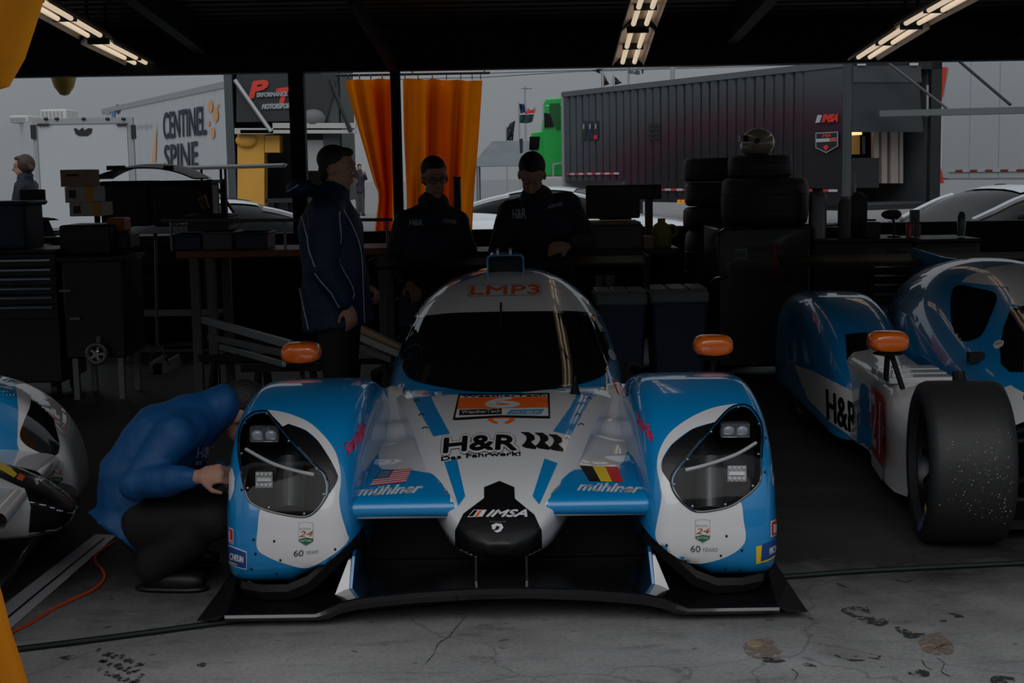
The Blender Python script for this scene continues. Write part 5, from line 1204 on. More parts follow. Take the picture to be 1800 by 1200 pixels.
def figure(name, label, cat, J, jm, hands=(('l', .5), ('r', .5)), hairm='hair', sc=1.0, voxel=.0065, group=None, hood=False, cap=False, tm='trouser', bulk=1.0, jvox=.012, glasses=False, legs=True, hd=None, collar=True, hairlen=0.0, hem=None):
    base = Vector((J['pelvis'].x, J['pelvis'].y, 0)); t = thing(name, label, cat, base, 0, group)
    sv = J['side'].normalized(); b = MB(); k = sc
    tor = [J['pelvis'], J['waist'], J['chest'], J['neck'] - (J['neck'] - J['chest']) * .25]
    b.tube(tor, [(.13*k, .09*k), (.12*k, .085*k), (.14*k, .095*k), (.10*k, .06*k)], 20, True, up=sv)
    for a, e, w in (('ls', 'le', 'lw'), ('rs', 're', 'rw')):
        limb(b, [J['chest'].lerp(J['neck'], .5), J[a]], [.05*k, .045*k]); limb(b, [J[a], J[e], J[w]], [.043*k, .038*k, .028*k])
    for hp, kn, an in (('lh', 'lk', 'la'), ('rh', 'rk', 'ra')):
        limb(b, [J[hp], J[hp].lerp(J[kn], .4), J[kn], J[kn].lerp(J[an], .35), J[an]], [.07*k, .07*k, .05*k, .05*k, .036*k])
        ff = J['ff']; limb(b, [J[an], J[an] + ff*.05 + Vector((0, 0, -.05)), J[an] + ff*.16 + Vector((0, 0, -.065))], [.038*k, .036*k, .026*k])
    R, s, f, u = add_head(b, J['head'], J['hf'], J['hu'], J['neck'] + (J['neck'] - J['chest']).normalized() * .01, k)
    for w, c_ in hands:
        d, nr = J[w + 'hand']; add_hand(b, J[w + 'w'], d, nr, 1 if w == 'r' else -1, c_, k)
    remesh('body', b, M['skin'], t, voxel, 3)
    # hair
    h = MB(); c = J['head']
    h.ell(c + (u*.046 - f*.030)*k, (.081*k, .096*k, .084*k), 20, 14, R)
    h.ell(c + (-u*.02 - f*.062)*k, (.066*k, .048*k, .07*k), 16, 10, R)
    h.ell(c + (u*.095 + f*.036)*k, (.058*k, .045*k, .026*k), 14, 8, R)
    if hairlen:
        h.ell(c + (u*.02 - f*.035)*k, (.105*k, .105*k, .115*k), 18, 12, R)
        for q in range(-3, 4): limb(h, [c + (s*q*.022 - f*.06 + u*.02)*k, c + (s*q*.028 - f*.09 - u*hairlen)*k], [.035*k, .03*k], seg=8)
    remesh('hair', h, M[hairm], t, .008, 2)
    for q in (-1, 1):
        e = MB(); e.ell(c + (s*q*.031 + f*.0835 + u*.010)*k, (.013*k, .010*k, .007*k), 10, 8, R); e2 = obj('eye', e, M['eyewhite'], t)
        e = MB(); e.ell(c + (s*q*.031 + f*.0925 + u*.010)*k, (.006*k, .0025*k, .006*k), 8, 6, R); obj('pupil', e, M['shoe'], e2)
    if glasses:
        g = MB()
        for q in (-1, 1): g.tube([c + (s*(q*.033 + .026*math.cos(a_)) + f*.105 + u*(.008 + .018*math.sin(a_)))*k for a_ in [2*PI*i/16 for i in range(16)]], .0022*k, 5, False, 0, True); g.tube([c + (s*q*.06 + f*.10 + u*.01)*k, c + (s*q*.08 - f*.01 + u*.008)*k], .002*k, 5)
        g.tube([c + (s*-.008 + f*.106 + u*.01)*k, c + (s*.008 + f*.106 + u*.01)*k], .0022*k, 5); obj('glasses', g, M['shoe'], t)
    # jacket
    j = MB(); B = bulk; hm = hem if hem is not None else J['pelvis'] + (J['pelvis'] - J['waist']).normalized() * .12
    j.tube([hm, J['pelvis'], J['waist'], J['chest'], J['chest'].lerp(J['neck'], .55), J['neck']], [(.215*k*B, .185*k*B), (.21*k*B, .18*k*B), (.195*k*B, .165*k*B), (.215*k*B, .165*k*B), (.17*k*B, .125*k*B), (.082*k, .080*k)], 24, True, up=sv)
    for a, e, w in (('ls', 'le', 'lw'), ('rs', 're', 'rw')):
        limb(j, [J['chest'].lerp(J['neck'], .55), J[a]], [.105*k*B, .092*k*B]); wr = J[w] + (J[e] - J[w]).normalized() * .03
        limb(j, [J[a], J[a].lerp(J[e], .5), J[e], J[e].lerp(wr, .5), wr], [.088*k*B, .08*k*B, .073*k*B, .064*k*B, .050*k*B])
    if collar: j.torus(J['neck'] + (J['head'] - J['neck']).normalized() * .012, .070*k, .030*k, (J['head'] - J['neck']).normalized(), 24, 10)
    j.ell(J['neck'], (.092*k, .092*k, .085*k), 14, 10)
    if hood: j.ell(hood[0], hood[1], 16, 10)
    jo = remesh('jacket', j, M[jm], t, jvox, 6); jo2 = jo
    tx = bpy.data.textures.get('wrinkle') or bpy.data.textures.new('wrinkle', 'CLOUDS'); tx.noise_scale = .11; tx.noise_depth = 2
    dm = jo.modifiers.new('wrinkle', 'DISPLACE'); dm.texture = tx; dm.strength = .024; dm.mid_level = .5; dm.texture_coords = 'GLOBAL'
    # trousers and shoes
    tr = MB(); limb(tr, [J['lh'], (J['lh'] + J['rh']) / 2 + (J['waist'] - J['pelvis']) * .3, J['rh']], [.12*k, .135*k, .12*k])
    for hp, kn, an in (('lh', 'lk', 'la'), ('rh', 'rk', 'ra')):
        limb(tr, [J[hp], J[hp].lerp(J[kn], .5), J[kn], J[kn].lerp(J[an], .4), J[an]], [.122*k, .108*k, .085*k, .08*k, .072*k])
    remesh('trousers', tr, M[tm], t, .014, 5)
    for an in ('la', 'ra'):
        q = J[an]; sh = MB(); ff = J['ff']; z0 = q.z - .09
        Rf, _, _, _ = frame(ff, (0, 0, 1))
        sh.ell((q.x + ff.x*.01, q.y + ff.y*.01, z0 + .055), (.048, .062, .055), 14, 10, Rf); sh.ell((q.x + ff.x*.10, q.y + ff.y*.10, z0 + .038), (.050, .105, .038), 16, 10, Rf, p=.8); sh.ell((q.x + ff.x*.07, q.y + ff.y*.07, z0 + .012), (.052, .145, .0125), 16, 8, Rf, p=.7)
        obj('shoe', sh, M['shoe'], t)
    return t, jo
V3 = Vector
# man 1: standing in profile, looking right
D = 7.95; P = lambda x, y, d=D: U(x, y, d)
fl = lambda p: V3((p.x, p.y, .09))
J = dict(side=V3((0, 1, 0)), pelvis=P(592, 548), waist=P(588, 478), chest=P(580, 398), neck=P(586, 340), head=P(594, 296), hf=(.97, -.16, -.12), hu=(0, 0, 1),
         ls=P(580, 372, D+.2), le=P(600, 455, D+.24), lw=P(640, 500, D+.1), rs=P(572, 378, D-.2), re=P(566, 472, D-.26), rw=P(611, 536, D-.24),
         lh=P(598, 560, D+.1), lk=P(600, 670, D+.12), rh=P(592, 560, D-.1), rk=P(596, 670, D-.1), ff=V3((.97, -.2, 0)).normalized(), rhand=((.25, -.05, -1), (.5, -.8, .1)), lhand=((.8, -.2, -.5), (.3, 0, 1)))
J['la'] = fl(J['lk']); J['ra'] = fl(J['rk'])
m1, jk1 = figure('person', 'man in a long navy coat with silver piping, standing in profile', 'person', J, 'jacket', (('r', .35), ('l', .6)), hood=(P(530, 330), (.085, .14, .05)), bulk=1.1, hem=P(596, 572))
S1 = Surf([jk1]); c5 = lambda pts: [(480 + x / 3.075, 230 + y / 3.075) for x, y in pts]
for ln in ([(125,470),(118,560),(128,640),(150,800),(175,940),(205,1078)], [(163,465),(195,560),(205,640),(235,745)], [(232,765),(270,815),(310,860),(330,890),(350,925),(370,950)], [(350,440),(350,500),(354,570),(350,620)], [(345,690),(362,730),(398,800),(425,860),(420,920)], [(370,430),(420,520),(455,610),(470,720),(475,850),(483,1045)], [(60,390),(58,350),(90,320),(150,295)]):
    lay('piping', *stroke(resample(cspline(c5(ln), 4, False), 4, False), 1.7), M['piping'], jk1, S1, .016, .12)
# man 2: behind the car, glasses, looking down
D = 9.95; P = lambda x, y, d=D: U(x, y, d)
J = dict(side=V3((1, .1, 0)), pelvis=P(756, 545), waist=P(757, 480), chest=P(760, 408), neck=P(762, 356), head=P(764, 312, D-.04), hf=(.28, -.93, -.26), hu=(0, -.2, 1),
         ls=P(803, 392), le=P(822, 450, D-.05), lw=P(800, 500, D-.3), rs=P(714, 393), re=P(694, 455, D-.05), rw=P(720, 500, D-.3), lh=P(778, 550), lk=P(780, 630), rh=P(735, 550), rk=P(735, 630), ff=V3((.1, -1, 0)).normalized(), lhand=((-.4, -.7, -.4), (0, -.2, 1)), rhand=((.4, -.7, -.4), (0, -.2, 1)))
J['la'] = fl(J['lk']); J['ra'] = fl(J['rk'])
m2, jk2 = figure('person', 'man with glasses in a dark jacket, looking down behind the car', 'person', J, 'jacket_dark', glasses=True, sc=1.12, bulk=.92)
# man 3: leaning in, head bowed
J = dict(side=V3((1, -.1, 0)), pelvis=P(960, 540, D+.1), waist=P(955, 475, D+.05), chest=P(950, 400), neck=P(943, 346, D-.08), head=P(935, 308, D-.14), hf=(-.06, -.80, -.62), hu=(0, -.55, .83),
         ls=P(998, 362), le=P(1030, 425, D-.05), lw=P(1000, 432, D-.33), rs=P(898, 376), re=P(876, 450, D-.1), rw=P(906, 480, D-.35), lh=P(985, 545), lk=P(986, 625), rh=P(938, 545), rk=P(936, 625), ff=V3((0, -1, 0)), lhand=((-.9, -.3, -.1), (-.1, -.8, .4)), rhand=((.5, -.6, -.4), (0, -.2, 1)))
J['la'] = fl(J['lk']); J['ra'] = fl(J['rk'])
m3, jk3 = figure('person', 'man in a navy jacket leaning forward with head bowed behind the car', 'person', J, 'jacket_dark', sc=1.16, bulk=.97)
for jk, q in ((jk2, ([(722,397),(744,397),(744,387),(722,387)], [(778,393),(802,394),(802,385),(778,384)])), (jk3, ([(902,384),(926,384),(926,366),(902,369)], [(962,368),(988,361),(988,354),(962,361)]))):
    Sj = Surf([jk])
    decal_text('chest_lettering', 'H&R', q[0], M['piping'], jk, Sj, .014, .3); decal_text('chest_lettering', 'MÜHLNER', q[1], M['piping'], jk, Sj, .014, .1)
# man 4: crouching by the left fender
J = dict(side=V3((.1, 1, 0)), pelvis=U(246, 905, 5.45), waist=U(242, 838, 5.45), chest=U(300, 765, 5.47), neck=U(382, 716, 5.52), head=U(432, 728, 5.58), hf=(.80, -.05, -.60), hu=(.55, 0, .83),
         ls=U(330, 752, 5.66), le=U(330, 850, 5.75), lw=U(392, 830, 5.55), rs=U(308, 768, 5.28), re=U(238, 850, 5.2), rw=U(346, 838, 5.10),
         lh=U(262, 915, 5.56), lk=U(392, 900, 5.66), la=V3((U(300, 985, 5.6).x, 5.6, .09)), rh=U(258, 920, 5.34), rk=U(378, 912, 5.22), ra=V3((U(270, 1000, 5.27).x, 5.27, .09)), ff=V3((1, -.12, 0)).normalized(),
         rhand=((.93, 0, .12), (-.1, -.85, .5)), lhand=((.9, -.2, .1), (0, -.5, .8)))
m4, jk4 = figure('person', 'mechanic in a royal blue jacket crouching beside the left front fender', 'person', J, 'jacket_blue', (('r', .75), ('l', .6)), bulk=.93, hem=U(216, 945, 5.42), sc=1.0)
S4 = Surf([jk4])
decal_text('chest_lettering', 'H&R', [(341,802),(375,798),(376,779),(343,784)], M['piping'], jk4, S4, .014, .5); decal_text('chest_lettering', 'mühlner', [(340,814),(379,811),(380,801),(341,804)], M['piping'], jk4, S4, .014, .4)
# far people
D = 17.0; P = lambda x, y, d=D: U(x, y, d)
J = dict(side=V3((.3, 1, 0)), pelvis=P(46, 415), waist=P(46, 385), chest=P(46, 345), neck=P(45, 312), head=P(40, 292), hf=(-.95, -.3, -.1), hu=(0, 0, 1), ls=P(56, 328, D+.12), le=P(62, 360, D+.15), lw=P(60, 385, D), rs=P(36, 328, D-.15), re=P(30, 358, D-.2), rw=P(35, 385, D-.25), lh=P(50, 420), lk=P(50, 470), rh=P(42, 420), rk=P(42, 470), ff=V3((-1, -.2, 0)).normalized(), lhand=((0, -.3, -1), (0, -1, 0)), rhand=((0, -.3, -1), (0, -1, 0)))
J['la'] = fl(J['lk']); J['ra'] = fl(J['rk'])
figure('person', 'brown haired person in a dark top in front of the small cargo trailer', 'person', J, 'jacket_dark', hairm='hairbrown', bulk=.85, voxel=.012, jvox=.02, hairlen=.04, sc=1.05)
D = 53.0; P = lambda x, y, d=D: U(x, y, d)
J = dict(side=V3((1, .3, 0)), pelvis=P(632, 333), waist=P(632, 325), chest=P(632, 310), neck=P(632, 300), head=P(632, 294), hf=(.5, -.9, -.2), hu=(0, 0, 1), ls=P(639, 305), le=P(643, 314, D-.1), lw=P(640, 306, D-.35), rs=P(625, 305), re=P(624, 316), rw=P(626, 322, D-.3), lh=P(636, 335), lk=P(637, 353), rh=P(629, 335), rk=P(629, 353), ff=V3((.5, -1, 0)).normalized(), lhand=((-.3, -.3, .8), (0, -1, 0)), rhand=((0, -.6, .5), (0, -1, 0)))
J['la'] = fl(J['lk']); J['ra'] = fl(J['rk'])
mat('plum_jacket_cloth', (.03, .02, .045), .7); M['plum'] = MATS['plum_jacket_cloth']; M['greytrouser'] = mat('grey_trouser_cloth', (.06, .065, .07), .8)
figure('person', 'distant person in a plum jacket standing on the paddock asphalt', 'person', J, 'plum', bulk=.95, voxel=.014, jvox=.025, tm='greytrouser')
# ------------------------------------------------------------------ tool chests, benches and clutter inside the garage
M['chest'] = mat('black_tool_chest', (0.006, 0.006, 0.007), 0.4, coat=0.15)
M['plastic'] = mat('black_plastic', (0.010, 0.010, 0.011), 0.5)
M['bin_blue'] = mat('dark_blue_plastic', (0.010, 0.030, 0.075), 0.5)
M['lid_grey'] = mat('grey_plastic_lid', (0.20, 0.205, 0.21), 0.5)
M['wood'] = mat('orange_brown_bench_wood', (0.20, 0.065, 0.018), 0.5, noise_amt=.3, noise_scale=14)
M['carton'] = mat('white_carton', (0.42, 0.40, 0.38), 0.7)
M['cartonbrown'] = mat('brown_carton', (0.30, 0.22, 0.15), 0.8)
M['cartonyellow'] = mat('yellow_carton_print', (0.60, 0.33, 0.02), 0.7)
M['orangeplastic'] = mat('dull_orange_plastic', (0.38, 0.10, 0.015), 0.5)
M['greybox'] = mat('grey_equipment_case', (0.10, 0.10, 0.10), 0.5)
M['lime'] = mat('yellow_green_plastic', (0.30, 0.32, 0.02), 0.5)
M['beige'] = mat('beige_plastic', (0.32, 0.26, 0.18), 0.6)
M['paper'] = mat('white_paper', (0.62, 0.64, 0.66), 0.8)
def pb(mb, x0, x1, y0, y1, D, dep, mi=0):
    a = U((x0+x1)/2, y1, D); b = U((x0+x1)/2, y0, D); xa = U(x0, (y0+y1)/2, D).x; xb = U(x1, (y0+y1)/2, D).x
    mb.boxb(xa, xb, D, D + dep, a.z, b.z, mi); return (xa, xb, a.z, b.z)
def zof(py, D): return U(900, py, D).z
def xof(px, py, D): return U(px, py, D).x
def chest(label, x0, x1, ytop, D, dep, rows, hx, extra=None, casters=True):
    """x0..x1, ytop in px; rows = handle heights in px; hx = handle px span"""
    xa, xb = xof(x0, 500, D), xof(x1, 500, D); zt = U((x0+x1)/2, ytop, D).z
    t = thing('tool_chest', label, 'tool chest', ((xa+xb)/2, D + dep/2, 0))
    mb = MB(); mb.boxb(xa, xb, D + .02, D + dep, .12, zt); obj('body', mb, M['chest'], t, bevel=.01)
    mb = MB(); mb.boxb(xa - .01, xb + .01, D, D + dep, zt, zt + .025); obj('top_mat', mb, M['plastic'], t, bevel=.006)
    zs = [U((hx[0]+hx[1])/2, r, D - .03).z for r in rows]; xl, xr = xof(hx[0], 500, D), xof(hx[1], 500, D)
    zs2 = zs + [max(.14, zs[-1] - (zs[0] - zs[-1]) / max(1, len(zs) - 1) * 1.6)]
    for k, z in enumerate(zs):
        lo = zs2[k+1] + .02; mb = MB(); mb.boxb(xl - .03, xr + .03, D + .0, D + .03, lo, z + .018); d = obj('drawer', mb, M['chest'], t, bevel=.004)
        h = MB(); h.boxb(xl, xr, D - .035, D - .018, z - .006, z + .006); h.boxb(xl, xl + .02, D - .03, D + .005, z - .006, z + .006); h.boxb(xr - .02, xr, D - .03, D + .005, z - .006, z + .006); obj('handle', h, M['chrome'], d)
    if casters:
        for x in (xa + .07, xb - .07):
            for y in (D + .08, D + dep - .08):
                mb = MB(); mb.lathe([(.02, -.02), (.06, -.022), (.06, .022), (.02, .02)], (x, y, .06), (1, 0, 0), 16); mb.boxb(x - .03, x + .03, y - .03, y + .03, .10, .125); obj('caster', mb, M['plastic'], t)
    return t, (xa, xb, zt + .025)
chestL, (cxa, cxb, czt) = chest('black tool chest with six chrome drawer handles at the left edge', -70, 100, 446, 10.0, .6, (458,475,491,508,524,541), (-30, 92))
chestR, _r = chest('black tool chest with wide chrome handles behind the orange mirror of the right car', 1432, 1604, 426, 10.2, .6, (468,484,500,517,539), (1535, 1594))
chestR2, _r2 = chest('narrow black tool chest at the right, handles half as wide', 1608, 1722, 426, 10.2, .6, (468,484,500,516), (1618, 1700))
# dark rolling cart with a spoked wheel next to the left chest
D = 9.9; t = thing('rolling_cart', 'black rolling cart with a chrome spoked wheel beside the left tool chest', 'cart', (xof(150, 500, D), D + .3, 0))
mb = MB(); xa, xb = xof(106, 500, D), xof(212, 500, D); mb.boxb(xa, xb, D + .05, D + .6, .3, zof(446, D)); obj('body', mb, M['chest'], t, bevel=.01)
mb = MB(); mb.boxb(xa - .02, xb + .02, D, D + .62, zof(446, D), zof(440, D)); obj('top_tray', mb, M['plastic'], t)
mb = MB(); c = U(170, 622, D - .02); R = .085; mb.torus(c, R - .02, .018, (0, 1, 0), 28, 8)
w = obj('wheel', mb, M['steel'], t)
for k in range(5):
    a_ = 2*PI*k/5; s_ = MB(); s_.bar(c, c + V3((math.cos(a_), 0, math.sin(a_))) * (R - .02), .018, .012, up=(0, 1, 0)); obj('spoke', s_, M['chrome'], w)
s_ = MB(); s_.cyl(c - V3((0, .02, 0)), c + V3((0, .06, 0)), .022, seg=12); obj('hub', s_, M['chrome'], w)
mb = MB(); mb.bar(c + V3((0, .03, 0)), V3((c.x, D + .06, .45)), .03)
for x in (xa + .05, xb - .05): mb.boxb(x - .02, x + .02, D + .08, D + .12, 0, .32); mb.boxb(x - .02, x + .02, D + .5, D + .54, 0, .32)
obj('frame', mb, M['steel'], t)['kind'] = 'stuff'
for x0, x1, y in ((104, 124, 511), (122, 140, 560)):
    mb = MB(); pb(mb, x0, x1, y - 2, y + 2, D + .02, .03); obj('latch', mb, M['steel'], t)
# blue bin, cartons on the left chest and cart
mb = MB(); pb(mb, -40, 45, 358, 440, 10.15, .4); t = thing('storage_bin', 'dark blue plastic bin on the left tool chest', 'bin', (xof(2, 440, 10.15), 10.35, czt)); obj('body', mb, M['bin_blue'], t, bevel=.02)
mb = MB(); pb(mb, -44, 49, 354, 361, 10.13, .44); obj('rim', mb, M['bin_blue'], t, bevel=.01)
D = 10.2; ctop = zof(440, 9.9)
mb = MB(); xx = xof(100, 400, D); mb.boxb(xof(104, 400, D), xof(196, 400, D), D - .02, D + .45, ctop + .002, zof(382, D)); tag(obj('equipment_case', mb, M['plastic'], bevel=.02), 'black equipment case under the stacked cartons', 'case')
for k, (x0, x1, y0, y1, m, lab) in enumerate(((106, 154, 298, 319, 'carton', 'grey-white carton lid box on top of the carton stack'), (114, 164, 328, 353, 'carton', 'white carton with yellow end and black print, middle of the stack'), (122, 178, 356, 380, 'carton', 'white carton with yellow end and black print, bottom of the stack'))):
    D = 10.22; t = thing('carton', lab, 'carton', (xof((x0+x1)/2, y1, D), D + .15, zof(y1, D)), 0, 'stacked parts cartons')
    y1b = y1 if k == 2 else (356 if k == 1 else 328)
    mb = MB(); pb(mb, x0, x1, y0, y1b, D, .30); obj('box', mb, M['cartonbrown' if k == 0 else 'carton'], t, bevel=.004)
    if k:
        mb = MB(); pb(mb, x1 - 14, x1 - 1, y0, y1b, D - .004, .006); obj('yellow_print', mb, M['cartonyellow'], t)
        mb = MB(); pb(mb, x0 + 7, x0 + 19, y0 + 6, y1 - 5, D - .005, .006); obj('black_print', mb, M['plastic'], t)
    else: mb = MB(); pb(mb, x0 + 10, x0 + 32, y0 + 8, y0 + 12, D - .005, .006); obj('black_print', mb, M['plastic'], t)
mb = MB(); pb(mb, 187, 218, 383, 408, 10.3, .2); tag(obj('orange_box', mb, M['orangeplastic'], bevel=.015), 'dull orange box beside the cartons', 'box')
mb = MB(); pb(mb, 199, 228, 408, 440, 10.28, .3); tag(obj('equipment_case', mb, M['plastic'], bevel=.02), 'black case under the dull orange box', 'case')
D = 10.72; t = thing('monitor', 'black screen seen from behind above the blue bin', 'monitor', (xof(56, 440, D), D, czt)); mb = MB(); pb(mb, 34, 78, 333, 360, D, .04); obj('panel', mb, M['plastic'], t, bevel=.008); mb = MB(); q = U(56, 360, D); mb.boxb(q.x - .02, q.x + .02, D + .01, D + .05, czt - .02, q.z + .02); mb.boxb(q.x - .1, q.x + .1, D - .1, D + .12, czt - .02, czt + .0); obj('stand', mb, M['plastic'], t)
# rack carrying body panels (raised dark shell) behind the left chest
D = 12.25; t = thing('panel_rack', 'black steel rack stacked with dark cases behind the cartons', 'rack', (xof(250, 400, D), D + .4, 0))
mb = MB(); xa, xb = xof(172, 400, D), xof(372, 400, D); zt = zof(306, D)
for x in (xa, xb):
    for y in (D, D + .58): mb.boxb(x - .02, x + .02, y - .02, y + .02, 0, zt)
for z in (.35, .95, zt - .02): mb.boxb(xa, xb, D - .02, D + .60, z - .015, z + .015)
obj('frame', mb, M['beam'], t)
for x0, x1, y0, y1 in ((176, 262, 318, 398), (268, 366, 322, 398), (180, 300, 416, 470)):
    mb = MB(); pb(mb, x0, x1, y0, y1, D + .02, .5); obj('stored_case', mb, M['plastic'], t, bevel=.02)
t = thing('body_shell', 'olive dark curved roof shell lying on the rack', 'body panel', (xof(250, 300, D), D + .4, zt)); mb = MB(); rows = []
for yy in (-.1, .12, .3, .45, .58):
    row = []
    for k in range(25):
        u = k / 24; x = xof(165, 300, D) + (xof(348, 300, D) - xof(165, 300, D)) * u; z = zt + .015 + (zof(279, D) - zt) * (1 - abs(2*u - .95) ** 2.4 if abs(2*u-.95) < 1 else 0) * (1 - .25 * ((yy - .4) / .5) ** 2); row.append((x, D + yy, z))
    rows.append(row)
mb.grid(rows); low = [[(p[0], p[1], p[2] - .012) for p in r] for r in rows]; mb.grid(low); sh = obj('shell', mb, mat('olive_dark_panel', (.030, .028, .02), .6), t, ang=60)
for x0, x1 in ((187, 220), (287, 305)): mb = MB(); pb(mb, x0, x1, 291, 299, D - .105, .01); obj('vent', mb, M['plastic'], sh)
# white wing plank on stand
D = 13.06; t = thing('wing_plank', 'long white wing plank held up on thin struts', 'wing', (xof(400, 400, D), D, 0)); mb = MB(); a = U(310, 297, D); b = U(500, 292, D); rows = []
for p in (a, b): rows.append([(p.x, D - .12, p.z - .01), (p.x, D - .10, p.z + .01), (p.x, D + .05, p.z + .028), (p.x, D + .2, p.z + .02), (p.x, D + .05, p.z - .012)])
mb.grid(rows, cv=True); mb.f += [(0, 1, 2, 3, 4), (5, 6, 7, 8, 9)]; mb.mi += [0, 0]; obj('plank', mb, M['paper'], t)
for px in (352, 386, 394): mb = MB(); q = U(px, 297, D); mb.cyl((q.x, D, 0), (q.x + .01, D, q.z), .012, seg=8); obj('strut', mb, M['plastic'], t)
mb = MB(); mb.tube([U(375, 320, D), U(392, 345, D), U(410, 372, D), U(420, 388, D)], .014, 8); obj('curved_strut', mb, M['plastic'], t)
mb = MB(); q = U(380, 297, D); mb.boxb(q.x - .5, q.x + .5, D - .2, D + .2, 0, .03); obj('foot', mb, M['plastic'], t)
# floor jack with tall handle
D = 8.8; t = thing('floor_jack', 'floor jack with a tall upright steel handle', 'jack', G(277, 655, 0)); g = G(277, 655, 0); D = g.y
mb = MB(); mb.cyl(V3((U(277, 606, D).x, D, U(277, 606, D).z)), U(273, 412, D), .011, seg=10); h = obj('handle', mb, M['steel'], t); mb = MB(); q = U(273, 414, D); mb.cyl(q - V3((.0, .0, .03)), q + V3((0, 0, .02)), .016, seg=10); obj('grip', mb, M['plastic'], h)
mb = MB(); q = U(277, 606, D)
for s in (-1, 1): mb.bar(q, V3((q.x + s*.065, D, U(277, 628, D).z)), .016); mb.bar(V3((q.x + s*.065, D, U(277, 628, D).z)), V3((q.x + s*.06, D + .05, .05)), .02)
obj('yoke', mb, M['steel'], t)
for s in (-1, 1):
    mb = MB(); mb.slab([V3((q.x + s*.075, D - .04, .0)), V3((q.x + s*.03, D - .04, .0)), V3((q.x + s*.045, D - .04, .09)), V3((q.x + s*.065, D - .04, .09))], (0, .5, 0)); obj('side_plate', mb, M['alu'], t)
mb = MB(); mb.lathe([(.02, -.03), (.04, -.03), (.04, .03), (.02, .03)], (q.x, D + .02, .04), (1, 0, 0), 14); obj('roller', mb, M['plastic'], t)
# toe-plate frame leaning on the cart
g0 = G(237, 637, 0); D = g0.y; t = thing('gauge_frame', 'aluminium gauge frame with a teal block leaning by the cart', 'gauge', (g0.x, D, 0))
for (xa_, ya_, xb_, yb_) in ((208, 496, 226, 634), (227, 489, 243, 632)):
    mb = MB(); p = U(xa_, ya_, D + .25); q = U(xb_, yb_, D); mb.bar(p, V3((q.x, D, .01)), .022 if xa_ < 220 else .016, .02); obj('rail', mb, M['alu'], t)
for (xa_, ya_, xb_, yb_) in ((206, 492, 228, 487), (222, 634, 244, 631)): mb = MB(); mb.bar(U(xa_, ya_, D + (.25 if ya_ < 560 else 0)), U(xb_, yb_, D + (.25 if ya_ < 560 else 0)), .02); obj('end_bar', mb, M['steel'], t)
mb = MB(); mb.box(U(228, 561, D + .09), (.05, .05, .09)); obj('teal_block', mb, mat('teal_plastic', (.05, .16, .18), .4), t, bevel=.006)
mb = MB(); mb.cyl(U(228, 488, D + .24), U(272, 490, D + .2), .003, seg=5); obj('cord', mb, M['steel'], t)
# workbench behind the standing man
D = 10.0; t = thing('workbench', 'workbench with an orange-brown wooden top behind the standing man', 'workbench', (xof(490, 500, D), D + .35, 0))
xa, xb = xof(308, 440, D), xof(690, 440, D); ztop = zof(432, D); mb = MB(); mb.boxb(xa, xb, D, D + .7, ztop - .05, ztop); obj('top', mb, M['wood'], t, bevel=.008)
for x in (xof(340, 500, D), xof(356, 500, D) + .05, xb - .08):
    for y in (D + .06, D + .62): mb = MB(); mb.boxb(x - .03, x + .03, y - .03, y + .03, 0, ztop - .05); obj('leg', mb, M['greybox'], t)
mb = MB(); mb.boxb(xa + .1, xb - .1, D + .1, D + .6, .22, .25); obj('shelf', mb, M['beam'], t)
bt = ztop
for k, (x0, x1, y0, y1, m, nm, lab) in enumerate(((300, 352, 402, 432, 'bin_blue', 'parts_bin', 'dark blue parts bin at the left end of the workbench'), (356, 408, 398, 432, 'greybox', 'parts_bin', 'grey parts bin in the middle of the workbench'), (414, 470, 400, 432, 'bin_blue', 'parts_bin', 'dark blue parts bin near the standing man'), (330, 402, 368, 397, 'plastic', 'document_tray', 'black tray of papers on the workbench bins'))):
    mb = MB(); Dk = D + .12
    xa_, xb_ = xof(x0, 420, Dk), xof(x1, 420, Dk); z0 = bt if y1 == 432 else zof(398, D); z1 = zof(y0, Dk)
    mb.boxb(xa_, xb_, Dk, Dk + .35, z0, z1); mb.boxb(xa_ - .01, xb_ + .01, Dk - .01, Dk + .36, z1 - .02, z1); tag(obj(nm, mb, M[m], bevel=.008), lab, 'bin' if nm == 'parts_bin' else 'tray')
mb = MB(); mb.cyl(U(283, 388, D + .1), U(690, 386, D + .1), .012, seg=8)
for px in (300, 500, 680): q = U(px, 388, D + .1); mb.cyl((q.x, D + .1, bt), (q.x, D + .1, q.z), .01, seg=8)
tag(obj('bench_rail', mb, M['steel']), 'grey tubular rail along the workbench', 'rail')
for x0, x1, y0, y1, lab in ((304, 332, 392, 402, 'crumpled white paper over the left bin'), (398, 424, 391, 399, 'crumpled white paper between the bins')):
    mb = MB(); p = U((x0+x1)/2, y1, D + .2); w_ = (xof(x1, 400, D) - xof(x0, 400, D)) / 2; rows = []
    for i in range(7): rows.append([(p.x - w_ + 2*w_*j/8, D + .14 + .22*i/6, p.z + .012 + .03*abs(math.sin(i*1.7 + j*1.1))) for j in range(9)])
    mb.grid(rows); tag(obj('paper_sheet', mb, M['paper'], smooth=False), lab, 'paper')
t = thing('roof_vent_cover', 'orange striped louvre leaning on the workbench tray', 'louvre', U(362, 368, D + .3)); mb = MB(); mb.slab([U(346,350,D+.3), U(357,368,D+.3), U(368,366,D+.3), U(360,342,D+.3)], (0, .02, 0)); obj('panel', mb, M['orangeplastic'], t)
for k in range(4): mb = MB(); mb.bar(U(349 + 3*k, 351 - 2*k, D + .29), U(359 + 2.4*k, 367 - .4*k, D + .29), .006); obj('slat', mb, M['plastic'], t)
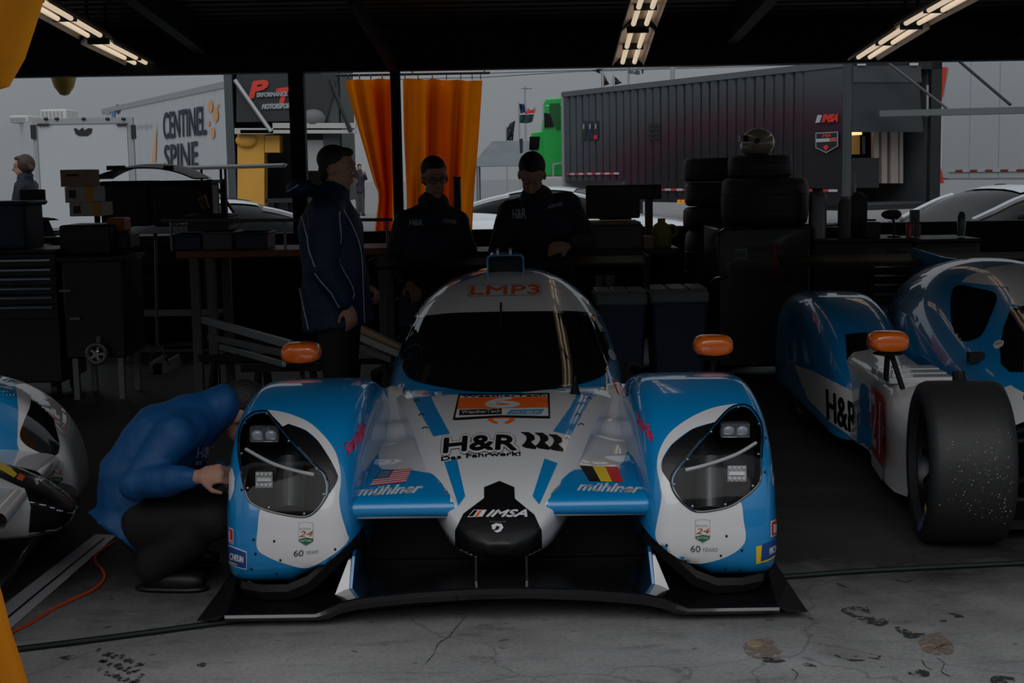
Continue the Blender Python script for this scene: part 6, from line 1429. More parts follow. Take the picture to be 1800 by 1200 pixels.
# long aluminium profiles lying between bench and car
for k, (x0, y0, x1, y1, D0, D1, w, m, lab) in enumerate(((358, 562, 512, 606, 9.3, 7.9, .035, 'alu', 'longest aluminium profile of the pile left of the standing man'), (368, 592, 505, 622, 9.2, 7.8, .028, 'steel', 'middle profile of the pile left of the standing man'), (388, 610, 500, 640, 9.1, 7.8, .025, 'alu', 'lowest profile of the pile left of the standing man'), (634, 577, 705, 611, 9.75, 9.45, .036, 'cream', 'beige plank right of the standing man'), (634, 592, 704, 622, 9.70, 9.40, .038, 'alu', 'silver plank under the beige one'), (634, 612, 690, 632, 9.65, 9.40, .034, 'steel', 'dull steel plank lowest right of the standing man'))):
    mb = MB(); mb.bar(U(x0, y0, D0), U(x1, y1, D1), w, w * 1.3); tag(obj('metal_profile' if m != 'cream' else 'wooden_plank', mb, M[m], bevel=.003), lab, 'profile' if m != 'cream' else 'plank', 'long profiles on trestles')
for px, D_, lab in ((420, 8.65, 'low black trestle under the profiles, left one'), (500, 7.95, 'low black trestle beside the coat hem'), (668, 9.62, 'low black trestle under the beige plank')):
    mb = MB(); x = U(px, 600, D_).x; zt_ = U(px, {420: 628, 500: 646, 668: 634}[px], D_).z
    for s in (-1, 1): mb.bar((x + s*.2, D_ - .12, 0), (x + s*.15, D_, zt_), .03); mb.bar((x + s*.2, D_ + .12, 0), (x + s*.15, D_, zt_), .03)
    mb.bar((x - .25, D_, zt_), (x + .25, D_, zt_), .04); tag(obj('trestle', mb, M['beam']), lab, 'trestle')
mb = MB(); mb.slab([U(647,566,9.0), U(656,564,9.0), U(664,569,9.0), U(648,571,9.0)], (0, .1, .0)); 
# centre bench behind the two men
D = 10.9; t = thing('workbench', 'long black workbench behind the two men', 'workbench', (xof(900, 460, D), D + .35, 0)); xa, xb = xof(690, 440, D), xof(1195, 440, D); zt = zof(441, D)
mb = MB(); mb.boxb(xa, xb, D, D + .7, zt - .05, zt); obj('top', mb, M['plastic'], t, bevel=.006)
for x in (xa + .06, (xa + xb) / 2, xb - .06):
    for y in (D + .06, D + .62): mb = MB(); mb.boxb(x - .03, x + .03, y - .03, y + .03, 0, zt - .05); obj('leg', mb, M['beam'], t)
for z in (.25, .55): mb = MB(); mb.boxb(xa, xb, D + .1, D + .65, z, z + .03); obj('shelf', mb, M['beam'], t)
mb = MB(); mb.boxb(xa, xb, D + .64, D + .68, .2, zt - .06); obj('back_panel', mb, M['beam'], t)
for x0, x1 in ((1047, 1062), (1063, 1084)):
    mb = MB(); q = U((x0+x1)/2, 498, D + .02); mb.cyl((q.x, D + .12, .583), (q.x, D + .12, zof(488, D)), (xof(x1, 490, D) - xof(x0, 490, D)) / 2 * .9, seg=14); o = obj('jar', mb, mat('cloudy_glass_jar', (.22, .24, .25), .15, coat=.5), None); tag(o, 'cloudy glass jar on the bench shelf, %s of the two' % ('narrower' if x0 == 1047 else 'wider'), 'jar')
D = 10.95; mb = MB(); q = pb(mb, 1040, 1131, 394, 439.4, D, .45); t = thing('equipment_case', 'grey equipment case on the black bench', 'case', ((q[0]+q[1])/2, D + .2, zt)); obj('body', mb, M['greybox'], t, bevel=.02)
mb = MB(); pb(mb, 1038, 1127, 390, 396, D - .02, .48); obj('lid', mb, M['cartonbrown'], t, bevel=.01)
zl = zof(390, D)
t = thing('monitor', 'wide black monitor seen from behind on the grey case', 'monitor', (xof(1082, 390, D), D + .15, zl)); mb = MB(); pb(mb, 1030, 1125, 325, 384, D + .1, .05); obj('panel', mb, M['plastic'], t, bevel=.012); mb = MB(); q = U(1082, 388, D + .1); mb.boxb(q.x - .05, q.x + .05, D + .15, D + .18, zl, q.z + .1); mb.boxb(q.x - .12, q.x + .12, D + .06, D + .28, zl, zl + .012); obj('stand', mb, M['plastic'], t)
t = thing('monitor', 'narrow black screen on a grey arm right of the wide monitor', 'monitor', (xof(1142, 440, D), D + .38, zt)); mb = MB(); pb(mb, 1122, 1163, 324, 350, D + .33, .04); obj('panel', mb, M['plastic'], t, bevel=.008); mb = MB(); q = U(1143, 350, D + .25); mb.boxb(q.x - .03, q.x + .03, D + .35, D + .39, zt, q.z + .03); obj('arm', mb, M['greybox'], t)
t = thing('jug', 'yellow-green plastic jug on the black bench', 'jug', (xof(1160, 440, D), D + .2, zt)); mb = MB(); q = U(1163, 441, D + .2); mb.lathe([(.0, 0), (.075, 0), (.08, .02), (.08, .12), (.06, .17), (.03, .19), (.03, .22), (0, .22)], (q.x, D + .2, zt), (0, 0, 1), 20); obj('body', mb, M['lime'], t); mb = MB(); mb.torus((q.x + .075, D + .2, zt + .12), .045, .012, (0, 1, 0), 14, 6); obj('handle', mb, M['lime'], t)
mb = MB(); pb(mb, 1131, 1150, 415, 439.4, D, .18); tag(obj('beige_box', mb, M['beige'], bevel=.012), 'beige plastic box beside the grey case', 'box')
t = thing('radio_handset', 'black cylinder speaker standing on the bench beside the man with glasses', 'speaker', (xof(803, 440, D), D + .3, zt)); mb = MB(); q = U(803, 314, D + .3); mb.cyl((q.x, D + .3, zt), (q.x, D + .3, q.z), .034, .03, seg=16); obj('body', mb, M['plastic'], t); mb = MB(); mb.cyl((q.x, D + .3, q.z), (q.x, D + .3, q.z + .015), .035, seg=16); obj('cap', mb, M['plastic'], t)
# two lidded bins
for (x0, x1, yt, lab) in ((1047, 1139, 516, 'blue bin with grey lid just right of the car canopy'), (1143, 1247, 513, 'blue bin with wider grey lid behind the right orange mirror')):
    D = 9.6; xa, xb = xof(x0, 530, D), xof(x1, 530, D); zt_ = zof(yt, D); t = thing('lidded_bin', lab, 'bin', ((xa+xb)/2, D + .25, 0), 0, 'lidded blue bins')
    mb = MB(); mb.hexa([(xa+.04, D+.03, 0), (xb-.04, D+.03, 0), (xb-.04, D+.45, 0), (xa+.04, D+.45, 0), (xa+.01, D+.01, zt_-.09), (xb-.01, D+.01, zt_-.09), (xb-.01, D+.47, zt_-.09), (xa+.01, D+.47, zt_-.09)]); obj('body', mb, M['bin_blue'], t, bevel=.02)
    mb = MB(); mb.boxb(xa, xb, D, D + .48, zt_ - .10, zt_ - .015); l_ = obj('lid', mb, M['lid_grey'], t, bevel=.02)
    for k in range(3): mb = MB(); w_ = (xb - xa) / 3.3; c_ = xa + (xb - xa) * (k + .5) / 3; mb.boxb(c_ - w_/2, c_ + w_/2, D + .04, D + .44, zt_ - .02, zt_); obj('lid_rib', mb, M['lid_grey'], l_, bevel=.008)
# tyre cart: black box cart, stacked tyres and helmet
D = 10.2; xa, xb = xof(1262, 480, D), xof(1424, 480, D); zt_ = zof(408, D); t = thing('tyre_cart', 'black box cart with red edge trim under the tyre stack', 'cart', ((xa+xb)/2, D + .4, 0))
mb = MB(); mb.boxb(xa, xb, D, D + .75, .12, zt_); obj('body', mb, M['chest'], t, bevel=.015)
mb = MB(); pb(mb, 1292, 1313, 437, 456, D - .004, .006); lb = obj('label_plate', mb, M['lid_grey'], t); a = U(1294, 453, D - .008); plane_text('label_print', 'H&R', a, U(1311, 453, D - .008) - a, U(1294, 441, D - .008) - a, M['plastic'], lb)
mb = MB(); pb(mb, 1310, 1424, 485, 488, D - .006, .01); obj('red_trim', mb, mat('dark_red_trim', (.16, .012, .012), .5), t); mb = MB(); pb(mb, 1357, 1370, 428, 486, D - .006, .01); obj('red_trim', mb, MATS['dark_red_trim'], t)
for x in (xa + .1, xb - .1):
    for y in (D + .1, D + .65): mb = MB(); mb.lathe([(.02, -.02), (.06, -.022), (.06, .022), (.02, .02)], (x, y, .06), (1, 0, 0), 16); mb.boxb(x-.03, x+.03, y-.03, y+.03, .1, .125); obj('caster', mb, M['plastic'], t)
mb = MB(); mb.tube([U(1248, 425, D), U(1258, 412, D), U(1275, 402, D), U(1284, 400, D)], .012, 8); obj('grab_handle', mb, M['chrome'], t); mb = MB(); mb.tube([U(1248, 497, D - .02), U(1258, 490, D - .02), U(1277, 485, D - .02)], .012, 8); obj('grab_handle', mb, M['chrome'], t)
def flat_tyre(label, cx, cy, z0, z1, R, group, prof_seg=40, m='rubber'):
    h = z1 - z0; t = thing('tyre', label, 'tyre', (cx, cy, z0), 0, group)
    pr = [(R*.62, h*.06), (R*.72, 0), (R*.88, 0), (R*.96, h*.06), (R*.995, h*.2), (R, h*.5), (R*.995, h*.8), (R*.96, h*.94), (R*.88, h), (R*.72, h), (R*.62, h*.94)]
    mb = MB(); mb.lathe(pr, (cx, cy, z0), (0, 0, 1), prof_seg, caps=False); obj('carcass', mb, M[m], t, ang=50)
    mb = MB(); mb.lathe([(R*.62, h*.06), (R*.60, h*.3), (R*.60, h*.7), (R*.62, h*.94)], (cx, cy, z0), (0, 0, 1), prof_seg, caps=False); obj('liner', mb, M['plastic'], t)
    for q in (.33, .66): mb = MB(); mb.torus((cx, cy, z0 + h*q), R*.999, .0025, (0, 0, 1), 40, 4); obj('mould_line', mb, M['plastic'], t)
    return t
D = 10.6; cx = xof(1344, 360, D); R1 = (xof(1420, 360, D) - xof(1268, 360, D)) / 2
flat_tyre('wide black tyre lying on the cart under a smaller one', cx, D, zt_ + .002, zof(320, D), R1, 'tyres stacked on the cart')
z2 = zof(320, D) + .002; R2 = (xof(1392, 300, D) - xof(1280, 300, D)) / 2; cx2 = xof(1336, 300, D); flat_tyre('smaller black tyre under the pale helmet', cx2, D, z2, zof(281, D), R2, 'tyres stacked on the cart')
z3 = zof(281, D); 
t = thing('helmet', 'pale racing helmet resting on the top tyre', 'helmet', (xof(1330, 270, D), D, z3)); c = U(1332, 257, D); c.z = z3 + .095
mb = MB(); mb.ell(c, (.122, .135, .105), 24, 16); mb.ell(c + V3((-.045, 0, -.03)), (.085, .11, .068), 20, 12); obj('shell', mb, mat('pale_helmet_paint', (.34, .31, .25), .3, coat=.8), t)
mb = MB(); rows = []
for i in range(9):
    a_ = math.radians(130 + 12.5*i); rows.append([c + V3((.127*math.cos(a_) - .012, .140*math.sin(a_), .010)), c + V3((.122*math.cos(a_) - .014, .136*math.sin(a_), .055))])
mb.grid(rows); obj('visor', mb, M['glass'], t)
mb = MB(); mb.cyl(c + V3((-.03, -.135, .01)), c + V3((-.03, -.145, .01)), .02, seg=14); obj('visor_pivot', mb, M['plastic'], t); mb = MB(); mb.torus(c + V3((0, 0, -.092)), .085, .008, (0, 0, 1), 24, 6); obj('base_trim', mb, M['plastic'], t)
D = 11.35; cx = xof(1262, 360, D); R3 = .27
zb = 0.0; hs = [(0.0, .24), (.245, .49), (.495, .74), (.745, zof(398, D) - .003)]; ys = [(zof(398, D), zof(354, D)), (zof(352, D), zof(325, D)), (zof(322, D), zof(284, D))]
k = 0
for (za, zc) in ((0.0, .29), (.292, .585), (.587, zof(411, D))) + tuple(((zof(409, D), zof(370, D)), (zof(368, D), zof(327, D)), (zof(325, D), zof(284, D)))):
    nm = ('lowest', 'second lowest', 'third lowest', 'third highest', 'second highest', 'topmost')[k]; flat_tyre('grooved grey-black tyre, %s of the tall free-standing stack' % nm, cx + .006 * (-1) ** k, D, za, zc, R3, 'tall tyre stack beside the cart'); k += 1
# things on the right chests
ct = _r[2]; D = 10.35
def bottle(name, label, cat, px, ybot, ytop, r, m, cap=None, Dk=None, shape='cyl'):
    Dk = Dk or D; q = U(px, 400, Dk); zt2 = U(px, ytop, Dk).z; t = thing(name, label, cat, (q.x, Dk, ct)); h = zt2 - ct; mb = MB()
    if shape == 'cyl': mb.lathe([(0, 0), (r, 0), (r, h*.82), (r*.85, h*.9), (r*.55, h*.94), (0, h*.94)], (q.x, Dk, ct), (0, 0, 1), 18)
    else: mb.boxb(q.x - r, q.x + r, Dk - r*.7, Dk + r*.7, ct, zt2 - .02)
    obj('body', mb, M[m] if m in M else MATS[m], t, bevel=0 if shape == 'cyl' else .008); mb = MB(); mb.lathe([(0, h*.9), (r*.6, h*.9), (r*.6, h), (0, h)], (q.x, Dk, ct), (0, 0, 1), 14); obj('cap', mb, M[cap or 'plastic'], t); return t
bottle('coffee_urn', 'black topped steel coffee urn on the right tool chest', 'urn', 1437, 400, 330, .065, 'steel'); bottle('spray_can', 'tall grey steel canister on the right tool chest', 'canister', 1484, 398, 345, .048, 'greybox', 'lid_grey'); bottle('drinks_box', 'dark case standing between canister and white bottle', 'case', 1508, 398, 338, .06, 'plastic', shape='box', Dk=10.5)
bottle('spray_bottle', 'white bottle with a green base on the right tool chest', 'bottle', 1500, 398, 306, .018, 'paper', 'paper', Dk=10.75); bottle('drinks_can', 'red can on the right tool chest', 'can', 1598, 415, 390, .022, 'red'); bottle('drinks_can', 'grey can right of the red can', 'can', 1612, 415, 392, .026, 'greybox'); bottle('water_bottle', 'teal water bottle at the right of the tool chests', 'bottle', 1690, 415, 372, .030, mat('teal_bottle_plastic', (.01, .08, .08), .2).name, Dk=10.4)
bottle('equipment_case', 'black case left of the fan on the right tool chest', 'case', 1531, 415, 385, .06, 'plastic', shape='box'); bottle('tool_box', 'low black box under the coffee urn row', 'case', 1450, 400, 394, .14, 'plastic', shape='box', Dk=10.6)
q = U(1567, 377, D); t = thing('fan', 'small black desk fan on the right tool chest', 'fan', (q.x, D, ct)); mb = MB(); mb.ell(q, (.075, .05, .036), 20, 10); obj('head', mb, M['plastic'], t); mb = MB(); mb.tube([q, V3((q.x + .02, D, q.z - .06)), V3((q.x + .02, D, ct))], .009, 8); obj('neck', mb, M['plastic'], t); mb = MB(); mb.lathe([(0, 0), (.05, 0), (.045, .012), (0, .014)], (q.x + .02, D, ct), (0, 0, 1), 16); obj('base', mb, M['plastic'], t)
q = U(1610, 372, D + .15); mb = MB(); mb.boxb(q.x - .035, q.x + .03, D + .15, D + .2, ct, U(1610, 370, D).z); tag(obj('charger_block', mb, M['greybox'], bevel=.006), 'grey upright charger block behind the cans', 'charger')
# hose, cord and white line on the floor
def cable(name, label, pts, r, m, cat):
    P = [G(x, y, 0) for x, y in cspline(pts, 6, False)]; mb = MB(); mb.tube([V3((p.x, p.y, r)) for p in P], r, 8); return tag(obj(name, mb, M[m]), label, cat)
M['hose'] = mat('dark_green_hose_rubber', (0.002, 0.007, 0.006), 0.6); M['cordorange'] = mat('orange_cord_rubber', (0.60, 0.07, 0.015), 0.5)
cable('hose', 'dark green hose running along the garage mouth under the car', [(-60,1158),(40,1145),(160,1130),(280,1114),(400,1098),(520,1086),(700,1070),(900,1052),(1100,1038),(1250,1026),(1380,1018),(1500,1009),(1650,1001),(1800,994),(1900,990)], .011, 'hose', 'hose')
cable('extension_cord', 'orange extension cord curling past the crouching mechanic', [(0,1130),(22,1113),(50,1100),(90,1075),(130,1055),(165,1038),(183,1020),(180,1004),(168,990),(172,975),(200,955)], .006, 'cordorange', 'cord')
mb = MB(); L = [G(x, y, .0) for x, y in ((-40,1100),(12,1112),(205,942),(168,940))]; mb.add([(p.x, p.y, .004) for p in L], [(0, 1, 2, 3)]); stripe = obj('floor_line', mb, mat('worn_white_floor_paint', (.55, .55, .57), .6, noise_amt=.25, noise_scale=6), floor, smooth=False)
mb = MB(); mb.add([(p.x, p.y, .006) for p in (G(8,1090,0), G(12,1091,0), G(185,948,0), G(182,947,0))], [(0, 1, 2, 3)]); obj('floor_line_groove', mb, M['plastic'], stripe, smooth=False)
# stains and tyre marks on the concrete
def ragged(name, col, scale, thr):
    m = bpy.data.materials.new(name); m.use_nodes = True; n = m.node_tree.nodes; l = m.node_tree.links; b = n['Principled BSDF']; b.inputs['Base Color'].default_value = (*col, 1); b.inputs['Roughness'].default_value = .6
    ge = n.new('ShaderNodeNewGeometry'); nz = n.new('ShaderNodeTexNoise'); nz.inputs['Scale'].default_value = scale; nz.inputs['Detail'].default_value = 6; nz.inputs['Roughness'].default_value = .7; l.new(ge.outputs['Position'], nz.inputs['Vector'])
    mr = n.new('ShaderNodeMapRange'); mr.inputs['From Min'].default_value = thr; mr.inputs['From Max'].default_value = thr + .12; l.new(nz.outputs['Fac'], mr.inputs['Value']); l.new(mr.outputs[0], b.inputs['Alpha']); return m
M['stain'] = ragged('oil_stain', (.04, .04, .038), 38, .43); M['rust'] = ragged('rust_stain', (.25, .18, .135), 30, .42)
rnd = random.Random(5)
def blot(pts, m, z=.0025, jit=1.2):
    B = resample(cspline(pts, 4), 3); B = [(x + rnd.uniform(-jit, jit), y + rnd.uniform(-jit, jit) * .6) for x, y in B]; V, F = tri_poly(B, 12); mb = MB(); mb.add([(lambda g: (g.x, g.y, z))(G(x, y, 0)) for x, y in V], F); obj('stain', mb, M[m], floor, smooth=False)
blot([(1478,1074),(1490,1068),(1520,1067),(1532,1075),(1528,1078),(1510,1072),(1495,1074),(1505,1082),(1530,1085),(1555,1088),(1562,1095),(1545,1101),(1525,1096),(1500,1085)], 'stain')
blot([(1572,1102),(1590,1106),(1605,1112),(1625,1114),(1622,1120),(1598,1122),(1585,1116)], 'stain'); blot([(1666,1077),(1675,1078),(1690,1082),(1695,1086),(1680,1085)], 'stain', jit=.8); blot([(1650,1092),(1665,1090),(1660,1096)], 'stain', jit=.6)
blot([(1597,1181),(1620,1177),(1634,1183),(1630,1190),(1605,1189)], 'stain'); blot([(1742,1192),(1760,1188),(1785,1194),(1775,1205),(1745,1202)], 'stain'); blot([(1340,1156),(1365,1158),(1380,1162),(1370,1165),(1345,1164)], 'stain')
blot([(1615,1128),(1645,1112),(1660,1118),(1678,1140),(1665,1150),(1630,1147)], 'rust', .002, 2); blot([(1310,1130),(1350,1122),(1370,1142),(1372,1156),(1330,1158),(1310,1145)], 'rust', .002, 2)
for pts in ([(1640,1142),(1655,1134),(1676,1132),(1660,1136)], [(1465,1152),(1480,1154),(1500,1159),(1520,1161),(1500,1163),(1480,1158)], [(1525,1155),(1540,1157),(1548,1152),(1545,1160)], [(1408,1168),(1420,1166),(1436,1172),(1420,1172)], [(1470,1024),(1480,1028),(1492,1034),(1476,1030)], [(1570,1018),(1590,1021),(1606,1020),(1590,1024)], [(1530,990),(1560,992),(1545,998)], [(345,1168),(360,1165),(362,1171),(350,1173)], [(105,1156),(125,1152),(138,1156),(120,1160)]): blot(pts, 'stain', jit=.7)
for k in range(26):      # broken tyre tread prints at the lower left
    x = 170 + (k % 9) * 9 + rnd.uniform(-3, 3); y = 1145 + (k // 9) * 17 + (k % 9) * 3 + rnd.uniform(-3, 3); w = rnd.uniform(6, 14); blot([(x, y), (x + w, y - 4), (x + w + 2, y), (x + 3, y + 4)], 'stain', jit=.7)
mb = MB(); c = G(1326, 1133, 0); mb.lathe([(0, .001), (.028, .001), (.026, .006), (0, .006)], (c.x, c.y, 0), (0, 0, 1), 16); tag(obj('bottle_cap', mb, M['cartonbrown']), 'flat round pale disc lying on the concrete near the right fin', 'disc')
M['crackdark'] = mat('dark_crack', (.035, .035, .036), .9)
for pts in ([(818,1085),(800,1105),(790,1118),(770,1132),(762,1150),(745,1168)], [(1620,1160),(1628,1172),(1640,1178)], [(1648,1157),(1660,1166),(1655,1180),(1672,1190)], [(1392,1176),(1402,1185),(1396,1196)]):
    V, F = stroke(resample(cspline(pts, 5, False), 4, False), 1.3); mb = MB(); mb.add([(lambda g: (g.x, g.y, .0015))(G(x + rnd.uniform(-.8, .8), y, 0)) for x, y in V], F); obj('crack', mb, M['crackdark'], floor, smooth=False)
# ------------------------------------------------------------------ race car 21 at the right, front bodywork off
CAR21 = thing('race_car', 'blue and white prototype race car number 21 at right with a bare front wheel', 'race car', (2.63, 4.84, 0), math.radians(-0.8))
R21 = ROOTM[CAR21.name]
def at21(px, py, D): return R21.inverted() @ U(px, py, D)
cm21 = canopy_mb(); cm21.v = [(x*.93, y, z) for x, y, z in cm21.v]; can21 = obj('canopy', cm21, M['blue'], CAR21, local=True, ang=50)
nose21 = MB(); rows = []
for y, hw, zt, zb in ((.75, .20, .30, .12), (.9, .26, .36, .10), (1.2, .36, .46, .10), (1.5, .46, .55, .10), (1.9, .54, .56, .10)):
    rows.append([(-hw, y, zb), (-hw, y, zt - .06), (-hw*.8, y, zt - .01), (0, y, zt), (hw*.8, y, zt - .01), (hw, y, zt - .06), (hw, y, zb)])
nose21.grid(rows, cv=True); nose21.f += [tuple(range(7))]; nose21.mi += [0]
nose_ = obj('monocoque', nose21, M['carbon'], CAR21, local=True)
# shoulder skin from the canopy out to the side pod
def pod(side):
    mb = MB(); rows = []
    for y, z0, z1 in ((1.28, .50, .44), (1.45, .555, .50), (1.7, .575, .53), (2.1, .56, .52), (2.6, .54, .52)):
        row = []
        for k in range(13):
            u = k / 12; x = .30 + .48 * u if y < 1.4 else .40 + .45 * u; row.append((side * x, y, z0 + (z1 - z0) * u - .07 * math.sin(PI * min(1, u * 1.1)) * (1 if y < 2 else .4)))
        rows.append(row)
    mb.grid(rows); return mb
for s in (-1, 1): sk = obj('shoulder_skin', pod(s), M['white'], CAR21, local=True, ang=60); SK = sk if s < 0 else SK
def side_pod(side):
    mb = MB(); rows = []
    for y, xo, z1, z0 in ((1.30, .915, .46, .10), (1.45, .935, .54, .09), (1.62, .93, .565, .09), (1.9, .90, .56, .10), (2.25, .86, .55, .12), (2.7, .88, .58, .12)):
        row = [(side*.60, y, z1 - .01), (side*(xo - .14), y, z1), (side*(xo - .04), y, z1 - .015), (side*xo, y, z1 - .06), (side*(xo - .005), y, .34), (side*(xo - .02), y, .22), (side*(xo - .0), y, z0)]
        rows.append(row)
    mb.grid(rows); return mb
podL = obj('side_pod', side_pod(-1), M['white'], CAR21, local=True, ang=50); obj('side_pod', side_pod(1), M['white'], CAR21, local=True, ang=50)
RPROF = [(2.62, .10), (2.58, .30), (2.62, .46), (2.80, .60), (3.1, .73), (3.45, .80), (3.8, .80), (4.15, .76), (4.45, .66), (4.6, .50), (4.62, .30), (4.6, .15)]
rf = [obj('rear_fender', fender_mb(s, RPROF, .74, .235, (3.6, .28), 5.5, False), M['blue'], CAR21, local=True, ang=40) for s in (-1, 1)]
mb = MB(); mb.hexa([(-.5, 2.6, .2), (.5, 2.6, .2), (.5, 4.5, .2), (-.5, 4.5, .2), (-.5, 2.6, .56), (.5, 2.6, .56), (.5, 4.5, .62), (-.5, 4.5, .62)]); obj('engine_deck', mb, M['blue'], CAR21, local=True, bevel=.04)
mb = MB(); mb.boxb(-.84, .84, .9, 4.4, .05, .09); obj('floor', mb, M['black'], CAR21, local=True)
for s in (-1, 1):
    mb = MB(); mb.tube([(s*.34, 1.0, .42), (s*.72, .93, .40)], .014, 8); mb.tube([(s*.32, .75, .20), (s*.72, .90, .18)], .014, 8); mb.tube([(s*.36, 1.2, .22), (s*.72, .95, .18)], .014, 8); mb.tube([(s*.36, 1.2, .44), (s*.72, .95, .40)], .014, 8); obj('suspension_arm', mb, M['black'], CAR21, local=True)['kind'] = 'stuff'
c21 = V3((-.80, .93, .335)); STEER = Matrix.Translation(c21) @ Matrix.Rotation(math.radians(-6), 4, 'Z') @ Matrix.Translation(-c21); n0 = set(bpy.data.objects.keys())
tyreL, rimL = wheel_parts(CAR21, (-.80, .93, .335), -1, W=.34)
for o in [bpy.data.objects[k] for k in bpy.data.objects.keys() if k not in n0]: o.data.transform(STEER)      # the wheel is steered towards the camera
wheel_parts(CAR21, (.80, .93, .335), 1, W=.34)
for s in (-1, 1): wheel_parts(CAR21, (s*.79, 3.6, .345), s, W=.34, R=.345)
S21 = Surf([can21, podL, SK] + rf); STY = Surf([tyreL]); SP21 = Surf([podL]); SC21 = Surf([can21]); SRF = Surf([rf[0]])
# number, lettering and colour fields on the side pod
decal('blue_field', [(1512,680),(1532,690),(1548,715),(1556,760),(1552,800),(1546,850),(1512,838),(1506,800)], M['vblue'], podL, SP21, .0015, 6, True, .4)
mb = MB(); mb.add([(-.905, 2.0, .17), (-.944, 1.62, .17), (-.948, 1.62, .50), (-.912, 2.0, .50)], [(0, 1, 2, 3)]); obj('number_panel', mb, M['red'], podL, local=True, smooth=False)
mb = MB(); mb.add([(-.906, 2.0, .10), (-.945, 1.62, .10), (-.945, 1.62, .165), (-.906, 2.0, .165)], [(0, 1, 2, 3)]); obj('white_panel', mb, M['vwhite'], podL, local=True, smooth=False)
o_ = R21 @ V3((-.9165, 1.96, .22)); plane_text('number', '21', o_, (R21.to_3x3() @ V3((-.033, -.30, 0))), (0, 0, .24), M['vwhite'], podL, .008)
decal('black_intake', [(1486,588),(1524,584),(1527,632),(1489,637)], M['vblack'], rf[0], SRF, .003, 6, False, .4)
decal('white_flank', [(1396,640),(1430,652),(1520,698),(1530,790),(1460,742),(1420,700)], M['vwhite'], rf[0], SRF, .002, 6, False, .4)
decal_text('sponsor_lettering', 'H&R', [(1456,735),(1506,765),(1506,712),(1454,684)], M['vblack'], rf[0], SRF, .006, 1.2)
# grey carbon cover over the front bulkhead, white deck plates, mirror
mb = MB(); rows = []
for k in range(25):
    a = 2*PI*k/24; rows.append((-.72 + .165*math.cos(a), 1.22 + .15*math.sin(a)))
mb.add([(x, y, .585 - .02*(abs(x + .72)/.165)**2) for x, y in rows[:-1]] + [(-.72, 1.22, .60)], [(i, (i+1) % 24, 24) for i in range(24)]); mb.tube([(x, y, .575) for x, y in rows[:-1]], .008, 6, False, 0, True)
obj('brake_duct_cover', mb, mat('grey_weave', (.085, .10, .11), .5, coat=.2, noise_amt=.3, noise_scale=90), CAR21, local=True)
mb = MB(); mb.tube([(-.79, 1.0, .60), (-.79, .99, .66), (-.79, 1.0, .70)], .028, 10); obj('bulkhead_post', mb, M['black'], CAR21, local=True)
for k in range(3): mb = MB(); mb.boxb(-.92 , -.62, 1.62 + .12*k, 1.73 + .12*k, .555, .585 + .004*k); obj('deck_plate', mb, M['white'], CAR21, local=True, bevel=.006)
p = at21(1562, 606, 6.22); mirror(CAR21, p)
mb = MB(); mb.bar(p + V3((.01, .02, -.02)), p + V3((.07, .02, -.20)), .018, .03, up=(0, 1, 0)); obj('mirror_strut', mb, M['black'], CAR21, local=True)
# canopy glazing and roof
decal('side_window', [(1678,505),(1720,508),(1752,520),(1740,560),(1725,590),(1700,600),(1682,592),(1672,555)], M['glass'], can21, SC21, .004, 7, True, .4)
decal('windscreen', [(1800,538),(1776,545),(1765,575),(1758,610),(1760,640),(1775,654),(1800,655)], M['glass'], can21, SC21, .004, 7, False, .4)
decal('white_roof', [(1800,540),(1778,535),(1772,505),(1745,502),(1690,496),(1700,486),(1740,470),(1800,462)], M['vwhite'], can21, SC21, .002, 7, False, .5)
decal('oval_sticker', [(1746,607),(1754,599),(1764,600),(1763,608),(1752,614)], M['vwhite'], can21, SC21, .004, 4, True, .3)
decal_text('sticker_lettering', '40', [(1750,609),(1761,606),(1760,601),(1750,604)], M['red'], can21, SC21, .0055)
h = SC21.hit(1716, 625, 0.0, True); mb = MB(); mb.box(h + V3((-.02, -.05, 0)), (.07, .05, .045)); mb.cyl(h, h + V3((.0, -.05, .01)), .012); obj('pitot_box', mb, M['black'], CAR21)
mb = MB(); mb.tube([h + V3((.02, -.04, .0)), h + V3((.02, -.10, -.07)), h + V3((-.02, -.16, -.13)), h + V3((-.06, -.16, -.16))], .004, 6); obj('loose_cable', mb, M['black'], CAR21)
mb = MB(); mb.slab([(.0, 4.0, .60), (.0, 4.75, .62), (.0, 4.72, 1.0), (.0, 4.0, .98), (0, 3.6, .99)], (.014, 0, 0)); fin = obj('shark_fin', mb, M['blue'], CAR21, local=True)
# white H&R end plate of the rear wing, seen behind the car
mb = MB(); mb.slab([(-.92, 4.35, .62), (-.92, 4.85, .62), (-.92, 4.85, 1.05), (-.92, 4.50, 1.08), (-.92, 4.35, 1.02)], (.012, 0, 0)); 
D = 9.55; ep = [U(1647,540,D), U(1703,560,D+.1), U(1722,478,D+.1), U(1718,470,D+.1), U(1648,452,D)]; mb = MB(); mb.slab(ep, (0, .012, 0)); wp = obj('wing_end_plate', mb, mat('dirty_white_plate', (.16, .16, .16), .5), CAR21)
o_ = U(1652, 517, D - .01); plane_text('plate_lettering', 'H&R', o_, U(1704, 530, D + .05) - o_, U(1652, 466, D - .01) - o_, M['vblack'], wp, .004)
mb = MB(); rows = []
for x in (-.90, .90): rows.append([(x, 4.42, .90), (x, 4.46, .925), (x, 4.60, .93), (x, 4.75, .96), (x, 4.58, .91)])
mb.grid(rows, cv=True); obj('rear_wing', mb, M['black'], CAR21, local=True)
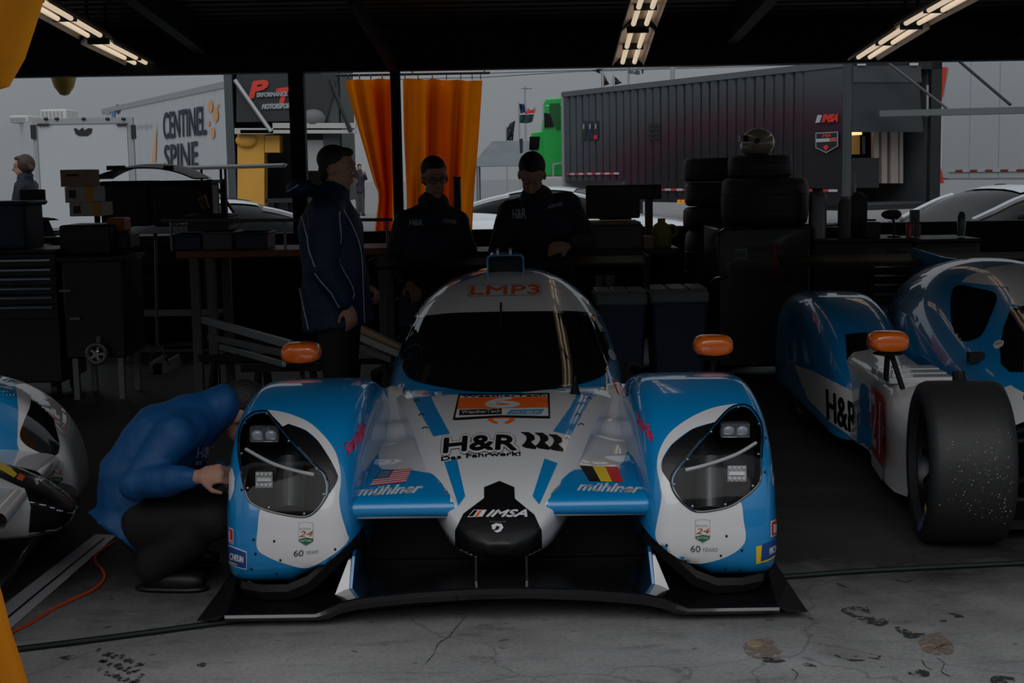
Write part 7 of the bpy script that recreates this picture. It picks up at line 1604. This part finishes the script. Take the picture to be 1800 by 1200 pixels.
# tyre: maker arc on the sidewall, rubber and water specks on the tread
rnd = random.Random(11); c21 = V3((-.80, .93, .335)); W = .34; sp = MB()
for k in range(240):
    a = rnd.uniform(-.35, 1.0) * 1.35 - .3; xx = rnd.betavariate(2.2, 1.5) * W * .86 - W * .43; r_ = .335 + .0008; y = .93 - r_ * math.cos(a); z = .335 + r_ * math.sin(a) * .97
    q = R21 @ (STEER @ V3((-.80 + xx, y, z))); s_ = rnd.choice((.0009, .0012, .0016, .0022)); sp.ell(q, (s_, s_, s_), 6, 4)
o = obj('debris_specks', sp, M['tw'], CAR21); o['kind'] = 'stuff'
def side_arc(name, r0, r1, a0, a1, m, off, n=20):
    mb = MB(); rows = []
    for i in range(n + 1):
        a = math.radians(a0 + (a1 - a0) * i / n); rows.append([V3((-.80 - W/2 - off, .93 - r*math.cos(a), .335 + r*math.sin(a))) for r in (r0, r1)])
    mb.grid([[STEER @ p for p in r] for r in rows]); return obj(name, mb, m, tyreL, local=True)
side_arc('maker_band', .255, .292, -78, -36, M['michblue'], .003); side_arc('maker_yellow', .255, .292, -36, -28, M['yellow'], .003)
V, F = text_geom('MICHELIN', 0.0); mb = MB(); a0, a1 = -76, -44
mb.add([STEER @ V3((-.80 - W/2 - .005, .93 - (.262 + .022*v)*math.cos(math.radians(a0 + (a1-a0)*u)), .335 + (.262 + .022*v)*math.sin(math.radians(a0 + (a1-a0)*u)))) for u, v in V], F); obj('maker_lettering', mb, M['vwhite'], tyreL, local=True, smooth=False)

# ------------------------------------------------------------------ third race car at the left edge, nose pointing right
CARC = thing('race_car', 'white and blue race car with black lettered nose cut off by the left edge', 'race car', (-1.715, 5.45, 0), math.radians(98))
RC = ROOTM[CARC.name]
noseC = obj('nose', nose_mb(), M['white'], CARC, local=True, ang=50); fC = obj('front_fender', fender_mb(1), M['white'], CARC, local=True, ang=40); fm2 = fender_mb(-1); fm2.v = [(x, y + .16, z) for x, y, z in fm2.v]; fC2 = obj('front_fender', fm2, M['blue'], CARC, local=True, ang=40)
brC = [obj('front_bridge', bridge_mb(q), M['white'], CARC, local=True, ang=60) for q in (-1, 1)]; canC = obj('canopy', canopy_mb(), M['blue'], CARC, local=True, ang=50); spC = splitter_mb(); spC.v = [(x, y + .22, z) for x, y, z in spC.v]; obj('splitter', spC, M['carbongloss'], CARC, local=True, ang=30)
mb = MB(); mb.boxb(-.80, .80, .75, 4.3, .04, .075); mb.boxb(-.58, .58, .58, .62, .05, .44); obj('floor_tub', mb, M['black'], CARC, local=True, bevel=.005)
for s in (-1, 1): wheel_parts(CARC, (s*.80, .95, .335), s, W=.29)
SFC = Surf([fC]); SNC = Surf([noseC])
decal('blue_field', [(-60,640),(0,655),(26,668),(32,720),(30,780),(36,800),(40,840),(-60,830)], M['vblue'], fC, SFC, .0015, 6, False, .4, True)
decal('lamp_cover', [(56,690),(74,700),(90,722),(97,752),(104,782),(97,800),(75,797),(46,782),(35,765),(42,740),(52,715)], M['blackgloss'], fC, SFC, .003, 6, True, .4, True)
shield(fC, SFC, 97, 832)
SNB = Surf([noseC] + brC)
decal('black_nose_tip', [(30,822),(60,836),(100,850),(140,862),(150,930),(50,940),(54,890),(40,850)], M['vblack'], noseC, SNC, .0015, 5, False, .4, True)
decal('black_stripe', [(-40,796),(0,806),(34,824),(56,846),(40,858),(0,840),(-40,828)], M['vblack'], noseC, SNC, .0018, 5, False, .4, True)
decal('orange_mark', [(-20,808),(0,812),(18,822),(30,834),(24,840),(4,828),(-20,820)], M['yellow'], noseC, SNC, .0026, 5, False, .4)
decal('orange_mark', [(34,832),(44,838),(38,846),(28,842)], M['orange'], noseC, SNC, .0026, 5, False, .4)
decal_text('series_lettering', 'IMSA', [(64,853),(84,838),(80,830),(60,843)], M['vwhite'], noseC, SNC, .003, .5)
# ------------------------------------------------------------------ parked coupes behind the low wall
M['carwhite'] = mat('white_car_paint', (0.62, 0.66, 0.70), 0.3, coat=0.8)
M['carglass'] = mat('dark_car_glass', (0.006, 0.007, 0.008), 0.05, spec=0.12)
def coupe(name, label, loc, rz, stripe=None, roofm=None, group=None):
    """local frame: nose towards -y, length 4.5, width 1.9"""
    t = thing(name, label, 'car', loc, rz, group)
    LT = [(-2.25, .55, .30, .55), (-2.1, .80, .22, .66), (-1.7, .92, .18, .78), (-1.2, .95, .18, .86), (-.7, .93, .18, .91), (0, .92, .18, .93), (.8, .93, .18, .95), (1.3, .96, .18, .98), (1.8, .94, .2, .97), (2.1, .86, .28, .93), (2.25, .72, .38, .85)]
    mb = MB(); rows = []
    for i in range(46):
        y = -2.25 + 4.5 * i / 45; hw, zb, zt = interp(LT, y)
        arch = max(0, 1 - ((y + 1.35) / .38) ** 2) ** .5 if abs(y + 1.35) < .38 else (max(0, 1 - ((y - 1.35) / .38) ** 2) ** .5 if abs(y - 1.35) < .38 else 0)
        row = []
        for (fx, fz) in ((-.98, 0), (-1, .25), (-1.0, .55), (-.96, .82), (-.86, .94), (-.5, .99), (0, 1.0), (.5, .99), (.86, .94), (.96, .82), (1.0, .55), (1, .25), (.98, 0)):
            z = zb + (zt - zb) * fz
            if abs(fx) > .9 and fz < .6: z = max(z, zb + arch * .46 + (fz * .02))
            row.append((hw * fx, y, z))
        rows.append(row)
    mb.grid(rows, cv=True); n = 13; mb.f += [tuple(range(n)), tuple(45*n + k for k in range(n))]; mb.mi += [0, 0]
    bd = obj('body', mb, M['carwhite'], t, local=True, ang=45)
    GT_ = [(-.95, .62, .93, .92), (-.6, .66, 1.08, .93), (-.2, .66, 1.24, .94), (.2, .65, 1.31, .95), (.7, .63, 1.29, .96), (1.2, .58, 1.18, .97), (1.7, .5, 1.0, .95)]
    mb = MB(); rows = []
    for i in range(28):
        y = -.95 + 2.65 * i / 27; hw, zt, zb = interp(GT_, y); row = []
        for k in range(17):
            a = PI * k / 16; ca, sa = math.cos(a), math.sin(a); row.append((-(hw + .16 * (1 - sa) ** 1.2) * math.copysign(abs(ca) ** .7, ca), y, zb - .02 + (zt - zb + .02) * sa ** .75))
        rows.append(row)
    mb.grid(rows); obj('glasshouse', mb, M['carglass'], t, local=True, ang=60)
    # white roof and pillars standing proud of the glass
    mb = MB()
    for i in range(27):
        if not 9 <= i <= 19: continue
        for k in range(5, 11):
            q = [rows[i][k], rows[i+1][k], rows[i+1][k+1], rows[i][k+1]]; mb.add([(x, y, z + .012) for x, y, z in q], [(0, 1, 2, 3)])
    obj('roof', mb, roofm or M['carwhite'], t, local=True, ang=60)
    for sd in (1, -1):
        kk = 4 if sd > 0 else 12
        mb = MB(); mb.tube([V3(rows[i][kk]) + V3((0, 0, .008)) for i in range(1, 10)], .035, 6); obj('front_pillar', mb, M['carwhite'], t, local=True)
        mb = MB(); mb.tube([V3(rows[i][kk]) + V3((0, 0, .008)) for i in range(19, 27)], .045, 6); obj('rear_pillar', mb, M['carwhite'], t, local=True)
        ks = 2 if sd > 0 else 14
        mb = MB(); mb.tube([V3(rows[13][k]) + V3((-.01 * sd, 0, .004)) for k in ((5, 3, 1) if sd > 0 else (11, 13, 15))], .04, 6); obj('centre_pillar', mb, M['carwhite'], t, local=True)
        x = -.93 if sd > 0 else .93
        mb = MB(); mb.ell((x * 1.04, -.55, 1.0), (.10, .06, .06), 14, 8); obj('wing_mirror', mb, M['black'], t, local=True)
        for y in (-1.35, 1.35): wheel_parts(t, (x * .87, y, .325), -sd, W=.26, R=.335)
    if stripe:
        mb = MB()
        for i in range(27):
            if 9 <= i <= 19: mb.add([(x, y, z + .02) for x, y, z in (rows[i][7], rows[i+1][7], rows[i+1][9], rows[i][9])], [(0, 1, 2, 3)])
        obj('roof_stripe', mb, stripe, t, local=True)
    mb = MB(); rr_ = [[(x, 2.15, 1.16), (x, 2.2, 1.18), (x, 2.42, 1.20), (x, 2.3, 1.155)] for x in (-.85, .85)]; mb.grid(rr_, cv=True); mb.f += [(0, 1, 2, 3), (4, 5, 6, 7)]; mb.mi += [0, 0]; w = obj('rear_spoiler', mb, M['black'], t, local=True)
    for x in (-.5, .5): mb = MB(); mb.slab([(x, 2.1, .90), (x, 2.25, .86), (x, 2.32, 1.17), (x, 2.2, 1.17)], (.02, 0, 0)); obj('spoiler_stay', mb, M['black'], w, local=True)
    for x in (-.62, .62): mb = MB(); mb.ell((x, -2.1, .66), (.16, .08, .06), 14, 8); obj('headlamp', mb, M['lamp'], t, local=True)
    return t
coupe('sports_car', 'white coupe parked behind the right tool chests', (U(1745, 380, 15.9).x, 15.9, -.012), math.radians(-62))
coupe('sports_car', 'white coupe with a green roof stripe parked behind the workbench', (U(425, 380, 16.1).x, 16.1, -.012), math.radians(118), mat('green_car_stripe', (.01, .22, .07), .4))
coupe('sports_car', 'white coupe roof just visible behind the bowed man', (U(1010, 380, 22.0).x, 22.0, -.012), math.radians(78))
